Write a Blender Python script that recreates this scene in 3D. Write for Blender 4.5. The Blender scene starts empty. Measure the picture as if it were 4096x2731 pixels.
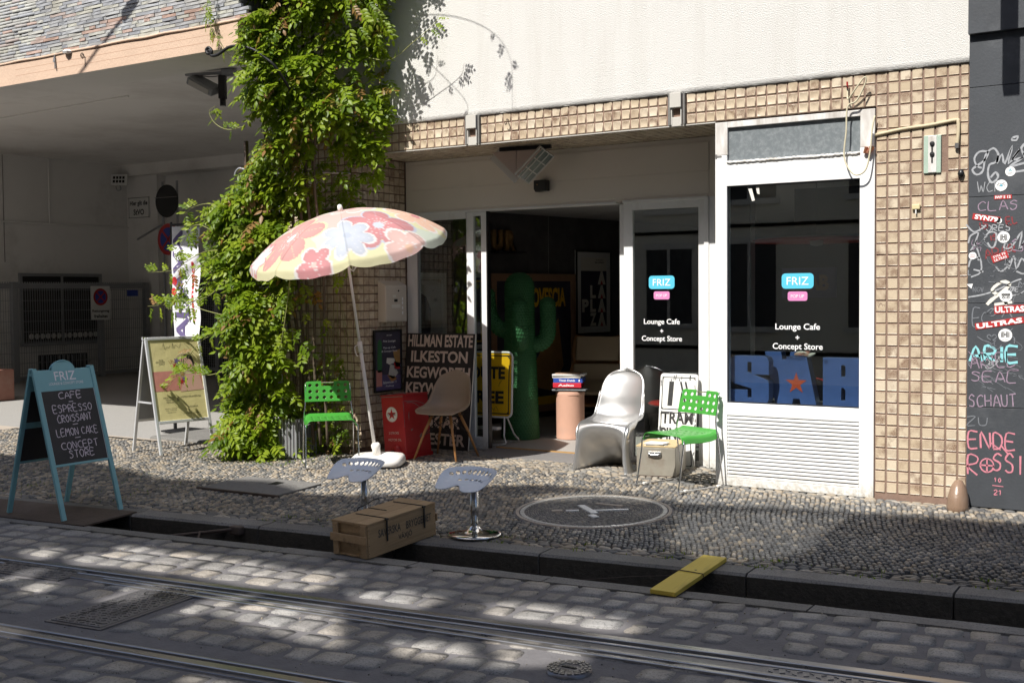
import bpy, bmesh, math, random
import numpy as np
from mathutils import Matrix, Vector, Euler
random.seed(7); rng = np.random.default_rng(7)
SC = bpy.context.scene
COL = SC.collection
R = math.radians

# ------------------------------------------------------------------ camera
CAM_Z = 1.55
_f, _pit, _rol, _yaw = 4600.0, R(2.42), R(0.5), R(32.57)
_F = np.array([-math.sin(_yaw)*math.cos(_pit), math.cos(_yaw)*math.cos(_pit), -math.sin(_pit)])
_R0 = np.array([math.cos(_yaw), math.sin(_yaw), 0.0]); _D0 = np.cross(_F, _R0)
_RT = math.cos(_rol)*_R0 + math.sin(_rol)*_D0
_DN = -math.sin(_rol)*_R0 + math.cos(_rol)*_D0
cam_d = bpy.data.cameras.new('camera'); cam = bpy.data.objects.new('camera', cam_d); COL.objects.link(cam)
cam.matrix_world = Matrix(((_RT[0], -_DN[0], -_F[0], 0), (_RT[1], -_DN[1], -_F[1], 0), (_RT[2], -_DN[2], -_F[2], CAM_Z), (0, 0, 0, 1)))
cam_d.sensor_width = 36.0; cam_d.lens = _f/4096*36.0; cam_d.clip_start = 0.05; cam_d.clip_end = 500
SC.camera = cam

# ------------------------------------------------------------------ sky and sun
LDIR = Vector((0.14, 1.0, -1.19)).normalized()
W = bpy.data.worlds.new('World'); SC.world = W; W.use_nodes = True
nt = W.node_tree; sky = nt.nodes.new('ShaderNodeTexSky'); sky.sky_type = 'NISHITA'; sky.sun_disc = False
sky.sun_elevation = math.asin(-LDIR.z); sky.sun_rotation = R(188.0); sky.air_density = 0.8; sky.dust_density = 1.6; sky.ozone_density = 0.8
nt.links.new(sky.outputs[0], nt.nodes['Background'].inputs[0]); nt.nodes['Background'].inputs[1].default_value = 0.105
sd = bpy.data.lights.new('sun', 'SUN'); sd.energy = 4.5; sd.angle = R(0.55); sd.color = (1.0, 0.965, 0.90)
so = bpy.data.objects.new('sun', sd); COL.objects.link(so); so.rotation_euler = LDIR.to_track_quat('-Z', 'Y').to_euler()
so.location = (-5, -8, 16)
SC.view_settings.view_transform = 'Standard'; SC.view_settings.look = 'None'
SC.view_settings.exposure = 0.64; SC.view_settings.gamma = 1.0; SC.view_settings.use_curve_mapping = False
SC.cycles.max_bounces = 7; SC.cycles.diffuse_bounces = 4; SC.cycles.transparent_max_bounces = 12

# ------------------------------------------------------------------ materials
def _clamp(c): return tuple(max(0.0, min(1.0, v)) for v in c)
class NT:
    def __init__(s, m): s.t = m.node_tree; s.n = s.t.nodes; s.b = s.n['Principled BSDF']
    def new(s, k, **kw):
        o = s.n.new(k)
        for a, v in kw.items(): setattr(o, a, v)
        return o
    def l(s, a, b): s.t.links.new(a, b)
    def mixc(s, fac, a, b, mode='MIX'):
        o = s.new('ShaderNodeMix', data_type='RGBA', blend_type=mode)
        for sock, v in ((o.inputs[0], fac), (o.inputs[6], a), (o.inputs[7], b)):
            if hasattr(v, 'links'): s.l(v, sock)
            else: sock.default_value = v if isinstance(v, (int, float)) else (*v[:3], 1)
        return o.outputs[2]
    def math(s, op, a, b=0.0, clamp=False):
        o = s.new('ShaderNodeMath', operation=op, use_clamp=clamp)
        for sock, v in ((o.inputs[0], a), (o.inputs[1], b)):
            if hasattr(v, 'links'): s.l(v, sock)
            else: sock.default_value = v
        return o.outputs[0]
    def pos(s): return s.new('ShaderNodeNewGeometry').outputs['Position']
    def objc(s): return s.new('ShaderNodeTexCoord').outputs['Object']
    def noise(s, vec, scale, detail=3, rough=0.6, dist=0.0):
        o = s.new('ShaderNodeTexNoise'); o.inputs['Scale'].default_value = scale; o.inputs['Detail'].default_value = detail
        o.inputs['Roughness'].default_value = rough; o.inputs['Distortion'].default_value = dist
        if vec is not None: s.l(vec, o.inputs['Vector'])
        return o.outputs['Fac']
    def ramp(s, fac, stops):
        o = s.new('ShaderNodeValToRGB'); cr = o.color_ramp
        while len(cr.elements) < len(stops): cr.elements.new(0.5)
        for e, (p, c) in zip(cr.elements, stops):
            e.position = p; e.color = (*c, 1) if len(c) == 3 else c
        s.l(fac, o.inputs[0]); return o.outputs[0]
    def step(s, fac, a, b):
        o = s.new('ShaderNodeMapRange'); o.inputs[1].default_value = a; o.inputs[2].default_value = b
        s.l(fac, o.inputs[0]); return o.outputs[0]
    def scl(s, vec, sx, sy, sz):
        o = s.new('ShaderNodeVectorMath', operation='MULTIPLY'); s.l(vec, o.inputs[0]); o.inputs[1].default_value = (sx, sy, sz); return o.outputs[0]
    def bump(s, h, strength, dist=0.01):
        o = s.new('ShaderNodeBump'); o.inputs['Strength'].default_value = strength; o.inputs['Distance'].default_value = dist
        s.l(h, o.inputs['Height']); s.l(o.outputs[0], s.b.inputs['Normal']); return o
    def piece(s):
        a = s.new('ShaderNodeAttribute', attribute_name='tint'); o = s.new('ShaderNodeObjectInfo')
        return s.math('FRACT', s.math('ADD', a.outputs['Fac'], s.math('MULTIPLY', o.outputs['Random'], 0.999)))
def base_mat(name, col=(0.5, 0.5, 0.5), rough=0.6, metal=0.0, spec=0.5):
    m = bpy.data.materials.new(name); m.use_nodes = True; n = NT(m)
    n.b.inputs['Base Color'].default_value = (*col, 1); n.b.inputs['Roughness'].default_value = rough
    n.b.inputs['Metallic'].default_value = metal; n.b.inputs['Specular IOR Level'].default_value = spec
    return m, n
def mat(name, col, rough=0.6, metal=0.0, var=0.15, scale=8.0, bump=0.0, bscale=None, dirt=None, dirt_amt=0.45, world=True, spec=0.5, rvar=0.1, stretch=(1, 1, 1)):
    """paint, plaster, metal, wood...: mottled base colour, optional dirt colour in patches, fine relief"""
    m, n = base_mat(name, col, rough, metal, spec)
    v = n.pos() if world else n.objc()
    v = n.scl(v, *stretch)
    f = n.noise(v, scale, 5)
    c = n.mixc(f, _clamp([k*(1-var) for k in col]), _clamp([k*(1+var) for k in col]))
    if dirt:
        g = n.noise(v, scale*0.37, 6, 0.7)
        c = n.mixc(n.step(g, dirt_amt+0.05, dirt_amt+0.35), c, dirt)
    n.l(c, n.b.inputs['Base Color'])
    g2 = n.noise(v, scale*2.3, 4)
    n.l(n.math('ADD', n.math('MULTIPLY', g2, rvar*2), rough-rvar), n.b.inputs['Roughness'])
    if bump: n.bump(n.noise(v, bscale or scale*6, 4), bump, 0.01)
    return m
M = {}
def m_whitepaint():
    m, n = base_mat('white_paint', (0.8, 0.8, 0.79), 0.35); v = n.pos(); sp = n.new('ShaderNodeSeparateXYZ'); n.l(v, sp.inputs[0])
    c = n.mixc(n.noise(v, 3, 5), (0.78, 0.78, 0.77), (0.83, 0.83, 0.82)); c = n.mixc(n.math('MULTIPLY', n.step(n.noise(n.scl(v, 1, 1, .35), 7, 6, .7), .52, .8), .5), c, (0.55, 0.52, 0.46))
    low = n.math('MULTIPLY', n.step(sp.outputs[2], 0.16, 0.0), n.step(n.noise(v, 26, 5, .7), .30, .62), True); c = n.mixc(n.math('MULTIPLY', low, .8), c, (0.30, 0.26, 0.19))
    n.l(c, n.b.inputs['Base Color']); return m
M['white_paint'] = m_whitepaint()
M['frame_grey'] = mat('frame_grey', (0.50, 0.48, 0.44), 0.4, var=0.05, scale=3, dirt=(0.42, 0.39, 0.35), dirt_amt=0.5)
M['fascia'] = mat('fascia', (0.76, 0.70, 0.62), 0.45, var=0.04, scale=2, dirt=(0.6, 0.55, 0.48), dirt_amt=0.55)
M['black_plastic'] = mat('black_plastic', (0.015, 0.015, 0.016), 0.35, var=0.2)
M['black_iron'] = mat('black_iron', (0.03, 0.03, 0.032), 0.5, 0.6, var=0.3, scale=20, bump=0.2)
M['steel'] = mat('steel', (0.62, 0.62, 0.62), 0.22, 1.0, var=0.08, scale=14)
M['chrome'] = mat('chrome', (0.75, 0.75, 0.76), 0.08, 1.0, var=0.03, rvar=0.03)
M['old_steel'] = mat('old_steel', (0.30, 0.29, 0.28), 0.45, 0.8, var=0.3, scale=10, dirt=(0.20, 0.13, 0.09), dirt_amt=0.55)
M['grey_metal'] = mat('grey_metal', (0.30, 0.31, 0.32), 0.45, 0.3, var=0.1)
M['galv'] = mat('galv', (0.33, 0.34, 0.36), 0.5, 0.5, var=0.15, scale=10)
M['alu'] = mat('alu', (0.78, 0.79, 0.80), 0.35, 0.45, var=0.05, scale=10)
M['wood_leg'] = mat('wood_leg', (0.42, 0.20, 0.07), 0.45, var=0.25, scale=10, world=False, stretch=(6, 6, 0.6))
M['plaster_in'] = mat('plaster_in', (0.72, 0.71, 0.69), 0.85, var=0.10, scale=1.2, dirt=(0.40, 0.38, 0.35), dirt_amt=0.50, bump=0.1, bscale=30)
M['ceiling'] = mat('ceiling', (0.74, 0.725, 0.70), 0.85, var=0.07, scale=0.7, dirt=(0.46, 0.43, 0.40), dirt_amt=0.42, bump=0.05, bscale=40)
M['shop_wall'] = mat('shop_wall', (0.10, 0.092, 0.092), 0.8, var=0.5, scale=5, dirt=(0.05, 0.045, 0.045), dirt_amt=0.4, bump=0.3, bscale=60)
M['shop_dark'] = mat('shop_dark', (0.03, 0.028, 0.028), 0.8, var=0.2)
M['shop_ceiling'] = mat('shop_ceiling', (0.55, 0.54, 0.53), 0.8, var=0.05)
M['shop_floor'] = mat('shop_floor', (0.36, 0.35, 0.33), 0.5, var=0.12, scale=2, dirt=(0.25, 0.23, 0.2))
M['mat_rubber'] = mat('mat_rubber', (0.20, 0.19, 0.185), 0.6, var=0.15, scale=4, bump=0.1)
M['dark_board'] = mat('dark_board', (0.022, 0.018, 0.018), 0.6, var=0.4, scale=14)
M['cream_print'] = mat('cream_print', (0.62, 0.50, 0.42), 0.65, var=0.18, scale=26, dirt=(0.34, 0.25, 0.2), dirt_amt=0.6)
M['white_print'] = mat('white_print', (0.78, 0.78, 0.78), 0.5, var=0.03)
M['black_print'] = mat('black_print', (0.02, 0.02, 0.02), 0.6, var=0.2)
M['grey_print'] = mat('grey_print', (0.25, 0.25, 0.24), 0.6, var=0.2)
M['red_print'] = mat('red_print', (0.55, 0.03, 0.03), 0.6, var=0.1)
M['sign_white'] = mat('sign_white', (0.70, 0.70, 0.68), 0.45, var=0.05, dirt=(0.5, 0.48, 0.44), dirt_amt=0.6)
M['sign_red'] = mat('sign_red', (0.42, 0.03, 0.03), 0.45, var=0.1)
M['sign_blue'] = mat('sign_blue', (0.03, 0.06, 0.32), 0.45, var=0.1)
M['vinyl_blue'] = mat('vinyl_blue', (0.09, 0.50, 0.68), 0.5, var=0.02)
M['vinyl_pink'] = mat('vinyl_pink', (0.62, 0.22, 0.45), 0.5, var=0.02)
M['vinyl_white'] = mat('vinyl_white', (0.85, 0.85, 0.85), 0.5, var=0.01)
M['yellow_sign'] = mat('yellow_sign', (0.80, 0.48, 0.01), 0.4, var=0.06, scale=9, dirt=(0.45, 0.27, 0.03), dirt_amt=0.66)
M['terracotta'] = mat('terracotta', (0.62, 0.36, 0.26), 0.75, var=0.12, scale=5, dirt=(0.5, 0.34, 0.28), bump=0.1)
M['cactus'] = mat('cactus', (0.028, 0.135, 0.045), 0.65, var=0.15, scale=6)
M['oil_red'] = mat('oil_red', (0.40, 0.012, 0.015), 0.38, var=0.15, scale=7, dirt=(0.22, 0.02, 0.02), dirt_amt=0.6)
M['worn_grey'] = mat('worn_grey', (0.20, 0.17, 0.16), 0.6, var=0.3, scale=40)
M['green_paint'] = mat('green_paint', (0.055, 0.29, 0.04), 0.32, var=0.05, scale=6, dirt=(0.05, 0.33, 0.04), dirt_amt=0.66)
M['shell_taupe'] = mat('shell_taupe', (0.33, 0.25, 0.175), 0.42, var=0.08, scale=30)
M['silver_chair'] = mat('silver_chair', (0.70, 0.695, 0.69), 0.34, 0.9, var=0.03, scale=3, rvar=0.05)
M['stool_blue'] = mat('stool_blue', (0.58, 0.63, 0.71), 0.36, var=0.06, scale=9, dirt=(0.42, 0.45, 0.52), dirt_amt=0.62, world=False)
M['parasol_white'] = mat('parasol_white', (0.78, 0.755, 0.715), 0.4, var=0.04)
M['teal'] = mat('teal', (0.19, 0.41, 0.46), 0.5, var=0.07, scale=14, dirt=(0.20, 0.36, 0.38), dirt_amt=0.68)
M['slate'] = mat('slate', (0.020, 0.019, 0.024), 0.55, var=0.5, scale=7, dirt=(0.06, 0.055, 0.065), dirt_amt=0.55)
M['chalk'] = mat('chalk', (0.62, 0.55, 0.62), 0.9, var=0.35, scale=120)
M['friz_letter'] = mat('friz_letter', (0.78, 0.76, 0.80), 0.6, var=0.02)
M['crate_wood'] = None
M['copper'] = mat('copper', (0.55, 0.25, 0.15), 0.4, 0.8, var=0.3, scale=30)
M['saab_blue'] = mat('saab_blue', (0.075, 0.14, 0.40), 0.4, var=0.3, scale=12, dirt=(0.17, 0.20, 0.28), dirt_amt=0.6)
M['saab_side'] = mat('saab_side', (0.06, 0.09, 0.20), 0.4, var=0.3, scale=8, dirt=(0.25, 0.16, 0.08), dirt_amt=0.66)
M['star_red'] = mat('star_red', (0.62, 0.09, 0.03), 0.6, var=0.1)
M['lamp_red'] = mat('lamp_red', (0.55, 0.02, 0.01), 0.35, var=0.05)
M['book_blue'] = mat('book_blue', (0.03, 0.08, 0.38), 0.5, var=0.05)
M['book_red'] = mat('book_red', (0.55, 0.02, 0.04), 0.5, var=0.05)
M['paper'] = mat('paper', (0.72, 0.69, 0.62), 0.8, var=0.06, scale=20)
M['gold'] = mat('gold', (0.45, 0.26, 0.09), 0.5, 0.2, var=0.3, scale=8)
M['poster_frame'] = mat('poster_frame', (0.34, 0.20, 0.12), 0.5, var=0.2, scale=10)
M['skin_print'] = mat('skin_print', (0.62, 0.38, 0.30), 0.7, var=0.1)
M['lamp_glass'] = mat('lamp_glass', (0.10, 0.13, 0.12), 0.2, var=0.3, scale=15)
M['lounge_leather'] = mat('lounge_leather', (0.50, 0.40, 0.27), 0.45, var=0.1)
M['lounge_wood'] = mat('lounge_wood', (0.40, 0.19, 0.07), 0.35, var=0.3, scale=6, stretch=(1, 1, 5))
M['banner_cloth'] = mat('banner_cloth', (0.80, 0.80, 0.84), 0.8, var=0.02)
M['purple_print'] = mat('purple_print', (0.13, 0.10, 0.23), 0.8, var=0.05)
M['pink_print'] = mat('pink_print', (0.55, 0.23, 0.19), 0.6, var=0.35, scale=9, world=False)
M['yellow_poster'] = mat('yellow_poster', (0.70, 0.62, 0.30), 0.45, var=0.07, scale=5, bump=0.5, bscale=7, world=False)
M['sand_stone'] = mat('sand_stone', (0.38, 0.33, 0.275), 0.85, var=0.2, scale=6, dirt=(0.3, 0.24, 0.18), bump=0.4, bscale=30)

def m_stucco():
    m, n = base_mat('stucco', (0.80, 0.79, 0.765), 0.9, spec=0.2); v = n.pos()
    g = n.noise(v, 1.1, 5); st = n.step(n.noise(n.scl(v, 5, 1, .45), 1.6, 5, .65), .50, .78); n.l(n.mixc(n.math('MULTIPLY', st, .45), n.mixc(g, (0.70, 0.685, 0.655), (0.78, 0.77, 0.74)), (0.62, 0.595, 0.55)), n.b.inputs['Base Color'])
    h = n.math('ADD', n.noise(n.scl(v, 1, 1, 1.2), 110, 4, 0.65), n.math('MULTIPLY', n.noise(v, 190, 2), 0.5))
    n.bump(h, 0.95, 0.012); return m
M['stucco'] = m_stucco()
def m_tile():
    m, n = base_mat('glazed_tile', (0.5, 0.4, 0.25), 0.33); v = n.pos(); p = n.piece()
    base = n.ramp(p, [(0.0, (0.48, 0.385, 0.27)), (0.35, (0.56, 0.465, 0.34)), (0.7, (0.52, 0.425, 0.31)), (1.0, (0.63, 0.545, 0.42))])
    off = n.new('ShaderNodeVectorMath', operation='ADD'); n.l(v, off.inputs[0]); cmb = n.new('ShaderNodeCombineXYZ')
    n.l(n.math('MULTIPLY', p, 37.0), cmb.inputs[0]); n.l(n.math('MULTIPLY', p, 11.0), cmb.inputs[2]); n.l(cmb.outputs[0], off.inputs[1])
    big = n.noise(off.outputs[0], 14, 3, 0.5); spots = n.noise(off.outputs[0], 330, 2, 0.5)
    amt = n.math('MULTIPLY', n.step(big, 0.42, 0.64), n.math('FRACT', n.math('MULTIPLY', p, 7.3)))
    br = n.math('ADD', n.math('MULTIPLY', amt, 0.75), n.math('MULTIPLY', n.math('MULTIPLY', amt, 1.4), n.step(spots, 0.5, 0.6)))
    c = n.mixc(n.math('MULTIPLY', br, 0.72, True), base, (0.16, 0.085, 0.055))
    c = n.mixc(n.math('MULTIPLY', n.step(n.noise(v, 420, 1), 0.66, 0.72), 0.55), c, (0.20, 0.12, 0.06))
    n.l(c, n.b.inputs['Base Color']); n.bump(n.noise(off.outputs[0], 60, 3), 0.25, 0.004); return m
M['tile'] = m_tile()
M['grout'] = mat('grout', (0.22, 0.145, 0.11), 0.9, var=0.3, scale=18, dirt=(0.24, 0.19, 0.16), dirt_amt=0.55, bump=0.3)
def m_pieces(name, stops, rough, nscale, bump, bscale, speck=None, spec=0.3):
    m, n = base_mat(name, stops[0][1], rough, spec=spec); v = n.pos(); p = n.piece()
    c = n.ramp(p, stops); c = n.mixc(n.step(n.noise(v, 1.6, 4, 0.6), 0.38, 0.66), n.mixc(1.0, c, (0.74, 0.72, 0.70), 'MULTIPLY'), c)
    c = n.mixc(n.math('MULTIPLY', n.noise(v, nscale, 5, 0.7), 0.40), c, (0.07, 0.065, 0.06))
    if speck: c = n.mixc(n.math('MULTIPLY', n.step(n.noise(v, speck[0], 2, 0.8), 0.5, 0.68), speck[2]), c, speck[1])
    n.l(c, n.b.inputs['Base Color']); n.bump(n.noise(v, bscale, 6, 0.7), bump, 0.006); return m
M['pebble'] = m_pieces('pebble', [(0.0, (0.16, 0.157, 0.15)), (0.25, (0.24, 0.232, 0.215)), (0.45, (0.32, 0.295, 0.255)), (0.65, (0.39, 0.325, 0.245)), (0.85, (0.45, 0.385, 0.29)), (1.0, (0.55, 0.50, 0.43))], 0.55, 14, 0.3, 70)
M['pebble_grey'] = m_pieces('pebble_grey', [(0.0, (0.085, 0.088, 0.092)), (0.4, (0.135, 0.138, 0.142)), (0.75, (0.19, 0.19, 0.188)), (0.9, (0.25, 0.22, 0.18)), (1.0, (0.38, 0.35, 0.30))], 0.5, 14, 0.3, 70)  # darkened stones; colour carries the shade of the right-hand pavement
M['granite'] = m_pieces('granite', [(0.0, (0.30, 0.285, 0.275)), (0.4, (0.38, 0.37, 0.36)), (0.7, (0.42, 0.40, 0.375)), (1.0, (0.50, 0.45, 0.39))], 0.6, 7, 0.75, 26, (85, (0.08, 0.08, 0.08), 0.75))
M['slip'] = m_pieces('stone_slip', [(0.0, (0.36, 0.38, 0.42)), (0.25, (0.46, 0.48, 0.51)), (0.5, (0.53, 0.54, 0.53)), (0.72, (0.56, 0.56, 0.49)), (0.86, (0.50, 0.50, 0.50)), (0.90, (0.56, 0.38, 0.31)), (1.0, (0.52, 0.44, 0.41))], 0.8, 9, 0.45, 45)
M['kerb_granite'] = m_pieces('kerb_granite', [(0.0, (0.22, 0.215, 0.20)), (1.0, (0.28, 0.27, 0.255))], 0.75, 5, 0.6, 45, (95, (0.06, 0.06, 0.06), 0.8))
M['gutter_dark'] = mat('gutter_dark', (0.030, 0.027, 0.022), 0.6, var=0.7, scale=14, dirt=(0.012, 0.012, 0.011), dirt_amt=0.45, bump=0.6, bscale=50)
M['joint'] = mat('joint', (0.135, 0.128, 0.132), 0.85, var=0.35, scale=12, dirt=(0.19, 0.175, 0.165), dirt_amt=0.55, bump=0.5, bscale=60)
M['pebble_bed'] = mat('pebble_bed', (0.050, 0.046, 0.040), 0.95, var=0.4, scale=40, dirt=(0.10, 0.085, 0.07), bump=0.5)
M['asphalt'] = mat('asphalt', (0.30, 0.29, 0.275), 0.9, var=0.12, scale=90, dirt=(0.15, 0.14, 0.135), dirt_amt=0.5, bump=0.3, bscale=220)
M['concrete'] = mat('concrete', (0.17, 0.165, 0.155), 0.9, var=0.2, scale=60, dirt=(0.10, 0.09, 0.085), bump=0.4, bscale=160)
M['pink_concrete'] = mat('pink_concrete', (0.56, 0.405, 0.30), 0.85, var=0.12, scale=3, dirt=(0.46, 0.35, 0.28), dirt_amt=0.5, bump=0.4, bscale=40)
M['rail_top'] = mat('rail_top', (0.42, 0.41, 0.40), 0.30, 0.9, var=0.15, scale=3, stretch=(0.3, 8, 1))
M['rail_side'] = mat('rail_side', (0.05, 0.045, 0.045), 0.5, 0.5, var=0.4)
M['cast_iron'] = mat('cast_iron', (0.22, 0.215, 0.225), 0.38, 0.7, var=0.3, scale=9, dirt=(0.07, 0.055, 0.045), dirt_amt=0.55, bump=0.2)
M['rust_plate'] = mat('rust_plate', (0.085, 0.062, 0.05), 0.7, 0.3, var=0.3, scale=9, dirt=(0.12, 0.10, 0.09), bump=0.3)
M['black_render'] = mat('black_render', (0.045, 0.05, 0.058), 0.65, var=0.3, scale=5, dirt=(0.11, 0.115, 0.125), dirt_amt=0.50, bump=0.15, bscale=50)
def m_wood(name, a, b, ring=(1, 14, 14), rough=0.65):
    m, n = base_mat(name, a, rough); v = n.scl(n.objc(), *ring)
    f = n.noise(v, 2.2, 6, 0.65, 1.2); c = n.mixc(f, a, b)
    o = n.new('ShaderNodeObjectInfo'); c = n.mixc(n.math('MULTIPLY', o.outputs['Random'], 0.3), c, tuple(k*0.6 for k in a))
    k = n.noise(n.scl(n.objc(), ring[0]*0.6, ring[1]*0.25, ring[2]*0.25), 2.5, 3); c = n.mixc(n.math('MULTIPLY', n.step(k, 0.60, 0.72), 0.6), c, tuple(k2*0.4 for k2 in a))
    n.l(c, n.b.inputs['Base Color']); n.bump(f, 0.25, 0.004); return m
M['crate_wood'] = m_wood('crate_wood', (0.23, 0.145, 0.07), (0.46, 0.32, 0.18))
M['yellow_wood'] = m_wood('yellow_wood', (0.58, 0.42, 0.05), (0.70, 0.54, 0.10))
def m_glass(name, tint=(0.75, 0.8, 0.78), refl=1.0):
    m = bpy.data.materials.new(name); m.use_nodes = True; t = m.node_tree; t.nodes.remove(t.nodes['Principled BSDF'])
    out = t.nodes['Material Output']; tr = t.nodes.new('ShaderNodeBsdfTransparent'); tr.inputs[0].default_value = (*tint, 1)
    gl = t.nodes.new('ShaderNodeBsdfGlossy'); gl.inputs['Roughness'].default_value = 0.0; gl.inputs[0].default_value = (0.95, 0.97, 1, 1)
    fr = t.nodes.new('ShaderNodeLayerWeight'); fr.inputs[0].default_value = 0.5      # Schlick reflectance of a thin pane
    pw = t.nodes.new('ShaderNodeMath'); pw.operation = 'POWER'; pw.inputs[1].default_value = 4.0; t.links.new(fr.outputs['Facing'], pw.inputs[0])
    mu = t.nodes.new('ShaderNodeMath'); mu.operation = 'MULTIPLY_ADD'; mu.inputs[1].default_value = 0.9; mu.inputs[2].default_value = 0.045*refl; mu.use_clamp = True
    mx = t.nodes.new('ShaderNodeMixShader'); t.links.new(pw.outputs[0], mu.inputs[0]); t.links.new(mu.outputs[0], mx.inputs[0])
    t.links.new(tr.outputs[0], mx.inputs[1]); t.links.new(gl.outputs[0], mx.inputs[2]); t.links.new(mx.outputs[0], out.inputs[0]); return m
M['glass'] = m_glass('glass', (0.80, 0.84, 0.82), 2.6)
def m_leaf(name='leaf_green'):
    m, n = base_mat(name, (0.1, 0.2, 0.02), 0.42, spec=0.35); p = n.piece()
    c = n.ramp(p, [(0.0, (0.08, 0.145, 0.008)), (0.25, (0.15, 0.235, 0.010)), (0.55, (0.215, 0.305, 0.014)), (0.86, (0.30, 0.38, 0.03)), (0.93, (0.22, 0.28, 0.05)), (0.95, (0.30, 0.14, 0.04)), (1.0, (0.34, 0.20, 0.09))])
    n.l(c, n.b.inputs['Base Color'])
    tr = n.new('ShaderNodeBsdfTranslucent'); n.l(n.mixc(0.5, c, (0.30, 0.42, 0.02)), tr.inputs[0])
    mx = n.new('ShaderNodeMixShader'); mx.inputs[0].default_value = 0.50
    n.l(n.b.outputs[0], mx.inputs[1]); n.l(tr.outputs[0], mx.inputs[2]); n.l(mx.outputs[0], n.n['Material Output'].inputs[0]); return m
M['leaf'] = m_leaf()
M['stem'] = mat('stem', (0.26, 0.27, 0.09), 0.7, var=0.3)
M['bark'] = mat('bark', (0.10, 0.075, 0.05), 0.85, var=0.4, scale=20, bump=0.4)

# ------------------------------------------------------------------ mesh helpers
def tag(o, label=None, cat=None, group=None, kind=None):
    if label: o['label'] = label
    if cat: o['category'] = cat
    if group: o['group'] = group
    if kind: o['kind'] = kind
    return o
def empty(name, loc=(0, 0, 0), rz=0.0, label=None, cat=None, group=None, rot=None):
    o = bpy.data.objects.new(name, None); COL.objects.link(o); o.location = loc; o.rotation_euler = rot or (0, 0, rz)
    o.empty_display_size = 0.1
    return tag(o, label, cat, group)
def link(name, me, parent=None, mx=None):
    o = bpy.data.objects.new(name, me); COL.objects.link(o)
    if parent is not None: o.parent = parent
    if mx is not None: o.matrix_local = mx
    return o
def frame(o, xd, yd):
    x = Vector(xd).normalized(); y = Vector(yd).normalized(); z = x.cross(y).normalized(); y = z.cross(x)
    return Matrix(((x.x, y.x, z.x, o[0]), (x.y, y.y, z.y, o[1]), (x.z, y.z, z.z, o[2]), (0, 0, 0, 1)))
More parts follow.
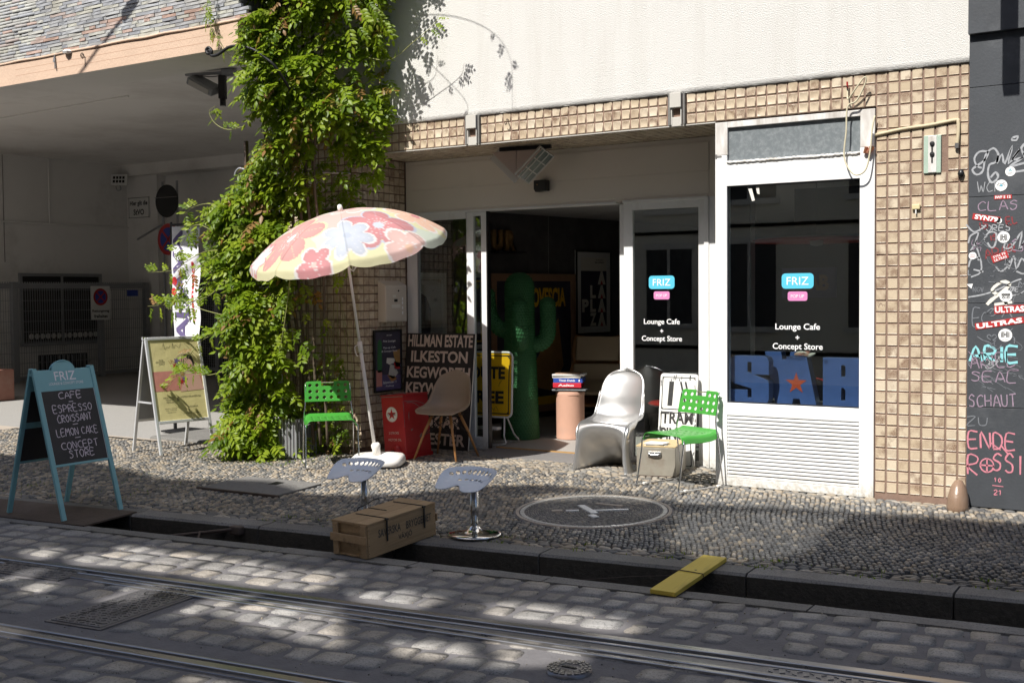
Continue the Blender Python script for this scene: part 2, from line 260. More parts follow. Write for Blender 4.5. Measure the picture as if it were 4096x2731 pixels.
class MB:
    def __init__(s): s.v = []; s.f = []
    def add(s, vs, fs):
        k = len(s.v); s.v += [tuple(v) for v in vs]; s.f += [tuple(i+k for i in f) for f in fs]; return s
    def box(s, x0, x1, y0, y1, z0, z1, mx=None):
        vs = [Vector(p) for p in ((x0, y0, z0), (x1, y0, z0), (x1, y1, z0), (x0, y1, z0), (x0, y0, z1), (x1, y0, z1), (x1, y1, z1), (x0, y1, z1))]
        if mx is not None: vs = [mx @ v for v in vs]
        return s.add(vs, [(0, 3, 2, 1), (4, 5, 6, 7), (0, 1, 5, 4), (1, 2, 6, 5), (2, 3, 7, 6), (3, 0, 4, 7)])
    def bar(s, a, b, w, t, up=(0, 0, 1)):
        a = Vector(a); b = Vector(b); d = (b-a); L = d.length; d.normalize(); u = Vector(up)
        if abs(d.dot(u)) > 0.98: u = Vector((0, 1, 0))
        sx = d.cross(u).normalized(); uz = sx.cross(d)
        vs = []
        for e in (a, b):
            for i, j in ((-1, -1), (1, -1), (1, 1), (-1, 1)): vs.append(e+sx*(i*w/2)+uz*(j*t/2))
        return s.add(vs, [(3, 2, 1, 0), (4, 5, 6, 7), (0, 1, 5, 4), (1, 2, 6, 5), (2, 3, 7, 6), (3, 0, 4, 7)])
    def tube(s, pts, r, n=8, r2=None, closed=False):
        pts = [Vector(p) for p in pts]; m = len(pts); rings = []; prev = None
        for i, p in enumerate(pts):
            if closed: d = pts[(i+1) % m]-pts[i-1]
            else: d = pts[min(i+1, m-1)]-pts[max(i-1, 0)]
            d.normalize()
            if prev is None:
                u = Vector((0, 0, 1)) if abs(d.z) < 0.9 else Vector((1, 0, 0)); a = d.cross(u).normalized()
            else:
                a = (prev-d*prev.dot(d)).normalized()
            prev = a; b = d.cross(a); rr = r if r2 is None else r+(r2-r)*i/(m-1)
            rings.append([p+a*math.cos(2*math.pi*k/n)*rr+b*math.sin(2*math.pi*k/n)*rr for k in range(n)])
        vs = [v for q in rings for v in q]; fs = []
        for i in range(m if closed else m-1):
            i2 = (i+1) % m
            for k in range(n): fs.append((i*n+k, i*n+(k+1) % n, i2*n+(k+1) % n, i2*n+k))
        if not closed: fs += [tuple(range(n-1, -1, -1)), tuple((m-1)*n+k for k in range(n))]
        return s.add(vs, fs)
    def lathe(s, prof, n=24, c=(0, 0, 0), mx=None):
        vs = []; fs = []; m = len(prof)
        for r, z in prof:
            for k in range(n):
                a = 2*math.pi*k/n; v = Vector((c[0]+r*math.cos(a), c[1]+r*math.sin(a), c[2]+z)); vs.append(mx @ v if mx is not None else v)
        for i in range(m-1):
            for k in range(n): fs.append((i*n+k, i*n+(k+1) % n, (i+1)*n+(k+1) % n, (i+1)*n+k))
        if prof[0][0] > 1e-4: fs.append(tuple(range(n-1, -1, -1)))
        if prof[-1][0] > 1e-4: fs.append(tuple((m-1)*n+k for k in range(n)))
        return s.add(vs, fs)
    def prism(s, poly, z0, z1, mx=None):
        n = len(poly); vs = [Vector((x, y, z0)) for x, y in poly]+[Vector((x, y, z1)) for x, y in poly]
        if mx is not None: vs = [mx @ v for v in vs]
        fs = [tuple(range(n-1, -1, -1)), tuple(range(n, 2*n))]+[(i, (i+1) % n, n+(i+1) % n, n+i) for i in range(n)]
        return s.add(vs, fs)
    def grid(s, fn, nu, nv, keep=None):
        vs = [fn(i/nu, j/nv) for j in range(nv+1) for i in range(nu+1)]
        fs = [(j*(nu+1)+i, j*(nu+1)+i+1, (j+1)*(nu+1)+i+1, (j+1)*(nu+1)+i) for j in range(nv) for i in range(nu) if keep is None or keep(i, j)]
        return s.add(vs, fs)
    def build(s, name, m, parent=None, smooth=False, bevel=0.0, mx=None, solid=0.0, sub=0, seg=2, clean=True):
        me = bpy.data.meshes.new(name); me.from_pydata([tuple(v) for v in s.v], [], s.f); me.validate(clean_customdata=False)
        if clean:
            bm = bmesh.new(); bm.from_mesh(me); bmesh.ops.recalc_face_normals(bm, faces=bm.faces); bm.to_mesh(me); bm.free()
        if m is not None: me.materials.append(M[m] if isinstance(m, str) else m)
        if smooth: me.polygons.foreach_set('use_smooth', [True]*len(me.polygons))
        o = link(name, me, parent, mx)
        if sub:
            k = o.modifiers.new('s', 'SUBSURF'); k.levels = sub; k.render_levels = sub
        if solid:
            k = o.modifiers.new('t', 'SOLIDIFY'); k.thickness = solid; k.offset = 0
        if bevel:
            k = o.modifiers.new('b', 'BEVEL'); k.width = bevel; k.segments = seg; k.limit_method = 'ANGLE'; k.angle_limit = R(40)
        return o
def box(name, m, x0, x1, y0, y1, z0, z1, parent=None, bevel=0.0, mx=None):
    return MB().box(x0, x1, y0, y1, z0, z1).build(name, m, parent, bevel=bevel, mx=mx)
def catmull(P, n=8):
    P = [Vector(p) for p in P]; P = [P[0]*2-P[1]]+P+[P[-1]*2-P[-2]]; out = []
    for i in range(1, len(P)-2):
        for k in range(n):
            t = k/n; a, b, c, d = P[i-1], P[i], P[i+1], P[i+2]
            out.append(0.5*((2*b)+(c-a)*t+(2*a-5*b+4*c-d)*t*t+(3*b-a-3*c+d)*t**3))
    out.append(P[-2]); return out
def bulk(name, m, T, TF, X, tint, parent=None, smooth=True, kind='stuff'):
    """T (k,3) template points, X (n,3,4) transforms, tint (n,): one joined mesh with a per piece tint"""
    T = np.asarray(T, float); X = np.asarray(X, float); n = len(X); k = len(T)
    V = np.einsum('nij,kj->nki', X[:, :, :3], T)+X[:, None, :, 3]
    return bulk_raw(name, m, V.reshape(-1, 3), TF, n, k, tint, parent, smooth, kind)
def bulk_raw(name, m, V, TF, n, k, tint, parent=None, smooth=True, kind='stuff'):
    lens = np.array([len(f) for f in TF]); idx = np.concatenate([np.array(f) for f in TF])
    loops = (idx[None, :]+np.arange(n)[:, None]*k).ravel().astype(np.int32)
    tot = np.tile(lens, n).astype(np.int32); start = np.concatenate([[0], np.cumsum(tot)[:-1]]).astype(np.int32)
    me = bpy.data.meshes.new(name); me.vertices.add(n*k); me.vertices.foreach_set('co', V.ravel().astype(np.float32))
    me.loops.add(len(loops)); me.loops.foreach_set('vertex_index', loops)
    me.polygons.add(len(tot)); me.polygons.foreach_set('loop_start', start); me.polygons.foreach_set('loop_total', tot)
    if smooth: me.polygons.foreach_set('use_smooth', np.ones(len(tot), bool))
    me.update(calc_edges=True)
    a = me.attributes.new('tint', 'FLOAT', 'POINT'); a.data.foreach_set('value', np.repeat(np.asarray(tint, float), k).astype(np.float32))
    me.materials.append(M[m]); o = link(name, me, parent)
    if kind: o['kind'] = kind
    return o
def pieces(name, m, temps, TF, X, parent, order, smooth=True, limit=300):
    """the first `limit` pieces in `order` are objects of their own sharing a few meshes, the rest one joined part"""
    X = np.asarray(X, float); meshes = []
    for T in temps:
        me = bpy.data.meshes.new(name); me.from_pydata([tuple(p) for p in T], [], TF); me.materials.append(M[m])
        if smooth: me.polygons.foreach_set('use_smooth', [True]*len(me.polygons))
        meshes.append(me)
    one = order[:limit]; rest = order[limit:]
    for q, i in enumerate(one):
        mx = Matrix([list(X[i][0]), list(X[i][1]), list(X[i][2]), [0, 0, 0, 1]]); link(name, meshes[q % len(meshes)], parent, mx)
    if len(rest):
        rest = np.asarray(rest); which = np.arange(len(rest)) % len(temps); V = []
        k = len(temps[0])
        for j, i in enumerate(rest): pass
        TT = np.asarray(temps, float)[which]; Xr = X[rest]
        V = np.einsum('nij,nkj->nki', Xr[:, :, :3], TT)+Xr[:, None, :, 3]
        bulk_raw(name, m, V.reshape(-1, 3), TF, len(rest), k, rng.random(len(rest)), parent, smooth)
def in_view(P, margin=0.06):
    """depth of points in front of the camera, and whether they are inside the photograph"""
    P = np.asarray(P, float)-np.array([0, 0, CAM_Z]); t = P @ _F
    u = (P @ _RT)/t*_f/4096; v = (P @ _DN)/t*_f/4096
    return t, (t > 0) & (abs(u) < 0.5+margin) & (abs(v) < 0.3334+margin)

# ------------------------------------------------------------------ lettering
_tc = {}
def text_mesh(s, w, h, bold=0.0, shear=0.0):
    key = (s, round(w, 4), round(h, 4), bold, shear)
    if key in _tc: return _tc[key]
    c = bpy.data.curves.new('lettering', 'FONT'); c.body = s; c.offset = bold; c.shear = shear; c.resolution_u = 3; c.align_x = 'LEFT'; c.space_line = 1.0
    o = bpy.data.objects.new('lettering_tmp', c); COL.objects.link(o)
    bpy.context.view_layer.update(); dg = bpy.context.evaluated_depsgraph_get()
    me = bpy.data.meshes.new_from_object(o.evaluated_get(dg)); bpy.data.objects.remove(o); bpy.data.curves.remove(c)
    n = len(me.vertices); a = np.empty(n*3, np.float32); me.vertices.foreach_get('co', a); a = a.reshape(-1, 3)
    lo = a.min(0); hi = a.max(0); a = (a-(lo+hi)/2)/np.maximum(hi-lo, 1e-6)*np.array([w, h, 0]); me.vertices.foreach_set('co', a.ravel().astype(np.float32))
    me.update(); _tc[key] = me; return me
def text(s, w, h, m, parent, mx, lift=0.002, bold=0.0, shear=0.0, name='lettering'):
    me = text_mesh(s, w, h, bold, shear).copy(); me.materials.clear(); me.materials.append(M[m])
    return link(name, me, parent, mx @ Matrix.Translation((0, 0, lift)))
SF = {'A': [[(0, 0), (.35, 1), (.7, 0)], [(.12, .35), (.58, .35)]], 'B': [[(0, 0), (0, 1), (.5, .9), (.5, .6), (0, .5), (.6, .35), (.5, .05), (0, 0)]],
 'C': [[(.65, .85), (.4, 1), (.1, .75), (0, .4), (.2, .05), (.65, .1)]], 'D': [[(0, 0), (0, 1), (.5, .8), (.6, .4), (.4, .05), (0, 0)]],
 'E': [[(.6, 1), (0, 1), (0, 0), (.6, 0)], [(0, .5), (.5, .52)]], 'F': [[(.6, 1), (0, 1), (0, 0)], [(0, .52), (.5, .55)]], 'G': [[(.6, .85), (.3, 1), (0, .5), (.3, 0), (.6, .2), (.6, .45), (.35, .45)]],
 'H': [[(0, 0), (0, 1)], [(.6, 0), (.6, 1)], [(0, .5), (.6, .5)]], 'I': [[(.1, 0), (.1, 1)]], 'K': [[(0, 0), (0, 1)], [(.6, 1), (0, .45), (.6, 0)]], 'L': [[(0, 1), (0, 0), (.6, 0)]],
 'M': [[(0, 0), (.1, 1), (.4, .4), (.7, 1), (.8, 0)]], 'N': [[(0, 0), (0, 1), (.6, 0), (.6, 1)]], 'O': [[(.35, 1), (.05, .75), (0, .35), (.3, 0), (.6, .3), (.6, .75), (.35, 1)]],
 'P': [[(0, 0), (0, 1), (.55, .85), (.5, .5), (0, .42)]], 'R': [[(0, 0), (0, 1), (.55, .85), (.5, .55), (0, .45), (.6, 0)]], 'S': [[(.6, .85), (.3, 1), (.05, .75), (.5, .45), (.5, .1), (.2, 0), (0, .12)]],
 'T': [[(.3, 0), (.3, 1)], [(0, 1), (.65, 1)]], 'U': [[(0, 1), (.05, .2), (.3, 0), (.55, .2), (.6, 1)]], 'V': [[(0, 1), (.3, 0), (.6, 1)]], 'W': [[(0, 1), (.2, 0), (.4, .7), (.6, 0), (.8, 1)]],
 'Y': [[(0, 1), (.3, .5), (.6, 1)], [(.3, .5), (.3, 0)]], 'Z': [[(0, 1), (.6, 1), (0, 0), (.6, 0)]], '-': [[(0, .5), (.5, .55)]], "'": [[(0, 1.25), (.18, 1.45)]], '1': [[(0, .7), (.25, 1), (.2, 0)]],
 '0': [[(.3, 1), (0, .5), (.3, 0), (.5, .5), (.3, 1)]], '2': [[(0, .8), (.3, 1), (.5, .7), (0, 0), (.6, 0)]], '7': [[(0, 1), (.6, 1), (.2, 0)]], '9': [[(.5, .6), (.1, .6), (.1, 1), (.5, 1), (.5, 0)]],
 '+': [[(.3, 0), (.3, 1)], [(0, .5), (.6, .5)]], ' ': [], 'h': [[(0, 0), (0, 1)], [(0, .5), (.4, .6), (.5, 0)]], 'c': [[(.5, .5), (.1, .5), (0, .1), (.5, 0)]], '!': [[(.1, 1), (.1, .3)]]}
def ribbons(mb, lines, w, z=0.0):
    """flat ribbons (width w) along 2D polylines"""
    for L in lines:
        P = [Vector((x, y, z)) for x, y in L]
        if len(P) > 2: P = catmull(P, 3)
        n = len(P); vs = []
        for i, p in enumerate(P):
            d = P[min(i+1, n-1)]-P[max(i-1, 0)]
            if d.length < 1e-6: d = Vector((1, 0, 0))
            d.normalize(); nn = Vector((-d.y, d.x, 0)); k = w/2*(0.8+0.4*random.random())
            vs += [p+nn*k, p-nn*k]
        mb.add(vs, [(2*i, 2*i+1, 2*i+3, 2*i+2) for i in range(n-1)])
def hand(s, w, h, m, parent, mx, lw=0.008, lift=0.002, jit=0.06, name='chalk_writing'):
    """hand drawn capitals filling w x h, centred"""
    x = 0; lines = []
    for ch in s:
        for L in SF.get(ch, []):
            lines.append([(x+px+random.uniform(-jit, jit)*.6, py+random.uniform(-jit, jit)) for px, py in L])
        x += {'I': .4, ' ': .45, "'": .1, 'M': 1.0, 'W': 1.0}.get(ch, .85)
    k = w/max(x-.2, .1); lines = [[((px-(x-.2)/2)*k, (py-.5)*h) for px, py in L] for L in lines]
    mb = MB(); ribbons(mb, lines, lw); return mb.build(name, m, parent, mx=mx @ Matrix.Translation((0, 0, lift)), clean=False)
def flat(name, m, poly, parent, mx, lift=0.002):
    return MB().add([(x, y, 0) for x, y in poly], [tuple(range(len(poly)))]).build(name, m, parent, mx=mx @ Matrix.Translation((0, 0, lift)), clean=False)
def rrect(w, h, r, n=5):
    out = []
    for cx, cy, a0 in ((w/2-r, h/2-r, 0), (-w/2+r, h/2-r, 90), (-w/2+r, -h/2+r, 180), (w/2-r, -h/2+r, 270)):
        for k in range(n+1): a = R(a0+90*k/n); out.append((cx+r*math.cos(a), cy+r*math.sin(a)))
    return out
def circ(r, n=28, sx=1.0): return [(r*sx*math.cos(2*math.pi*k/n), r*math.sin(2*math.pi*k/n)) for k in range(n)]
def star(r, r2=None):
    r2 = r2 or r*0.382; return [((r if k % 2 == 0 else r2)*math.sin(math.pi*k/5), (r if k % 2 == 0 else r2)*math.cos(math.pi*k/5)) for k in range(10)]
FAC = lambda x, y, z: frame((x, y, z), (1, 0, 0), (0, 0, 1))     # plane facing the street (-Y)
def FLAT(x, y, z, a=0.0): return frame((x, y, z), (math.cos(a), math.sin(a), 0), (-math.sin(a), math.cos(a), 0))

# ------------------------------------------------------------------ ground
FY = 8.63                 # plane of the cafe front
SL = 0.03                 # fall of the pavement towards the gutter
ZR = -0.11                # road level
def gz(y): return -SL*(FY-y)
KA = R(6.6)               # street direction against the cafe front
def kerb_front(x): return 6.05+(x+3.97)*math.tan(KA)
def kerb_back(x): return kerb_front(x)+0.165
def road_edge(x): return kerb_front(x)-0.36
def sheet(name, m, pts, zf, parent=None, kind='structure'):
    o = MB().add([(x, y, zf(x, y)) for x, y in pts], [tuple(range(len(pts)))]).build(name, m, parent, clean=False)
    if parent is None: o['kind'] = kind
    return o
pav = sheet('pavement', 'pebble_bed', [(-12.45, kerb_back(-12.45)-.05), (6, kerb_back(6)-.05), (6, 8.7), (-9.75, 8.7), (-9.85, 8.36), (-12.45, 8.36)], lambda x, y: gz(y)-0.015)
tag(pav, 'pebble pavement sloping from the cafe front down to the kerb', None)
sheet('pavement_beyond', 'sand_stone', [(-30, kerb_back(-30)-.05), (-12.4, kerb_back(-12.4)-.05), (-12.4, 8.36), (-9.75, 8.36), (-9.75, 8.42), (-30, 8.42)], lambda x, y: gz(y)-0.004)
asph = sheet('passage_road', 'asphalt', [(-30, 8.42), (-9.6, 8.42), (-8.3, 8.7), (-8.3, 17), (-30, 17)], lambda x, y: min(0, gz(y))-0.006)
sheet('ground', 'asphalt', [(-120, -80), (120, -80), (120, 120), (-120, 120)], lambda x, y: -0.9)
# road bed and gutter
def strip(name, m, x0, x1, fa, fb, z, parent=None):
    o = MB().add([(x0, fa(x0), z), (x1, fa(x1), z), (x1, fb(x1), z), (x0, fb(x0), z)], [(0, 1, 2, 3)]).build(name, m, parent, clean=False)
    if parent is None: o['kind'] = 'structure'
    return o
road = strip('road', 'joint', -30, 20, lambda x: kerb_front(x)-12.5, lambda x: road_edge(x)-.17, ZR-0.006)
tag(road, 'cobbled street with tram rails let into it')
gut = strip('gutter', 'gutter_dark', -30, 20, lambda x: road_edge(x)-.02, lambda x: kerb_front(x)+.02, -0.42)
# gutter sides
MB().add([(-30, road_edge(-30), -.42), (20, road_edge(20), -.42), (20, road_edge(20), ZR-.05), (-30, road_edge(-30), ZR-.05)], [(0, 1, 2, 3)]).build('gutter_side', 'gutter_dark', gut, clean=False)

# pebble templates
def dome(nseg, prof, jit, seedv):
    r = np.random.default_rng(seedv); a = np.linspace(0, 2*math.pi, nseg, endpoint=False); rad = 1+r.uniform(-jit, jit, nseg)
    T = []
    for rr, z in prof:
        for k in range(nseg):
            c, s = math.cos(a[k]), math.sin(a[k]); p = 2.6; q = (abs(c)**p+abs(s)**p)**(-1/p)
            T.append((c*q*rr*rad[k], s*q*rr*rad[k], z))
    T.append((0, 0, prof[-1][1]+0.0015)); F = []
    for i in range(len(prof)-1):
        for k in range(nseg): F.append((i*nseg+k, i*nseg+(k+1) % nseg, (i+1)*nseg+(k+1) % nseg, (i+1)*nseg+k))
    b = (len(prof)-1)*nseg
    for k in range(nseg): F.append((b+k, b+(k+1) % nseg, len(T)-1))
    return T, F
pt = [dome(9, [(1.0, -0.018), (0.95, -0.002), (0.74, 0.0035)], 0.08, s) for s in range(6)]
PF = pt[0][1]; pt = [t[0] for t in pt]
CIR = (-3.99, 7.33); CIRR = 0.585
def pebble_xf(x, y, lx, ly, a):
    tx, ty = rng.uniform(-.05, .05), rng.uniform(-.05, .05); c, s = math.cos(a), math.sin(a)
    sh = 0.25*rng.uniform(-1, 1); z = gz(y)-0.003+rng.uniform(-.0025, .0025)
    # columns: x axis scaled, y axis scaled with a little shear
    return [[c*lx, (-s+sh*c)*ly, 0, x], [s*lx, (c+sh*s)*ly, 0, y], [tx*lx, ty*ly+SL*ly, 1, z]]
PX = []
def ok_spot(x, y):
    if (x-CIR[0])**2+(y-CIR[1])**2 < CIRR**2: return False
    if -7.37 < x < -6.50 and 6.64 < y < 7.22: return False
    return True
dx_, dy_ = 0.060, 0.0335
for j in range(-150, 330):
    off = rng.uniform(0, dx_)
    for i in range(-60, 170):
        u = -3.5+i*dx_+off; w = j*dy_-2.0
        # courses run slantwise to the kerb
        ang = R(112); x = -5+u*math.cos(ang)-w*math.sin(ang); y = 7.3+u*math.sin(ang)+w*math.cos(ang)
        if x < -12.6 or x > 0.9 or y < 5.2 or y > 8.9: continue
        x += 0.05*math.sin(y*3.1); y += 0.035*math.sin(x*2.3)
        if x < -12.4 or x > 0.6: continue
        if y < kerb_back(x)+0.16 or y > (FY-0.10 if x > -9.8 else 8.30): continue
        if not ok_spot(x, y): continue
        PX.append((x+rng.uniform(-.006, .006), y+rng.uniform(-.004, .004), dx_*0.5*rng.uniform(.86, 1.08), dy_*0.5*rng.uniform(.90, 1.10), ang+rng.uniform(-.14, .14)))
for k in range(4):       # courses along the kerb, longer stones
    x = -12.4
    while x < 0.6:
        L = rng.uniform(.06, .11); y = kerb_back(x)+0.022+k*0.038
        PX.append((x+L/2, y+rng.uniform(-.004, .004), L*0.5*0.96, 0.0185*rng.uniform(.85, 1.05), KA+rng.uniform(-.08, .08))); x += L
for k in range(3):       # courses along the wall
    x = -7.2
    while x < 0.6:
        L = rng.uniform(.05, .10)
        if ok_spot(x, FY-.02-k*.036): PX.append((x+L/2, FY-.02-k*.036+rng.uniform(-.003, .003), L*.48, .0175*rng.uniform(.85, 1.05), rng.uniform(-.08, .08)))
        x += L
XF = np.array([pebble_xf(*p) for p in PX]); d_, vis = in_view(XF[:, :, 3])
order = np.argsort(np.where(vis, d_, d_+1000)); gx = XF[:, 0, 3]+rng.uniform(-.35, .35, len(XF)); gy = XF[:, 1, 3]+rng.uniform(-.12, .12, len(XF)); grey = (gx > -3.7) & (gy < FY-.42) & (gy > kerb_back(XF[:, 0, 3])+.14) & (rng.random(len(XF)) < .9)  # right-hand street side gets darker grey stones, imitating the shade there
grey |= (rng.random(len(XF)) < .30)
pieces('pebble', 'pebble', pt, PF, XF, pav, [i for i in order if not grey[i]], limit=120); pieces('pebble', 'pebble_grey', pt, PF, XF, pav, [i for i in order if grey[i]], limit=180)
# pebbles set in the doorway strip between wall line and sliding doors
DX = []
for j in range(20):
    x = -7.25
    while x < -3.6:
        L = rng.uniform(.05, .075); DX.append((x+L/2, FY+.02+j*.0365, L*.48, .0175, rng.uniform(-.15, .15))); x += L
dbed = sheet('doorway_pavement', 'pebble_bed', [(-7.3, 8.7), (-3.55, 8.7), (-3.55, 9.36), (-7.3, 9.36)], lambda x, y: 0.0)
XD = np.array([pebble_xf(*p) for p in DX]); XD[:, 2, 3] = 0.004
d2, v2 = in_view(XD[:, :, 3]); pieces('pebble', 'pebble', pt, PF, XD, dbed, list(np.argsort(np.where(v2, d2, d2+1000))), limit=120)

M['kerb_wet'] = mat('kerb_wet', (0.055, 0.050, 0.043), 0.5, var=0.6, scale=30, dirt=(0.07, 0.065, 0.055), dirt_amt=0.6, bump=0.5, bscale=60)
# kerb: granite stones
kerb = empty('kerb', (0, 0, 0)); kerb['kind'] = 'structure'; tag(kerb, 'granite kerb along the sunken gutter')
joints = [-14, -12.6, -11.2, -9.8, -8.5, -7.06, -5.87, -4.75, -3.70, -2.40, -1.29, -0.1, 1.2, 2.6]
for a, b in zip(joints[:-1], joints[1:]):
    g = 0.006; mb = MB(); n = 10; rings = []
    for i in range(n+1):
        x = a+g+(b-a-2*g)*i/n; zf = gz(kerb_front(x)); e = rng.uniform(-.003, .003, 4)
        rings.append([(x, kerb_front(x)+e[0], -.43), (x, kerb_front(x)+e[1], zf-.018), (x, kerb_front(x)+.016+e[2]*.5, zf-.001+e[3]*.4), (x, kerb_back(x), zf+SL*.14), (x, kerb_back(x), zf-.06)])
    vs = [v for r_ in rings for v in r_]; fs = []
    for i in range(n):
        for k in range(4): fs.append((i*5+k, i*5+k+1, (i+1)*5+k+1, (i+1)*5+k))
    fs += [(0, 1, 2, 3, 4), tuple(n*5+k for k in (4, 3, 2, 1, 0))]
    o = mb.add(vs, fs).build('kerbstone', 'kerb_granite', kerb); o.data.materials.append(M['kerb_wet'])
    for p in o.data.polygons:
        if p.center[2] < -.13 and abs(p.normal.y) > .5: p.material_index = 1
# road side edge stones
ei = [-14, -12.3, -10.4, -8.6, -6.9, -5.3, -4.3, -3.4, -1.9, -0.75, 0.5, 1.9]
edge = empty('gutter_edge', (0, 0, 0)); edge['kind'] = 'structure'; tag(edge, 'low granite edge of the road along the gutter')
for a, b in zip(ei[:-1], ei[1:]):
    mb = MB(); g = .005; n = 8; vs = []
    for i in range(n+1):
        x = a+g+(b-a-2*g)*i/n; e = rng.uniform(-.004, .004, 3)
        vs += [(x, road_edge(x)+e[0], -.43), (x, road_edge(x)+e[1], ZR-.012), (x, road_edge(x)-.014, ZR+e[2]*.5), (x, road_edge(x)-.14, ZR), (x, road_edge(x)-.14, ZR-.06)]
    fs = [(i*5+k, i*5+k+1, (i+1)*5+k+1, (i+1)*5+k) for i in range(n) for k in range(4)]+[(0, 1, 2, 3, 4), tuple(n*5+k for k in (4, 3, 2, 1, 0))]
    mb.add(vs, fs).build('edge_stone', 'kerb_granite', edge)

# setts of the road, in rows along the street
def sett_t(seedv):
    r = np.random.default_rng(seedv); n = 5; T = []; wob = r.uniform(-.14, .14, (4, 2)); G_ = (-1, -.90, -.45, .45, .90, 1)
    for j in range(n+1):
        for i in range(n+1):
            u, v = G_[i], G_[j]; p = 6.0; q = (abs(u)**p+abs(v)**p)**(1/p); k = 1.0 if q == 0 else max(abs(u), abs(v))/q
            x = u*k; y = v*k
            for (cx, cy), (wx, wy) in zip(((-1, -1), (1, -1), (1, 1), (-1, 1)), wob):
                g = max(0, 1-abs(u-cx)/2)*max(0, 1-abs(v-cy)/2); x += wx*g; y += wy*g
            e = max(abs(u), abs(v)); z = 0.0085+r.uniform(-.0022, .0022)
            if e > .99: z = -0.024
            else: z -= .0030*(e > .6); x += r.uniform(-.025, .025); y += r.uniform(-.03, .03)
            T.append((x, y, z))
    F = [(j*(n+1)+i, j*(n+1)+i+1, (j+1)*(n+1)+i+1, (j+1)*(n+1)+i) for j in range(n) for i in range(n)]
    return T, F
st = [sett_t(40+s) for s in range(8)]; STF = st[0][1]; st = [t[0] for t in st]
RA = R(6.6); rd = (math.cos(RA), math.sin(RA)); rn = (-math.sin(RA), math.cos(RA))
def road_pt(s, t): return (s*rd[0]+t*rn[0], s*rd[1]+t*rn[1])          # s along the street, t across
t_edge = (kerb_front(0)-.36)*math.cos(RA)-.14
t_rail = 4.575*math.cos(RA)-(-5)*math.sin(RA)+0.0                     # far edge of the far rail
T_FAR = t_rail; T_NEAR = T_FAR-1.06
SX = []
skip = [(-5.30, 3.62, -4.80, 4.58), (-6.55, 4.18, -5.80, 4.42), (-2.64, 4.22, -2.33, 4.48), (-1.9, 4.86, -0.6, 5.12)]
def rowsetts(t0, t1, n, smin, smax, lmin, lmax):
    h = (t1-t0)/n
    for r_ in range(n):
        s = smin+rng.uniform(0, .2)
        while s < smax:
            L = rng.uniform(lmin, lmax); tc = t0+h*(r_+.5)+rng.uniform(-.006, .006); x, y = road_pt(s+L/2, tc)
            if not any(a-.04 < x < c+.04 and b-.02 < y < d+.02 for a, b, c, d in skip):
                g = rng.uniform(.002, .009); a = RA+rng.uniform(-.08, .08); c, sn = math.cos(a), math.sin(a); lx, ly = L/2-g, h/2-rng.uniform(.002, .009)
                tx, ty = rng.uniform(-.035, .035), rng.uniform(-.035, .035)
                SX.append([[c*lx, -sn*ly, 0, x], [sn*lx, c*ly, 0, y], [tx*lx, ty*ly, 1, ZR-.008+rng.uniform(-.004, .003)]])
            s += L
rowsetts(T_FAR+.115, t_edge, 4, -9.5, 1.2, .15, .235)
rowsetts(T_NEAR+.15, T_FAR-.13, 4, -8.6, 0.6, .15, .22)
rowsetts(T_NEAR-1.25, T_NEAR-.16, 6, -8.0, -1.0, .15, .22)
SX = np.array(SX); d3, v3 = in_view(SX[:, :, 3]); pieces('sett', 'granite', st, STF, SX, road, list(np.argsort(np.where(v3, d3, d3+1000))))

# tram rails: grooved rail sections let into the road
def rail(name, t0, secs, s0, s1, label, zoff=0.0, taper=None):
    e = empty(name, (0, 0, 0), label=label, cat='tram rail')
    for nm, m, a, b, z0, z1 in secs:
        mb = MB(); n = 24; vs = []
        for i in range(n+1):
            s = s0+(s1-s0)*i/n; tt = t0+(taper(s) if taper else 0)
            for t, z in ((a, z0), (a, z1-.003), (a+.004, z1), (b-.004, z1), (b, z1-.003), (b, z0)):
                x, y = road_pt(s, tt+t); vs.append((x, y, ZR+z+zoff))
        fs = [(i*6+k, (i+1)*6+k, (i+1)*6+k+1, i*6+k+1) for i in range(n) for k in range(5)]
        mb.add(vs, fs).build(nm, m, e)
    return e
SEC = [('rail_head', 'rail_top', -.058, 0.0, -.08, .012), ('groove', 'rail_side', -.100, -.058, -.08, -.035), ('guard_lip', 'rail_top', -.120, -.100, -.08, .008), ('filler', 'cast_iron', -.20, -.120, -.08, .001)]
rail('tram_rail', T_FAR, SEC, -14, 4, 'grooved steel tram rail nearest the kerb, running the whole street')
SEC2 = [('rail_head', 'rail_top', -.120, -.062, -.08, .014), ('groove', 'rail_side', -.062, -.018, -.08, -.035), ('guard_lip', 'rail_top', -.018, 0.0, -.08, .008), ('filler', 'cast_iron', -.150, -.120, -.08, .001)]
rail('tram_rail', T_NEAR, SEC2, -14, 3, 'second steel tram rail, in the lower left corner of the photo')
bl = lambda s: -0.135-0.022*max(0, s+5.0)
rail('tram_rail', T_FAR, [('rail_head', 'rail_top', -.030, 0.0, -.08, .010), ('groove', 'rail_side', -.070, -.030, -.08, -.030), ('guard_lip', 'rail_top', -.100, -.070, -.08, .010)], -5.1, 4, 'branching tram rail that leaves the kerbside rail at the points', 0.0, bl)
# dark filler strips beside the rails
for a, b in ((T_FAR+.002, T_FAR+.105), (T_NEAR-.16, T_NEAR-.152), (T_NEAR+.002, T_NEAR+.13)):
    pts = [road_pt(-14, a), road_pt(4, a), road_pt(4, b), road_pt(-14, b)]
    MB().add([(x, y, ZR-.004) for x, y in pts], [(0, 1, 2, 3)]).build('rail_bedding', 'joint', road, clean=False)

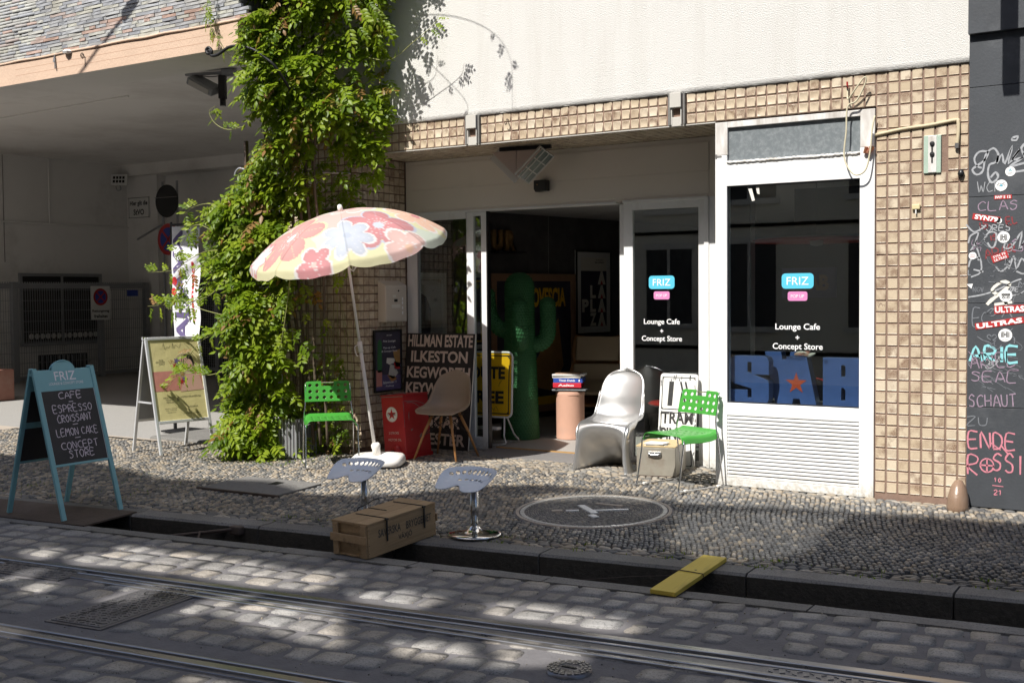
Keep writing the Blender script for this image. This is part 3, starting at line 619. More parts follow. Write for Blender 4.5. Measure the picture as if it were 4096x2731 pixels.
# cover plates in the track
def plate(name, label, m, x0, x1, y0, y1, z, studs, bars=(), text_=None, cat='cover'):
    cx, cy = (x0+x1)/2, (y0+y1)/2; e = empty(name, (cx, cy, z), RA, label, cat); w, h = (x1-x0), (y1-y0)
    MB().box(-w/2, w/2, -h/2, h/2, -.03, 0.004).build('plate', m, e, bevel=.003)
    MB().box(-w/2-.022, w/2+.022, -h/2-.022, h/2+.022, -.04, -0.002).build('frame', 'cast_iron', e)
    mb = MB(); r_ = 0
    nx, ny = studs
    for j in range(ny):
        for i in range(nx):
            px = -w/2+w*(i+.5+(j % 2)*.3)/(nx+.3); py = -h/2+h*(j+.5)/ny; a = .6 if (i+j) % 2 else -.6
            q = Matrix.Translation((px, py, .004)) @ Matrix.Rotation(a, 4, 'Z'); mb.box(-.012, .012, -.003, .003, 0, .0035, q)
    st_ = mb.build('tread_pattern', m, e); st_['kind'] = 'stuff'
    for bx0, bx1, by0, by1 in bars: MB().box(bx0, bx1, by0, by1, .002, .0055).build('slot', 'black_iron', e)
    return e
p1 = plate('track_cover', 'long cast iron track cover plate with lettering and a slot, between the rails', 'cast_iron', -5.20, -4.86, 3.66, 4.44, ZR+.004, (9, 22), [(-.10, -.085, -.30, .05), (-.15, -.11, .34, .35), (.10, .14, .34, .35), (-.03, -.01, .33, .345), (.04, .06, .33, .345), (-.15, -.11, -.35, -.34), (.10, .14, -.35, -.34), (-.03, -.01, -.35, -.335), (.03, .05, -.35, -.335)])
fm = FLAT(0.03, 0.20, .009, 0)
mb = MB(); ribbons(mb, [[(x*1.0, y) for x, y in circ(.045, 12)]+[(.045, 0)], [(x*1.0, y) for x, y in circ(.030, 12)]+[(.03, 0)], [(-.13, .02), (-.05, .05), (-.04, .0)], [(.13, -.02), (.05, -.05), (.04, 0)], [(-.13, .02), (-.10, -.03), (-.04, -.02)], [(.13, -.02), (.10, .03), (.04, .02)]], .006)
mb.build('emblem', 'black_iron', p1, mx=fm, clean=False)
text('HANNING & KAHL', .20, .022, 'black_iron', p1, FLAT(0.045, -.12, .007, R(90)), bold=.01); text('OSNABRUCK', .16, .02, 'black_iron', p1, FLAT(0.085, -.12, .007, R(90)), bold=.01)
plate('track_cover', 'smaller studded iron cover with four bolt rings, left of the points', 'cast_iron', -6.50, -5.88, 4.17, 4.37, ZR+.004, (13, 5), [])
plate('track_cover', 'narrow checkered iron strip at the right end of the rails', 'cast_iron', -1.75, -0.5, 4.80, 4.88, ZR+.004, (24, 2), [])
# round drain lid
e = empty('round_drain_lid', (-2.485, 4.335, ZR+.002), 0, 'small round cast iron lid with brick pattern between the rails', 'drain lid')
MB().lathe([(0, 0.012), (.085, .012), (.10, .008), (.105, -.03)], 32).build('lid', 'cast_iron', e, smooth=True)
mb = MB()
for rr, n in ((.092, 18), (.075, 15), (.058, 12)):
    for k in range(n):
        a = 2*math.pi*(k+.5*(n % 2))/n; q = Matrix.Rotation(a, 4, 'Z') @ Matrix.Translation((rr, 0, .012)); mb.box(-.006, .006, -rr*2.2/n, rr*2.2/n, 0, .004, q)
mb.build('brick_relief', 'old_steel', e)
MB().box(-.035, .035, -.008, .008, .012, .016).build('pick_slot', 'black_iron', e)
text('VMA', .05, .018, 'black_iron', e, FLAT(0, -.04, .013))

# utility cover let into the pavement
e = empty('pavement_cover', (-6.93, 6.93, gz(6.93)), R(2), 'large grey concrete cover slab with a small grating, in the shaded pebbles', 'cover')
q = Matrix.Rotation(math.atan(SL), 4, 'X')
MB().box(-.42, .42, -.275, .275, -.02, .012, q).build('slab', 'concrete', e, bevel=.004)
mb = MB()
for k in range(5): mb.box(.02+.018*k, .03+.018*k, .06, .17, .012, .0145, q)
for k in range(5): mb.box(.012, .112, .065+.022*k, .073+.022*k, .012, .0143, q)
mb.build('grating', 'black_iron', e)
MB().box(-.445, .445, -.30, -.277, -.02, .016, q).build('edge_bar', 'rust_plate', e)

# pebble mosaic roundel
ro = empty('pavement_roundel', (CIR[0], CIR[1], gz(CIR[1])), 0, 'round pebble mosaic with a white stone ring and a letter-like emblem, set in the pavement', 'mosaic')
q = Matrix.Rotation(math.atan(SL), 4, 'X')
MB().lathe([(0, -.004), (CIRR, -.004), (CIRR, -.03)], 48, mx=q).build('bed', 'joint', ro)
nr = 74; mbw = []
for ring_r, wd, m_, nn in ((.520, .030, 'white_ring', 74), (.556, .024, 'ochre_ring', 80)):
    mb_me = MB().box(-ring_r*math.pi/nn*.93, ring_r*math.pi/nn*.93, -wd/2, wd/2, -.02, .003).build('ring_stone', {'white_ring': 'frame_grey', 'ochre_ring': 'sand_stone'}[m_], ro, bevel=.002)
    for k in range(nn):
        a = 2*math.pi*k/nn; mx = q @ Matrix.Rotation(a, 4, 'Z') @ Matrix.Translation((0, ring_r, rng.uniform(0, .002)))
        if k == 0: mb_me.matrix_local = mx
        else:
            o = mb_me.copy(); COL.objects.link(o); o.parent = ro; o.matrix_local = mx
RX = []; r_ = .495
while r_ > .02:
    n = max(3, int(2*math.pi*r_/.043))
    for k in range(n):
        a = 2*math.pi*(k+rng.random()*.3)/n+r_*9; x, y = r_*math.cos(a), r_*math.sin(a)
        emb = abs(y-.0) < .0
        RX.append([[-math.sin(a)*.020, math.cos(a)*.0075, 0, x], [math.cos(a)*.020, math.sin(a)*.0075, 0, y], [0, 0, .6, SL*y-.001]])
    r_ -= .0172
RX = np.array(RX); bulk('mosaic_pebbles', 'pebble', pt[0], PF, RX, rng.random(len(RX))**1.9*.55, ro)
for nm, m_, a, b, w in (('emblem_bar', 'sign_white', (-.16, .10), (.06, -.09), .055), ('emblem_bar', 'sign_white', (-.17, -.11), (-.09, -.06), .035), ('emblem_bar', 'sign_white', (.0, -.02), (.22, .13), .03), ('emblem_bar', 'sign_white', (.06, -.15), (.13, -.20), .05), ('emblem_bar', 'sand_stone', (-.09, .21), (.13, .21), .04), ('emblem_bar', 'sand_stone', (-.26, -.16), (-.20, -.11), .06)):
    MB().bar((*a, SL*a[1]+.002), (*b, SL*b[1]+.002), w, .012).build(nm, m_, ro, bevel=.002)

# steel plate bridging the gutter under the chalk board, loose irons in the gutter
e = empty('gutter_plate', (-7.06, 5.36, ZR+.002), 0, 'brown steel plate bridging the gutter under the teal chalkboard', 'steel plate')
def gp(x, y, z=0): return (x+7.06, y-5.36, z)
y0, y1 = road_edge(-7.06)-.05, kerb_front(-7.06)+.06
pts = [(-7.06, y0), (-7.06, y1), (-11.5, kerb_front(-11.5)+.06), (-11.5, road_edge(-11.5)-.05)]
zs = [.006, gz(y1)-ZR+.006, gz(y1)-ZR-.01, .006]
vs = [gp(x, y, z) for (x, y), z in zip(pts, zs)]+[gp(x, y, z-.012) for (x, y), z in zip(pts, zs)]
MB().add(vs, [(0, 1, 2, 3), (7, 6, 5, 4), (0, 4, 5, 1), (1, 5, 6, 2), (2, 6, 7, 3), (3, 7, 4, 0)]).build('plate', 'rust_plate', e)
e = empty('gutter_sluice', (-6.25, 5.66, -.2), 0, 'rusty iron sluice bars lying in the gutter beside the steel plate', 'iron bars')
MB().bar((-.22, -.16, .03), (.10, .16, .06), .035, .012).build('bar', 'rust_plate', e)
MB().tube([(-.12, -.18, .06), (.22, .14, .09)], .011).build('rod', 'rust_plate', e)
MB().tube([(.02, -.04, .08), (.12, -.16, .02)], .008).build('rod', 'rust_plate', e)
MB().box(.16, .26, .10, .16, .05, .11).build('hinge', 'rust_plate', e, bevel=.01)
# stone apron in the passage mouth
box('passage_kerb', 'concrete', -10.1, -8.9, 8.42, 9.6, -.05, .02, bevel=.02)['kind'] = 'structure'

GX = []; 
for _ in range(1500):
    s_, t_ = rng.uniform(-9, 1), rng.uniform(T_NEAR-1.2, t_edge+.12); x, y = road_pt(s_, t_); r_ = rng.uniform(.0015, .005); a = rng.uniform(0, 6.28)
    GX.append([[r_*math.cos(a), -r_*math.sin(a), 0, x], [r_*math.sin(a), r_*math.cos(a), 0, y], [0, 0, r_*90, ZR-.001]])
bulk('grit', 'pebble', pt[0], PF, np.array(GX), rng.random(len(GX)), road)

# ------------------------------------------------------------------ cafe building
TP = 0.0838; TH = 0.0358
X_P0, X_P1 = -2.318, -1.668          # right pier
X_W0 = -3.575                        # left edge of the shop window
X_R = -7.29                          # left reveal of the doorway
ZB, ZT = 2.892, 3.1434               # tiled band
DY = 9.40                            # plane of the sliding doors
cafe = empty('cafe_building', (0, 0, 0), label='white rendered building with tiled ground floor, open sliding doors and a white shop window', cat='building')
mb = MB(); mb.box(-8.3, X_P1, 8.618, 9.0, ZT, 13.5)
w_ = mb.build('upper_wall', 'stucco', cafe)
# ragged lower edge of the render
mb = MB(); n = 140
vs = []
for i in range(n+1):
    x = X_R+.1+(X_P1-X_R-.1)*i/n; vs += [(x, 8.6175, ZT+.05), (x, 8.613, ZT+.004+random.uniform(-.008, .006)), (x, 8.63, ZT-.002)]
mb.add(vs, [(3*i+k, 3*i+k+1, 3*i+k+4, 3*i+k+3) for i in range(n) for k in (0, 1)]).build('render_edge', 'stucco', cafe, smooth=True)
# backing (grout) surfaces
mb = MB(); mb.box(-7.165, X_P1, 8.634, 8.9, ZB+.004, ZT); mb.box(X_P0, X_P1, 8.634, 8.9, -.1, ZB+.004); mb.box(-8.3, X_R-.004, 8.634, 8.9, -.1, ZT)
mb.box(-8.3, X_R-.004, 8.9, DY+.02, -.1, ZT)
mb.box(X_R-.1, X_W0, 8.9, DY+.05, ZB+.004, ZB+.2)
mb.build('grout_bed', 'grout', cafe)
box('wall_core', 'stucco', -8.3, X_P1, 9.0, 16.4, 2.95, 13.5, cafe)
box('side_wall', 'plaster_in', -8.32, -8.3, 8.63, 16, -.1, 4.4, cafe)
tile_t = []; r9 = np.random.default_rng(3)
for s in range(4):
    T = []
    for hs, z in ((1.0, -.008), (1.0, 0.0), (.90, .0035), (.84, .0022)):
        for cx, cy in ((-1, -1), (1, -1), (1, 1), (-1, 1)): T.append((cx*hs+r9.uniform(-.015, .015), cy*hs+r9.uniform(-.015, .015), z))
    tile_t.append(T)
TTF = [(i*4+k, i*4+(k+1) % 4, (i+1)*4+(k+1) % 4, (i+1)*4+k) for i in range(3) for k in range(4)]+[(12, 13, 14, 15)]
TX = []; TPOS = []
def tiles(o, xd, yd, nd, nx, ny, cut_x=None, skipf=None, px=TP, py=TP):
    o = np.array(o, float); xd = np.array(xd, float); yd = np.array(yd, float); nd = np.array(nd, float)
    for i in range(nx):
        for j in range(ny):
            u0, u1 = i*px, (i+1)*px
            if cut_x is not None: u1 = min(u1, cut_x)
            if u1-u0 < .02: continue
            c = o+xd*(u0+u1)/2+yd*(j+.5)*py
            if skipf and skipf(c): continue
            hx = (u1-u0)/2-(TP/2-TH); hy = TH; j1, j2 = rng.uniform(-.02, .02, 2); dz = rng.uniform(-.0012, .0012)
            m = np.zeros((3, 4)); m[:, 0] = (xd+nd*j1)*hx; m[:, 1] = (yd+nd*j2)*hy; m[:, 2] = nd; m[:, 3] = c+nd*dz
            TX.append(m)
VB = [(-5.96, -5.84), (-3.955, -3.845)]       # two vent boxes interrupt the band
vent_skip = lambda c: any(a-.03 < c[0] < b+.03 for a, b in VB)
key = lambda c: (-1.985 < c[0] < -1.845 and 2.37 < c[2] < 2.66)
row0 = lambda c: False
NR = 37
tiles((X_P0, 8.63, ZT-NR*TP), (1, 0, 0), (0, 0, 1), (0, -1, 0), 8, NR, X_P1-X_P0, key)
n_pier = len(TX)
nb = 57; tiles((X_P0-nb*TP, 8.63, ZT-3*TP), (1, 0, 0), (0, 0, 1), (0, -1, 0), nb, 3, None, vent_skip)
tiles((X_R-11*TP-.06, 8.63, ZT-NR*TP), (1, 0, 0), (0, 0, 1), (0, -1, 0), 12, NR, None)
tiles((X_R+.003, 8.634, ZB-34*TP), (0, 1, 0), (0, 0, 1), (1, 0, 0), 10, 34, DY-8.634)
tiles((X_R+.05, 8.65, ZB+.002), (1, 0, 0), (0, 1, 0), (0, 0, -1), 44, 9, X_W0-X_R-.05)
TX = np.array(TX); d4, v4 = in_view(TX[:, :, 3]); pieces('tile', 'tile', tile_t, TTF, TX, cafe, list(np.argsort(np.where(v4, d4, d4+1000))), smooth=False)
# pressed motifs (coffee pot, bowl, mill) on the first tile column
POT = [[(-.7, -.8), (.7, -.8), (.6, -.6), (-.6, -.6), (-.7, -.8)], [(-.5, -.6), (-.3, .4), (.3, .4), (.5, -.6)], [(-.3, .4), (0, .85), (.3, .4)], [(.4, .3), (.85, .4), (.8, -.1), (.5, -.4)], [(-.4, -.3), (-.7, .3), (-.85, .3)]]
BOWL = [[(-.8, .5), (.8, .5), (.7, .2), (.4, -.5), (.3, -.8), (-.3, -.8), (-.4, -.5), (-.7, .2), (-.8, .5)], [(-.5, .3), (-.3, -.4)], [(-.15, .3), (-.1, -.4)], [(.15, .3), (.1, -.4)], [(.5, .3), (.3, -.4)], [(-.6, .6), (0, .8), (.6, .6)]]
MILL = [[(-.7, .2), (-.2, 0), (-.2, -.8), (-.7, -.6), (-.7, .2)], [(-.2, 0), (.7, .1), (.7, -.7), (-.2, -.8)], [(-.5, .2), (-.1, .8), (.4, .2)], [(-.1, .8), (.8, .85)], [(-.1, -.3), (.6, -.25)]]
for k, r_ in enumerate(range(10, NR, 2)):
    z = ZT-(r_+.5)*TP; mb = MB(); ribbons(mb, [[(x*.032, y*.032) for x, y in L] for L in (POT, MILL, POT, BOWL, MILL)[k % 5] if True], .0035)
    mb.build('pressed_motif', 'grout', cafe, mx=FAC(X_P0+TP/2, 8.6285, z), clean=False)
for k, r_ in enumerate(range(12, 36, 4)):
    z = ZT-(r_+.5)*TP; mb = MB(); ribbons(mb, [[(x*.032, y*.032) for x, y in L] for L in (POT, BOWL, MILL)[k % 3]], .0035)
    mb.build('pressed_motif', 'grout', cafe, mx=FAC(X_R-.06, 8.6285, z), clean=False)
# end profile of the band
box('band_end_profile', 'frame_grey', -7.172, -7.145, 8.622, 8.66, ZB-.005, ZT, cafe, .004)
box('soffit_edge_strip', 'frame_grey', -7.15, X_W0, 8.622, 8.645, ZB-.010, ZB-.002, cafe)
# vent boxes
for a, b in VB:
    e = MB().box(a-.02, a, 8.60, 8.75, ZB+.0, ZT).box(b-.0, b+.016, 8.60, 8.75, ZB, ZT).build('vent_cheek', 'concrete', cafe)
    mb = MB(); mb.box(a, b-.012, 8.585, 8.66, 3.03, ZT+.004); mb.box(a+.008, b-.014, 8.605, 8.66, ZB-.012, 2.955); mb.box(a+.004, a+.014, 8.60, 8.66, ZB, 3.03); mb.box(b-.022, b-.012, 8.60, 8.66, ZB, 3.03)
    mb.build('vent_box', 'frame_grey', cafe, bevel=.003)
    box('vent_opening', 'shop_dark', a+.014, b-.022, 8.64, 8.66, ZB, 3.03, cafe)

# fascia above the sliding doors
mb = MB(); mb.box(X_R+.012, X_W0, DY, DY+.14, 2.372, ZB-.003); mb.build('fascia', 'fascia', cafe)
box('fascia_panel', 'fascia', -7.25, -3.955, DY-.007, DY, 2.602, 2.848, cafe, .002)
box('fascia_panel', 'fascia', -7.25, -3.955, DY-.004, DY, 2.40, 2.598, cafe, .002)
box('fascia_lip', 'white_paint', X_R+.012, -4.86, DY-.012, DY+.1, 2.352, 2.372, cafe, .003)
box('fascia_lip', 'white_paint', -4.79, -3.97, DY-.02, DY+.1, 2.352, 2.378, cafe, .003)

# glazed side panels and sliding leaves
def leaf_frame(name, x0, x1, y, z0, z1, sl, sr, st_, sb, mt, label=None, glass=True, dep=.045):
    e = empty(name, (x0, y, z0)); e.parent = cafe
    w, h = x1-x0, z1-z0; mb = MB()
    mb.box(0, sl, 0, dep, 0, h); mb.box(w-sr, w, 0, dep, 0, h); mb.box(sl, w-sr, 0.001, dep-.001, h-st_, h); mb.box(sl, w-sr, 0.001, dep-.001, 0, sb)
    mb.build('frame', mt, e, bevel=.003)
    if glass: MB().box(sl-.005, w-sr+.005, dep*.45, dep*.45+.006, sb-.005, h-st_+.005).build('pane', 'glass', e)
    return e
leaf_frame('side_panel', X_R+.014, -6.535, DY+.0, 0.0, 2.352, .14, .0, .065, .09, 'white_paint')
box('pane_seal', 'grey_metal', -7.142, -7.128, DY-.003, DY+.02, .09, 2.287, cafe)
leaf_frame('sliding_door', -6.535, -6.30, DY+.005, 0.0, 2.35, .082, .06, .04, .125, 'white_paint')
box('door_seal', 'black_plastic', -6.30, -6.287, DY+.008, DY+.06, 0.02, 2.35, cafe)
leaf_frame('sliding_door', -4.862, -4.79, DY+.06, 0.0, 2.35, .045, .0, .03, .1, 'white_paint', glass=False)
leaf_frame('side_panel', -4.788, -4.00, DY, 0.0, 2.352, .09, .058, .065, .05, 'white_paint')
mb = MB(); mb.box(-4.0, -3.955, DY-.015, DY+.1, 0, 2.372); mb.box(-3.955, X_W0, DY-.004, DY+.1, 0, 2.372); mb.build('door_post', 'white_paint', cafe, bevel=.003)
box('threshold', 'mat_rubber', X_R, -3.98, DY-.05, DY+.12, -.03, 0.012, cafe)
box('entrance_mat', 'mat_rubber', -6.25, -4.80, 9.02, DY-.05, -.02, 0.010, cafe, .003)
box('threshold_trim', 'gold', -6.28, -4.80, DY+.12, DY+.15, .0, 0.022, cafe)

# shop window
sw = empty('shop_window', (0, 0, 0)); sw.parent = cafe
WY = 8.618
mb = MB(); mb.box(X_W0, -3.478, WY, 8.70, 0, 2.62); mb.box(-2.432, X_P0-.004, WY, 8.70, 0, 2.60); mb.box(-3.478, -2.432, WY+.001, 8.70, 2.376, 2.566)
mb.box(-3.478, -2.432, WY+.001, 8.70, .562, .662); mb.box(-3.478, -2.432, WY+.001, 8.70, .0, .066)
mb.build('frame', 'white_paint', sw, bevel=.003)
m_, n_ = base_mat('grimy_frame', (0.6, 0.58, 0.55), 0.45)
z_ = n_.new('ShaderNodeSeparateXYZ'); n_.l(n_.pos(), z_.inputs[0]); n_.l(n_.mixc(n_.step(n_.noise(n_.scl(n_.pos(), 6, 6, 1.5), 2.2, 5), 0.35, 0.7), (0.72, 0.71, 0.69), (0.42, 0.38, 0.34)), n_.b.inputs['Base Color']); M['grimy'] = m_
mb = MB(); mb.box(X_W0, -3.472, WY, 8.70, 2.622, ZB-.012); mb.box(-2.430, X_P0-.004, WY, 8.70, 2.602, ZB-.012); mb.box(-3.472, -2.43, WY+.001, 8.70, 2.834, ZB-.012)
mb.build('frame', 'grimy', sw, bevel=.003)
m_, n_ = base_mat('frosted_pane', (0.16, 0.18, 0.19), 0.35)
n_.l(n_.mixc(n_.step(n_.noise(n_.pos(), 26, 6, 0.75), 0.45, 0.8), (0.155, 0.175, 0.185), (0.30, 0.32, 0.33)), n_.b.inputs['Base Color']); M['frosted'] = m_
box('transom_pane', 'frosted', -3.472, -2.43, WY+.028, 8.66, 2.555, 2.84, sw)
mb = MB(); n = 90; vs = []
for i in range(n+1):
    x = -3.475+1.045*i/n; a = .012+.010*random.random(); zc = 2.565+.003*random.uniform(-1, 1)
    vs += [(x, WY-.001, zc+.008), (x, WY-.012, zc+.002), (x, WY-.012, zc-a*.5), (x, WY+.001, zc-a)]
mb.add(vs, [(4*i+k, 4*i+k+1, 4*i+k+5, 4*i+k+4) for i in range(n) for k in range(3)]).build('foam_seal', 'grimy', sw, smooth=True)
MB().box(-3.478, -2.432, WY+.03, WY+.036, .655, 2.38).build('pane', 'glass', sw)
mb = MB(); mb.box(-3.478, -2.432, WY+.022, WY+.03, .662, .672); mb.box(-3.478, -3.472, WY+.022, WY+.03, .672, 2.376); mb.box(-2.438, -2.432, WY+.022, WY+.03, .672, 2.376); mb.box(-3.478, -2.432, WY+.022, WY+.03, 2.366, 2.376)
mb.build('pane_seal', 'black_plastic', sw)
ns = 17; dz = (.562-.066)/ns
smesh = None
for k in range(ns):
    z = .066+dz*k; th = .022
    mb = MB(); mb.add([(-3.476, WY+.004, z+.003), (-2.434, WY+.004, z+.003), (-2.434, WY+.004, z+.016), (-3.476, WY+.004, z+.016), (-3.476, WY+.03, z+.029), (-2.434, WY+.03, z+.029)], [(0, 1, 2, 3), (3, 2, 5, 4)])
    mb.build('louvre_slat', 'white_paint', sw, clean=False, solid=.0025)
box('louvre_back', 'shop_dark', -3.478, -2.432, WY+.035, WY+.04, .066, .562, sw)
MB().box(-3.572, -3.560, WY-.006, WY+.002, 2.60, 2.63).box(-3.566, -3.52, WY-.003, WY+.002, 2.606, 2.618).build('bracket', 'old_steel', sw)
# tape scraps
flat('tape_scrap', 'paper', [(-.02, .05), (.01, .05), (.035, -.045), (.012, -.05)], sw, FAC(-3.29, WY+.028, 2.30)); flat('tape_scrap', 'paper', [(-.012, .03), (.014, .03), (.018, -.03), (-.002, -.022)], sw, FAC(-3.235, WY+.028, 2.33))

# vinyl lettering on the glass
def vinyl(x, y, z, k, parent):
    p = lambda dz, lift=.001: FAC(x, y, z+dz*k)
    flat('logo_plate', 'vinyl_blue', rrect(.252*k, .118*k, .03*k), parent, p(0), .001); text('FRIZ', .172*k, .060*k, 'vinyl_white', parent, p(0), .0022)
    flat('logo_plate', 'vinyl_pink', rrect(.155*k, .072*k, .018*k), parent, p(-.117), .001); text('POP UP', .105*k, .025*k, 'vinyl_white', parent, p(-.117), .0022)
    text('Lounge Cafe', .352*k, .062*k, 'vinyl_white', parent, p(-.358), bold=.012); text('+', .032*k, .032*k, 'vinyl_white', parent, p(-.435), bold=.015); text('Concept Store', .395*k, .062*k, 'vinyl_white', parent, p(-.51), bold=.012)
vinyl(-2.912, WY+.027, 1.622, 1.0, sw)
sp2 = [o for o in bpy.data.objects if o.name.startswith('side_panel')][-1]
vinyl(-4.42+4.788, -.001+.019, 1.632, 1.0, sp2)

# room behind the doors
mb = MB(); mb.box(-8.25, -1.75, DY+.12, 16.3, -.05, 0.004); mb.build('shop_floor', 'shop_floor', cafe)
box('shop_ceiling', 'shop_ceiling', -8.25, -1.75, DY+.14, 16.3, 2.50, 2.56, cafe)
mb = MB(); n9 = Vector((.986, -.163, 0)); a = Vector((-7.52-.163/.986*1.95, 9.33, 0)); b = Vector((-7.52+.1653*4.9, 16.2, 0))
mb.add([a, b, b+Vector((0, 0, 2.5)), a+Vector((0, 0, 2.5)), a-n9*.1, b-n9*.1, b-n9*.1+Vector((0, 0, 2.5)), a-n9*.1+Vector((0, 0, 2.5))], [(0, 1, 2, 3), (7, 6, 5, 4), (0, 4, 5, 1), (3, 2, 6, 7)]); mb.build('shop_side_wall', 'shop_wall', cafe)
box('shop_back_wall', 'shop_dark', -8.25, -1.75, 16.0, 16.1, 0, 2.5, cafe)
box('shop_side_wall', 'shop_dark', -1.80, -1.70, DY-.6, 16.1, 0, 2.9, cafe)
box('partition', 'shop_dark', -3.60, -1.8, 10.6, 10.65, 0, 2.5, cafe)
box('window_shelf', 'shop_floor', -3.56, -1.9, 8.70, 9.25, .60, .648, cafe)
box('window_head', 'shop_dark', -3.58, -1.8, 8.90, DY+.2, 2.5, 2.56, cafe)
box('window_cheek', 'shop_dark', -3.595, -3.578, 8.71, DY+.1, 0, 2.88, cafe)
mb = MB()
for y in (10.9, 12.35, 13.8): mb.bar((-7.52+.1653*(y-11.28)+.004, y, .1), (-7.52+.1653*(y-11.28)+.004, y, 2.5), .006, .006)
mb.build('wall_joint', 'grey_print', cafe)

# things fixed to the facade
def thing(name, loc, label, cat, rz=0.0, group=None, rot=None): return empty(name, loc, rz, label, cat, group, rot)
e = thing('cable', (-2.42, 8.60, 2.6), 'loose cream cable looping down from the tiles over the shop window frame', 'cable')
P = [(-.10, 0, .44), (-.09, -.02, .36), (-.03, -.05, .42), (.04, -.06, .50), (.045, -.05, .46), (-.02, -.04, .34), (-.09, -.03, .30), (-.10, -.03, .12), (-.115, -.03, -.05), (-.08, -.04, -.15), (-.02, -.05, -.205), (.05, -.05, -.17), (.08, -.04, -.03), (.09, -.03, .12), (.105, -.015, .22)]
MB().tube(catmull(P, 8), .0062, 8).build('cord', mat('cable_cream', (0.55, 0.50, 0.36), 0.5, var=0.1), e, smooth=True)
MB().tube([(-.10, 0, .44), (-.10, -.01, .49)], .007, 8).build('terminal', 'sign_red', e); MB().tube([(-.096, -.004, .41), (-.102, -.008, .46)], .005, 6).build('terminal', 'black_plastic', e)
e = thing('pipe_bracket', (-2.345, 8.61, 2.62), 'white lug and copper sleeve at the upper right corner of the shop window', 'bracket')
box('lug', 'white_paint', -.012, .02, -.02, .0, -.02, .075, e, .004); MB().tube([(-.02, -.02, -.07), (.012, -.02, -.02)], .018, 10).build('sleeve', 'copper', e); MB().tube([(-.045, -.01, -.065), (-.03, -.02, -.02)], .014, 8).build('sleeve', 'copper', e)
e = thing('wall_conduit', (-2.03, 8.622, 2.70), 'painted-over conduit running across the tiles of the right pier', 'pipe')
MB().tube(catmull([(-.29, 0, -.015), (-.1, 0, .012), (.1, 0, .025), (.27, 0, .045), (.29, -.005, .03), (.292, -.01, -.05), (.285, -.012, -.13)], 5), .013, 8).build('conduit', mat('conduit', (0.50, 0.42, 0.28), 0.6, var=0.2), e, smooth=True)
MB().tube([(.285, -.012, -.12), (.284, -.012, -.155)], .016, 8).build('end_cap', 'old_steel', e)
e = thing('old_fitting_plate', (-1.915, 8.618, 2.515), 'pale green rusty metal plate with two keyholes on the tiled pier', 'plate')
box('plate', mat('pale_green', (0.36, 0.46, 0.38), 0.5, var=0.1, dirt=(0.30, 0.17, 0.10), dirt_amt=0.6), -.06, .06, -.004, .02, -.135, .135, e, .004)
box('centre_strip', 'grimy', -.028, .03, -.007, -.003, -.13, .13, e, .002)
mb = MB()
for z in (.075, .0): mb.lathe([(0, .012), (.016, .010), (.018, 0)], 12, (0, 0, 0), frame((0, -.006, z), (1, 0, 0), (0, 0, 1)))
mb.build('keyhole', 'black_iron', e); box('key_slot', 'black_iron', -.005, .005, -.012, -.006, -.06, .08, e)
e = thing('cable_clip', (-2.025, 8.62, 2.145), 'small cream plastic cable clip on the tiles', 'clip'); box('clip_body', mat('clip', (0.6, 0.52, 0.3), 0.5), -.028, .028, -.018, .008, -.018, .018, e, .004); box('clip_foot', 'sign_white', -.004, .004, -.014, .0, -.05, -.018, e)
e = thing('black_tape_lump', (-1.718, 8.615, 2.365), 'small lump of black tape near the black wall', 'tape'); MB().lathe([(0, -.03), (.018, -.02), (.024, 0), (.014, .028), (0, .03)], 9).build('tape', 'black_plastic', e, smooth=True)
e = thing('wall_hook', (-5.53, 8.60, 3.05), 'little rusty hook screwed into the tiled band', 'hook'); MB().tube(catmull([(0, .03, .03), (0, 0, .03), (.012, -.01, .01), (.0, -.01, -.018), (-.014, -.01, -.005)], 5), .004, 6).build('hook', 'rust_plate', e)
e = thing('wheel_guard_stone', (-1.70, 8.50, -.02), 'worn brown stone bollard at the foot of the tiled pier', 'guard stone')
MB().lathe([(.095, -.02), (.10, .03), (.092, .10), (.07, .17), (.035, .215), (0, .225)], 18, mx=Matrix.Rotation(R(-7), 4, 'X') @ Matrix.Scale(.75, 4, (1, 0, 0))).build('stone', mat('guard_stone', (0.24, 0.16, 0.11), 0.3, var=0.3, scale=9, dirt=(0.30, 0.26, 0.22), bump=0.2), e, smooth=True)
e = thing('heater', (-5.58, 8.98, 2.885), 'triangular double infrared heater hanging under the tiled soffit', 'heater', rz=R(8))
box('mount_bar', 'black_iron', -.25, .26, -.02, .02, -.035, .0, e, .003)
mb = MB(); mb.prism([(-.29, -.05), (.20, -.05), (-.05, -.29)], -.09, -.085, frame((0, 0, 0), (1, 0, 0), (0, 0, 1)).copy()); 
A, B, C_ = (-.30, -.045), (.20, -.045), (-.055, -.28)
mb = MB(); mb.prism([A, (-.055, -.045), C_], .06, .075, FAC(0, 0, 0)); mb.prism([(-.050, -.045), B, C_], .06, .075, FAC(0, 0, 0)); mb.build('end_plate', mat('heater_beige', (0.40, 0.31, 0.26), 0.5, var=0.1), e, bevel=.002)
mb = MB(); mb.bar((A[0], .0, A[1]), (C_[0], .0, C_[1]), .14, .012, up=(0, 1, 0)); mb.build('housing', 'frame_grey', e)
q = frame((.115, -.005, -.165), (math.cos(R(54)), 0, math.sin(R(54))), (0, 1, 0))
q = frame(((B[0]+C_[0])/2+.02, .0, (B[1]+C_[1])/2-.01), (B[0]-C_[0], 0, B[1]-C_[1]), (0.35, .8, -.45))
MB().box(-.17, .17, -.085, .085, -.012, .0, q).build('reflector', 'lamp_glass', e)
mb = MB()
for x in (-.17, -.057, .057, .17): mb.box(x-.005, x+.005, -.09, .09, -.018, .008, q)
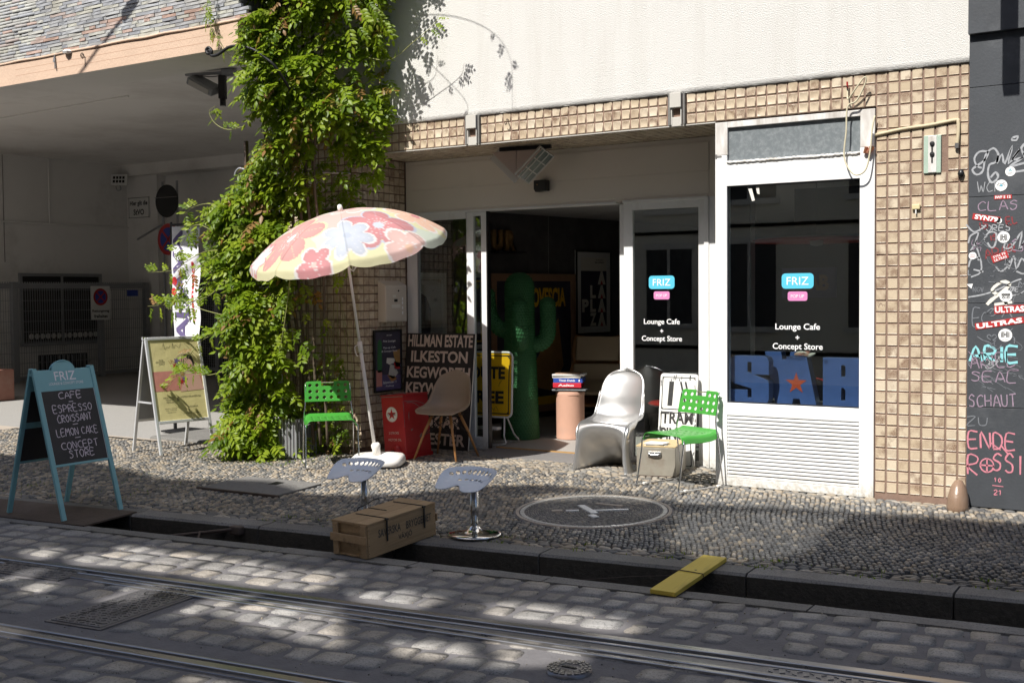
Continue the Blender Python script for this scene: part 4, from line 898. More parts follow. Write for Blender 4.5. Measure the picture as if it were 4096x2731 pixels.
for y in (-.088, -.03, .03, .088): mb.box(-.175, .175, y-.005, y+.005, -.017, .009, q)
mb.build('grille', 'frame_grey', e)
e = thing('loudspeaker', (-5.625, DY-.008, 2.555), 'small black loudspeaker on the fascia above the open door', 'loudspeaker')
MB().prism([(-.065, .052), (.065, .052), (.065, -.05), (-.05, -.058), (-.065, -.03)], 0, .085, FAC(0, 0, 0)).build('case', 'black_plastic', e, bevel=.006)
text('a', .02, .012, 'gold', e, FAC(-.025, -.085, .01), .001)

# ------------------------------------------------------------------ building over the passage
BY = 7.60
bb = empty('passage_building', (0, 0, 0), label='building with grey and pink split stone cladding over a pink concrete beam and dark passage', cat='building')
box('cladding_bed', 'joint', -34, -7.78, BY+.018, 8.3, 4.058, 13.5, bb)
mb = MB(); mb.box(-34, -7.78, BY-.012, 8.22, 3.815, 4.058); bo_ = mb.build('beam', 'pink_concrete', bb); bo_.data.materials.append(M['ceiling'])
for p in bo_.data.polygons:
    if p.normal.z < -.5: p.material_index = 1
mb = MB()
for i in range(1): mb.tube(catmull([(x, BY-.014+random.uniform(-.004, .004), 4.052+random.uniform(-.006, .004)) for x in np.arange(-13, -7.7, .25)], 3), .014, 6)
mb.build('beam_lip', 'pink_concrete', bb, smooth=True)
mb = MB()
for z in (3.90, 3.965): mb.add([(-11.1, BY-.0125, z), (-8, BY-.0125, z-.004), (-8, BY-.0125, z), (-11.1, BY-.0125, z+.004)], [(0, 1, 2, 3)])
mb.build('shutter_mark', mat('pink_mark', (0.42, 0.25, 0.17), 0.9), bb, clean=False)
box('ceiling', 'ceiling', -34, -8.3, 8.22, 16.3, 4.2, 4.35, bb)
box('ceiling_edge_beam', 'ceiling', -34, -8.3, 8.18, 8.24, 3.83, 4.22, bb)
box('upper_block', 'joint', -34, -8.35, 8.3, 16.4, 4.36, 13.5, bb)
box('left_wall', 'plaster_in', -19.6, -19.42, 8.2, 16.2, -.1, 4.2, bb)
box('back_wall', 'plaster_in', -19.6, -8.3, 15.97, 16.2, -.1, 4.2, bb)
box('back_beam', 'ceiling', -19.42, -8.3, 15.55, 15.97, 3.98, 4.2, bb)
box('pillar', 'plaster_in', -19.42, -18.50, 15.75, 15.97, 0, 3.98, bb)
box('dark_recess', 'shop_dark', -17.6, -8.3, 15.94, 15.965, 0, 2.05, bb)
mb = MB(); mb.box(-19.43, -19.405, 11.32, 11.335, 1.2, 4.1); mb.box(-19.43, -19.41, 12.95, 12.96, 2.2, 4.18); mb.build('wall_crack', 'worn_grey', bb)
MB().tube([(-18.52, 15.93, 3.95), (-18.52, 15.93, 1.9)], .02, 6).build('pipe', 'plaster_in', bb)
mb = MB()
w_e = empty('window', (0, 0, 0)); w_e.parent = bb
mb.box(-19.42, -19.36, 13.22, 13.27, .62, 2.0); mb.box(-19.42, -19.36, 15.0, 15.05, .62, 2.0); mb.box(-19.42, -19.36, 13.27, 15.0, 1.94, 2.0); mb.box(-19.42, -19.36, 13.27, 15.0, .62, .68); mb.box(-19.42, -19.37, 14.12, 14.16, .68, 1.94); mb.build('window_frame', 'galv', w_e)
box('window_pane', 'shop_dark', -19.418, -19.40, 13.27, 15.0, .68, 1.94, w_e)
for k in range(13): MB().lathe([(0, .01), (.05, .008), (.055, 0)], 10, mx=frame((-19.39, 13.45+k*.12, .80), (0, 1, 0), (0, 0, 1))).build('round_sticker', 'plaster_in', w_e)
MB().tube([(-19.38, 11.9, 2.95), (-19.38, 15.9, 2.95)], .018, 6).tube([(-19.38, 13.9, 2.95), (-19.38, 13.9, 4.18)], .018, 6).build('conduit', 'plaster_in', bb)
MB().tube([(-12.5, 10.2, 4.19), (-18.9, 10.6, 4.19)], .015, 6).build('conduit', 'ceiling', bb)
v_e = empty('wall_vent', (0, 0, 0)); v_e.parent = bb
box('vent_frame', 'black_iron', -19.42, -19.39, 13.6, 14.68, .08, .44, v_e)
mb = MB()
for k in range(11): mb.box(-19.40, -19.37, 13.65+k*.095, 13.67+k*.095, .10, .42)
mb.build('vent_bars', 'galv', v_e)
# stone slips
BX = []; rowh = .0335; z = 4.066
while z < 5.6:
    x = -13.4-random.random()*.2
    while x < -7.80:
        L = random.choice((.09, .13, .16, .20, .24, .28))*random.uniform(.85, 1.1)
        BX.append([[L/2-.0015, 0, 0, x+L/2], [0, 0, -1, BY+.012-random.random()**2.5*.009], [0, rowh/2-.0012, 0, z+rowh/2]]); x += L
    z += rowh
slip_t = []
for s in range(6):
    r_ = np.random.default_rng(90+s); T = []
    for hs, zz in ((1, -.02), (1, .004), (.97, .010)):
        for cx, cy in ((-1, -1), (0, -1), (1, -1), (1, 1), (0, 1), (-1, 1)): T.append((cx*hs, cy*(hs if hs == 1 else .86), zz+(r_.uniform(-.003, .004) if zz > 0 else 0)))
    slip_t.append(T)
SLF = [(i*6+k, i*6+(k+1) % 6, (i+1)*6+(k+1) % 6, (i+1)*6+k) for i in range(2) for k in range(6)]+[(12, 13, 16, 17), (13, 14, 15, 16)]
BX = np.array(BX); d5, v5 = in_view(BX[:, :, 3], 0.02); pieces('stone_slip', 'slip', slip_t, SLF, BX, bb, list(np.argsort(np.where(v5, d5, d5+1000))), smooth=False)
e = thing('beam_bracket', (-10.42, BY-.02, 4.0), 'bent metal strap and cable tie hanging on the pink beam', 'bracket')
MB().bar((0, 0, .05), (.02, -.01, -.10), .018, .004).bar((0, 0, .05), (.16, 0, .075), .006, .006).bar((0, 0, .02), (.0, -.01, -.03), .03, .004).build('strap', 'old_steel', e); MB().lathe([(0, 0), (.05, 0), (.06, .02), (.03, .04), (0, .045)], 7, (.22, 0, .03)).build('plaster_lump', 'plaster_in', e)
e = thing('wire_loop', (-9.98, BY-.02, 3.97), 'thin wire with a ring at its top on the pink beam', 'wire')
MB().tube([(0.045, 0, -.10), (.045, 0, -.0), (.02, 0, .01)], .003, 5).tube([(.022*math.cos(a*.7)-.0, 0, .02+.022*math.sin(a*.7)) for a in range(10)], .004, 5).build('wire', 'black_iron', e)

# ------------------------------------------------------------------ black building on the right
bk = empty('black_building', (0, 0, 0), label='black panelled wall covered in chalk graffiti and stickers at the right edge', cat='building')
BKY = 8.598
box('wall', 'black_render', X_P1+.004, 9, BKY+.02, 16, -.1, 13.5, bk)
zs = [0.005, .717, 1.447, 2.193, 2.957]
for a, b in zip(zs, zs[1:]+[3.322]):
    for x0, x1 in ((X_P1+.004, .10), (.106, 1.9), (1.906, 3.7)): box('wall_panel', 'black_render', x0, x1, BKY, BKY+.03, a+.002, b-.002, bk, .002)
box('upper_panel', 'black_render', X_P1+.002, 9, BKY-.045, BKY+.03, 3.322, 13.5, bk, .003)
def bkp(px, py): return FAC(-1.667+(px-3880)*.001648, BKY, 3.577-(py)*.001768)
M['spray_white'] = mat('spray_white', (0.34, 0.35, 0.37), 0.8, var=0.5, scale=45); M['spray_pink'] = mat('spray_pink', (0.55, 0.20, 0.25), 0.8, var=0.3, scale=80); M['spray_cyan'] = mat('spray_cyan', (0.25, 0.58, 0.62), 0.6, var=0.15, scale=60)
M['spray_red'] = mat('spray_red', (0.20, 0.035, 0.04), 0.8, var=0.4, scale=70); M['chalk_grey'] = mat('chalk_grey', (0.17, 0.18, 0.20), 0.9, var=0.6, scale=50); M['chalk_lilac'] = mat('chalk_lilac', (0.30, 0.22, 0.29), 0.9, var=0.5, scale=70)
k_ = .001648
def gl(lines, px, py, m, w, name='graffiti'):
    mb = MB(); ribbons(mb, [[(x*k_, -y*k_*1.07) for x, y in L] for L in lines], w); return mb.build(name, m, bk, mx=bkp(px, py) @ Matrix.Translation((0, 0, .0022)), clean=False)
# big white tag
gl([[(30, 70), (10, 60), (0, 30), (20, 5), (55, 10), (40, 40), (10, 60), (-8, 75), (10, 95), (35, 80), (45, 20), (75, -5), (95, 20), (85, 50), (60, 60), (55, 100), (70, 130), (95, 110), (85, 90), (65, 110)], [(95, 25), (90, 55), (110, 20), (120, 60), (150, -10), (135, 60), (180, 5), (150, 45), (190, 40), (140, 70), (200, 60)], [(195, 30), (185, 0), (215, -20), (230, 20), (205, 50), (195, 20)], [(150, -40), (170, -45), (165, -30), (148, -32), (150, -40)], [(140, 95), (215, 88)]], 3905, 600, 'spray_white', .014)
hand('WCR', .16, .075, 'spray_white', bk, bkp(3965, 745), .005, name='graffiti'); hand('CLAS', .26, .062, 'chalk_lilac', bk, bkp(4000, 820), .007, name='graffiti')
hand('PORES', .20, .04, 'spray_white', bk, bkp(3990, 908), .007, name='graffiti')
gl([[(0, 60), (10, 30), (40, 20), (30, 60), (45, 110), (40, 130)], [(30, 60), (10, 90)]], 3883, 905, 'spray_white', .012); gl([[(0, 30), (20, 0), (50, 5), (45, 50), (30, 60), (15, 40)], [(100, 20), (80, 60), (110, 60), (150, 0), (140, 70), (170, 20)]], 3945, 925, 'spray_white', .011)
gl([[(0, 40), (10, 10), (45, 5), (50, 60), (10, 80)], [(20, 50), (60, 60)]], 3885, 1020, 'spray_white', .012); gl([[(0, 20), (30, 10), (60, 40), (30, 70), (10, 50)], [(60, 60), (80, 10), (90, 60), (110, 20), (130, 50), (120, 80), (90, 70)]], 3985, 1010, 'spray_white', .011)
gl([[(0, 90), (60, 80), (120, 60), (180, 30), (210, 20)]], 3885, 1090, 'spray_white', .010); gl([[(0, 0), (30, 30), (60, 20), (80, 5)]], 3874, 890, 'spray_white', .010)
for s, px, py, w, h in (('IS', 3945, 895, .06, .05), ('EL', 4055, 880, .07, .05), ('IS', 3985, 945, .045, .035), ('APAR', 4010, 1000, .20, .06)): hand(s, w, h, 'spray_red', bk, bkp(px, py) @ Matrix.Rotation(R(12), 4, 'Z'), .010, name='graffiti')
gl([[(40, 20), (20, 0), (60, -30), (90, -20), (60, 10), (20, 40), (0, 60)], [(60, 30), (80, 60)], [(30, 60), (100, 50)]], 3960, 1150, 'paper', .022); gl([[(0, 0), (30, 10), (10, 40), (60, 30), (90, 0)], [(100, 20), (80, 60), (120, 40)]], 4035, 1135, 'spray_white', .007); hand('NGV', .07, .035, 'chalk_grey', bk, bkp(3925, 1150), .004, name='graffiti')
hand('79E', .06, .03, 'spray_white', bk, bkp(4065, 1150), .005, name='graffiti')
hand('E', .05, .13, 'chalk_grey', bk, bkp(3920, 1260), .008, name='graffiti'); gl([[(0, 0), (20, 15), (40, 0), (20, -15), (0, 0)], [(60, 20), (80, -10), (100, 20)]], 3960, 1240, 'chalk_grey', .008)
gl([[(15, 0), (0, -12), (8, -22), (18, -14), (28, -22), (38, -12), (15, 6)]], 3962, 1350, 'chalk_grey', .006)
hand('ARIE', .32, .105, 'spray_cyan', bk, bkp(3990, 1405), .017, jit=.03, name='graffiti'); hand('ARIEL', .30, .10, 'chalk_lilac', bk, bkp(3985, 1430) @ Matrix.Rotation(R(6), 4, 'Z'), .007, name='graffiti'); hand('SEAL', .30, .07, 'chalk_lilac', bk, bkp(3990, 1495), .007, name='graffiti')
hand('SCHAUT', .31, .085, 'chalk_lilac', bk, bkp(3985, 1590) @ Matrix.Rotation(R(3), 4, 'Z'), .008, name='graffiti'); hand('ZU', .14, .06, 'chalk_grey', bk, bkp(3925, 1675), .007, name='graffiti')
hand('ENDE', .31, .115, 'spray_pink', bk, bkp(3985, 1750), .0115, jit=.03, name='graffiti'); hand('R', .07, .135, 'spray_pink', bk, bkp(3910, 1850), .0115, name='graffiti'); hand('SS', .14, .125, 'spray_pink', bk, bkp(4032, 1835), .0115, name='graffiti'); hand('I', .001, .14, 'spray_pink', bk, bkp(4098, 1840), .0115, name='graffiti')
gl([[(27*math.cos(a*.65), 27*math.sin(a*.65)) for a in range(11)], [(0, -26), (0, 26)], [(-26, 0), (26, 0)]], 3966, 1850, 'spray_pink', .010); gl([[(-45, -40), (0, -10)], [(0, -30), (30, 5)]], 4020, 1795, 'spray_pink', .010)
hand('10', .045, .032, 'spray_pink', bk, bkp(4010, 1905), .006, name='graffiti'); gl([[(-22, 0), (22, 2)]], 4010, 1928, 'spray_pink', .006); hand('21', .055, .033, 'spray_pink', bk, bkp(4012, 1955), .006, name='graffiti')
mb = MB()
for _ in range(26):
    x, y = random.uniform(-60, 110), random.uniform(-70, 70); a = random.uniform(-.7, .1); L = random.uniform(20, 70)
    ribbons(mb, [[(x*k_, y*k_), ((x+L*.5*math.cos(a))*k_, (y+L*.5*math.sin(a)+3)*k_), ((x+L*math.cos(a))*k_, (y+L*math.sin(a))*k_)]], .0035)
mb.build('chalk_smear', 'chalk_grey', bk, mx=bkp(3980, 1480) @ Matrix.Translation((0, 0, .0014)), clean=False)
for q_, (m_, n_) in enumerate((('chalk_grey', 16), ('chalk_lilac', 6), ('spray_white', 5))):
    for _ in range(n_):
        x, y = random.uniform(3890, 4090), random.uniform(880, 1480); L = [(0, 0)]
        for k in range(random.randint(3, 7)): L.append((L[-1][0]+random.uniform(-26, 34), L[-1][1]+random.uniform(-26, 26)))
        L = [(min(max(a, 3884-x), 4110-x), b) for a, b in L]; gl([L], x, y, m_, random.choice((.003, .004, .006, .008)), 'scribble')
# stickers
def sticker(px, py, poly, m, texts, rot=0.0):
    q = bkp(px, py) @ Matrix.Rotation(rot, 4, 'Z') @ Matrix.Translation((0, 0, .0036)); o = flat('sticker', m, poly, bk, q, 0)
    for s, w, h, y, tm, b in texts: 
        t = text(s, w, h, tm, o, Matrix.Translation((0, y, 0)), .0010, b)
    return o
sticker(4048, 690, circ(.033), 'vinyl_white', [('ANW', .03, .010, -.012, 'black_print', .01), ('A', .025, .022, .010, 'teal', .03)]); sticker(4013, 742, circ(.039), 'vinyl_white', [('SwaF', .045, .011, .014, 'black_print', 0), ('People', .055, .013, .0, 'black_print', 0), ('o', .018, .016, -.001, 'vinyl_blue', .05)])
sticker(4020, 788, rrect(.115, .028, .003), 'sign_red', [('IWF S 12', .10, .019, 0, 'vinyl_white', .03)]); sticker(3955, 868, rrect(.185, .042, .003), 'sign_red', [('SYN79', .155, .034, 0, 'vinyl_white', .04)], R(-11))
sticker(4005, 880, circ(.020), 'vinyl_white', [('ilili', .022, .018, 0, 'black_print', .02)]); sticker(4024, 945, circ(.040), 'vinyl_white', [('iIHIi', .045, .035, .002, 'black_print', .03), ('IIIII', .05, .01, -.02, 'black_print', .02)])
sticker(3901, 1015, circ(.026), 'vinyl_white', [('Szene', .03, .009, .006, 'sign_red', 0), ('NORD', .032, .010, -.008, 'sign_red', 0)]); sticker(4010, 1022, rrect(.11, .05, .002), 'sign_red', [('SYN 79', .085, .018, .011, 'vinyl_white', .02), ('ULTRAS', .085, .018, -.012, 'vinyl_white', .02)], R(20))
sticker(4035, 1175, circ(.042), 'vinyl_white', [('MMMM', .055, .022, .008, 'black_print', .03), ('o-o', .05, .018, -.012, 'black_print', .02)]); sticker(4050, 1228, rrect(.20, .055, .002), 'sign_red', [('ULTRAS', .19, .042, 0, 'vinyl_white', .04)], R(3)); sticker(4010, 1283, rrect(.32, .045, .002), 'sign_red', [('ULTRAS', .30, .036, 0, 'vinyl_white', .04)], R(9))
sticker(4034, 1330, circ(.045), 'vinyl_white', [('iIHIi', .055, .04, .005, 'black_print', .03), ('ULTRAS', .04, .008, -.03, 'black_print', 0)]); sticker(3890, 1135, [(-.02, .012), (.022, .015), (.012, -.02)], 'vinyl_white', [])
e = thing('hanging_sign', (-1.49, 7.90, 3.75), 'narrow blade sign projecting from the black wall above the frame', 'sign'); box('sign_board', 'black_plastic', -.052, .052, -.04, .04, 0, 2.5, e, .004); box('arm', 'black_iron', -.02, .02, 0, .70, 2.2, 2.24, e); box('arm', 'black_iron', -.02, .02, 0, .70, .3, .34, e)
e = thing('span_wire', (0, 0, 0), 'overhead span wire whose shadow crosses the stone cladding', 'wire')
S1 = Vector((-11.25*.93, BY, 3.93)); S1 = Vector((-9.93, BY, 3.87)); S2 = Vector((-8.93, BY, 4.62)); dS = S2-S1; a_ = S1+dS*2.2-LDIR*.1; b_ = S1-dS*.6-LDIR*4
MB().tube([a_, a_.lerp(b_, .5), b_], .016, 6).build('wire', 'black_iron', e)
sh = S1+dS*.52; tq = None
# insulator where the wire shadow thickens
den = (a_-b_); best = min((abs(((a_.lerp(b_, t/400))+LDIR*((BY-a_.lerp(b_, t/400).y)/LDIR.y)-Vector((-9.25, BY, 4.36))).length), t) for t in range(401)); c_ = a_.lerp(b_, best[1]/400); dd = den.normalized()
MB().tube([c_-dd*.14, c_+dd*.14], .045, 8).tube([c_+dd*.5, c_+dd*.75], .038, 8).build('insulator', 'black_plastic', e)

# ------------------------------------------------------------------ house across the street (behind the camera; an added screen on it shades the street; it shows in the panes)
OY = -2.5
op = empty('opposite_building', (0, 0, 0), label='house across the street with an added rooftop hoarding that shades the street', cat='building')
M['opp_wall'] = mat('opp_wall', (0.60, 0.56, 0.47), 0.85, var=0.08, scale=1.0)
box('facade', 'opp_wall', -40, 30, -14, OY-.10, -.2, 7.0, op)
mb = MB(); mf = MB(); ml = MB()
for fl in range(3):
    z0 = .9+fl*2.3; x = -38
    while x < 28:
        mb.box(x, x+1.0, OY-.11, OY-.085, z0, z0+1.5); mf.box(x-.08, x+1.08, OY-.10, OY-.05, z0-.10, z0); mf.box(x-.08, x+1.08, OY-.10, OY-.06, z0+1.5, z0+1.62); mf.box(x+.47, x+.53, OY-.10, OY-.075, z0, z0+1.5); x += 2.3
    for k in range(5): ml.box(-40, 30, OY-.10, OY-.07, z0-.5-.12*k*0, z0-.44)
mb.build('window_panes', 'shop_dark', op); mf.build('window_frames', 'frame_grey', op); ml.build('string_course', 'frame_grey', op)
def hole_xz(x, y, zg): return (x-.14*(y-OY), zg+1.19*(y-OY))
top = [(-38, 7.0), (-11, 7.0), (-9.4, 7.15), (-8.6, 6.95), (-8.0, 6.8), (-7.0, 7.1), (-6.3, 6.85), (-5.7, 7.15), (-5.25, 7.75), (-4.8, 8.05), (-3.9, 8.05), (-3.5, 7.85), (-2.5, 8.08), (-1.9, 8.18), (-1.4, 8.25), (0, 8.3), (28, 8.3)]
roadp = [[[-6.68, 4.54], [-6.68, 4.7], [-6.54, 4.69], [-6.43, 4.52], [-6.49, 4.46]], [[-6.28, 4.68], [-6.12, 4.84], [-6.22, 4.94], [-6.09, 5.02], [-5.89, 4.98], [-5.72, 5.03], [-5.52, 5.04], [-5.5, 4.88], [-5.5, 4.66], [-5.82, 4.64], [-6.05, 4.55]], [[-5.32, 4.72], [-5.33, 4.97], [-5.16, 5.08], [-4.96, 5.03], [-4.62, 5.1], [-4.54, 5.02], [-4.52, 4.79], [-4.65, 4.75], [-4.81, 4.7], [-5.08, 4.7]],
 [[-6.18, 4.03], [-6.21, 4.25], [-6.13, 4.3], [-6.06, 4.16], [-6.13, 4.0]], [[-5.91, 4.01], [-5.9, 4.14], [-5.78, 4.12], [-5.72, 4.01], [-5.75, 3.92]], [[-5.28, 4.05], [-5.31, 4.33], [-5.17, 4.39], [-5.1, 4.21], [-5.1, 4.06]], [[-4.71, 4.09], [-4.76, 4.34], [-4.62, 4.49], [-4.58, 4.27], [-4.62, 4.11]], [[-4.38, 4.41], [-4.07, 4.5], [-3.7, 4.1], [-3.94, 4.09], [-4.3, 4.15], [-4.47, 4.2]],
 [[-4.12, 4.86], [-3.95, 5.0], [-3.7, 4.97], [-3.72, 4.76], [-4.0, 4.74]], [[-3.33, 5.07], [-3.16, 5.14], [-3.0, 5.14], [-2.66, 5.12], [-2.6, 4.96], [-2.74, 4.92], [-2.92, 4.92], [-3.1, 4.89], [-3.21, 4.88]], [[-2.97, 4.53], [-2.79, 4.58], [-2.58, 4.56], [-2.54, 4.45], [-2.65, 4.34], [-2.79, 4.25]], [[-3.39, 4.25], [-3.13, 4.38], [-2.92, 4.37], [-2.93, 4.22], [-3.21, 4.15]]]
pavp = [[[-4.71, 7.48], [-4.41, 7.93], [-3.95, 7.93], [-3.70, 7.9], [-3.83, 7.7], [-4.18, 7.72], [-4.46, 7.4]], [[-3.4, 7.44], [-3.22, 7.70], [-2.34, 7.93], [-2.35, 7.6], [-2.3, 6.88], [-2.42, 6.55], [-2.77, 6.44], [-3.16, 6.74], [-3.24, 7.26]]]
cu = bpy.data.curves.new('screen', 'CURVE'); cu.dimensions = '2D'; cu.fill_mode = 'BOTH'
def spl(P, grow=0.0):
    if grow:
        cx = sum(p[0] for p in P)/len(P); cy = sum(p[1] for p in P)/len(P); P = [(cx+(p[0]-cx)*(1+grow), cy+(p[1]-cy)*(1+grow)) for p in P]
    s = cu.splines.new('POLY'); s.points.add(len(P)-1)
    for i, (x, y) in enumerate(P): s.points[i].co = (x, y, 0, 1)
    s.use_cyclic_u = True
tp = [hole_xz(x, y, -.05) for x, y in top]
spl([(tp[0][0], 6.95)]+tp+[(tp[-1][0], 6.95)][::1])
for P in roadp: spl([hole_xz(x, y, ZR) for x, y in P], .30)
for P in pavp: spl([hole_xz(x, y, gz(y)) for x, y in P], .04)
co = bpy.data.objects.new('tmp', cu); COL.objects.link(co); bpy.context.view_layer.update()
me = bpy.data.meshes.new_from_object(co.evaluated_get(bpy.context.evaluated_depsgraph_get())); bpy.data.objects.remove(co); me.materials.clear(); me.materials.append(M['grey_metal'])
ho = link('added_sun_screen', me, op, frame((0, OY, 0), (1, 0, 0), (0, 0, 1))); k = ho.modifiers.new('t', 'SOLIDIFY'); k.thickness = .02  # unseen screen added to shape the light; holes drawn from the wanted sun patches
# added slats that thin the sun through the screen's two pavement openings
mb = MB()
for P in pavp:
    q = [hole_xz(x, y, gz(y)) for x, y in P]; x0, x1 = min(p[0] for p in q)-.05, max(p[0] for p in q)+.05; z0, z1 = min(p[1] for p in q), max(p[1] for p in q); z = z0
    while z < z1: mb.box(x0, x1, OY-.03, OY-.02, z, z+.030); z += .075
mb.build('sun_slats', 'grey_metal', op)

# ------------------------------------------------------------------ perforated sheets
def sheet_holes(nx, ny, w, h, fn, holes, inside=None):
    """grid in metric (u, v) with round holes cut out (their rims snapped to circles), mapped by fn"""
    U = np.zeros((ny+1, nx+1, 2))
    for j in range(ny+1):
        for i in range(nx+1): U[j, i] = (-w/2+w*i/nx, -h/2+h*j/ny)
    keep = np.ones((ny, nx), bool); cell = max(w/nx, h/ny)
    for (cx, cy, r) in holes:
        d = np.hypot(U[..., 0]-cx, U[..., 1]-cy); near = (d < r+cell*.55) & (d > r-cell*.75) & (d > 1e-6)
        f = np.where(near, r/np.maximum(d, 1e-6), 1.0)
        inner = d <= r-cell*.75
        U[..., 0] = np.where(near, cx+(U[..., 0]-cx)*f, U[..., 0]); U[..., 1] = np.where(near, cy+(U[..., 1]-cy)*f, U[..., 1])
        dd = np.hypot((U[:-1, :-1, 0]+U[1:, 1:, 0])/2-cx, (U[:-1, :-1, 1]+U[1:, 1:, 1])/2-cy); keep &= ~(dd < r*.93)
    vs = []; fs = []
    for j in range(ny+1):
        for i in range(nx+1): vs.append(fn(U[j, i, 0], U[j, i, 1]))
    for j in range(ny):
        for i in range(nx):
            if keep[j, i] and (inside is None or inside(-w/2+w*(i+.5)/nx, -h/2+h*(j+.5)/ny)): fs.append((j*(nx+1)+i, j*(nx+1)+i+1, (j+1)*(nx+1)+i+1, (j+1)*(nx+1)+i))
    return MB().add(vs, fs)

# ------------------------------------------------------------------ green perforated chairs
def green_chair(loc, rz, label):
    e = thing('chair', loc, label, 'chair', rz, 'green perforated metal chairs')
    # local: front = -y, seat 0.44 high
    W_, D_ = .45, .40
    holes = [(-.155+.062*i, -.135+.075*j, .0145) for i in range(6) for j in range(4)]
    def seat(u, v):
        z = .445+.016*math.cos(v*6)-.0
        x = u; lim = .175
        if abs(u) > lim:
            t = abs(u)-lim; a = min(t/.045, 1.35); x = math.copysign(lim+.045*math.sin(a)+max(0, t-.045*1.35)*.25, u); z -= .045*(1-math.cos(a))+max(0, t-.045*1.35)*1.0
        z += .030*max(0, (v-.08)/.12)**2; z -= .012*math.exp(-((v)/.1)**2)
        return (x, v+.01, z)
    sheet_holes(114, 84, .53, .40, seat, holes).build('seat', 'green_paint', e, smooth=True, solid=.004, clean=False)
    hb = [(-.165+.066*i, -.062+.062*j, .0165) for i in range(6) for j in range(3) if not (j == 2 and i in (2, 3))]
    def back(u, v):
        zz = .70+v*.97; y = .215+v*.20+.045*(1-math.cos(u*5.2))*-1+.02; y = .222+v*.22-.35*u*u
        return (u, y, zz)
    def inb(u, v):
        if v > .052 and abs(u) < .058: return False
        cx, cy = .175, .062
        if abs(u) > cx and v > cy and math.hypot(abs(u)-cx, v-cy) > .040: return False
        return True
    sheet_holes(126, 62, .43, .205, back, hb, inb).build('backrest', 'green_paint', e, smooth=True, solid=.004, clean=False)
    for s in (-1, 1):
        x = s*.235
        P = [(s*.19, -.155, .425), (x-.0*s, -.185, .40), (x, -.20, .30), (x+.005*s, -.245, .03), (x+.005*s, -.25, .008), (x+.005*s, -.20, .006), (x+.005*s, .20, .006), (x+.005*s, .245, .01), (x, .24, .05), (x-.005*s, .185, .42), (x-.02*s, .185, .55), (x-.025*s, .20, .64), (x-.03*s, .225, .78)]
        MB().tube(catmull(P, 5), .0062, 8).build('frame_side', 'chrome', e, smooth=True)
        for y in (-.17, .19): MB().box(x-.006, x+.018, y-.018, y+.018, .0, .018).build('foot_pad', 'paper', e, bevel=.003)
    MB().tube([(-.20, .245, .785), (.20, .245, .785)], .005, 6).build('crossbar', 'chrome', e)
    e.scale = (1, 1, .94)
    return e
green_chair((-3.80, 8.43, gz(8.43)+.004), math.atan2(.34, -.90)+math.pi*1.0 if False else R(-22), 'green perforated chair at the right, beside the metal box and the shop window')
green_chair((-7.11, 8.00, gz(8.0)+.004), R(46), 'green perforated chair at the left, standing before the vine and the tiled pier')

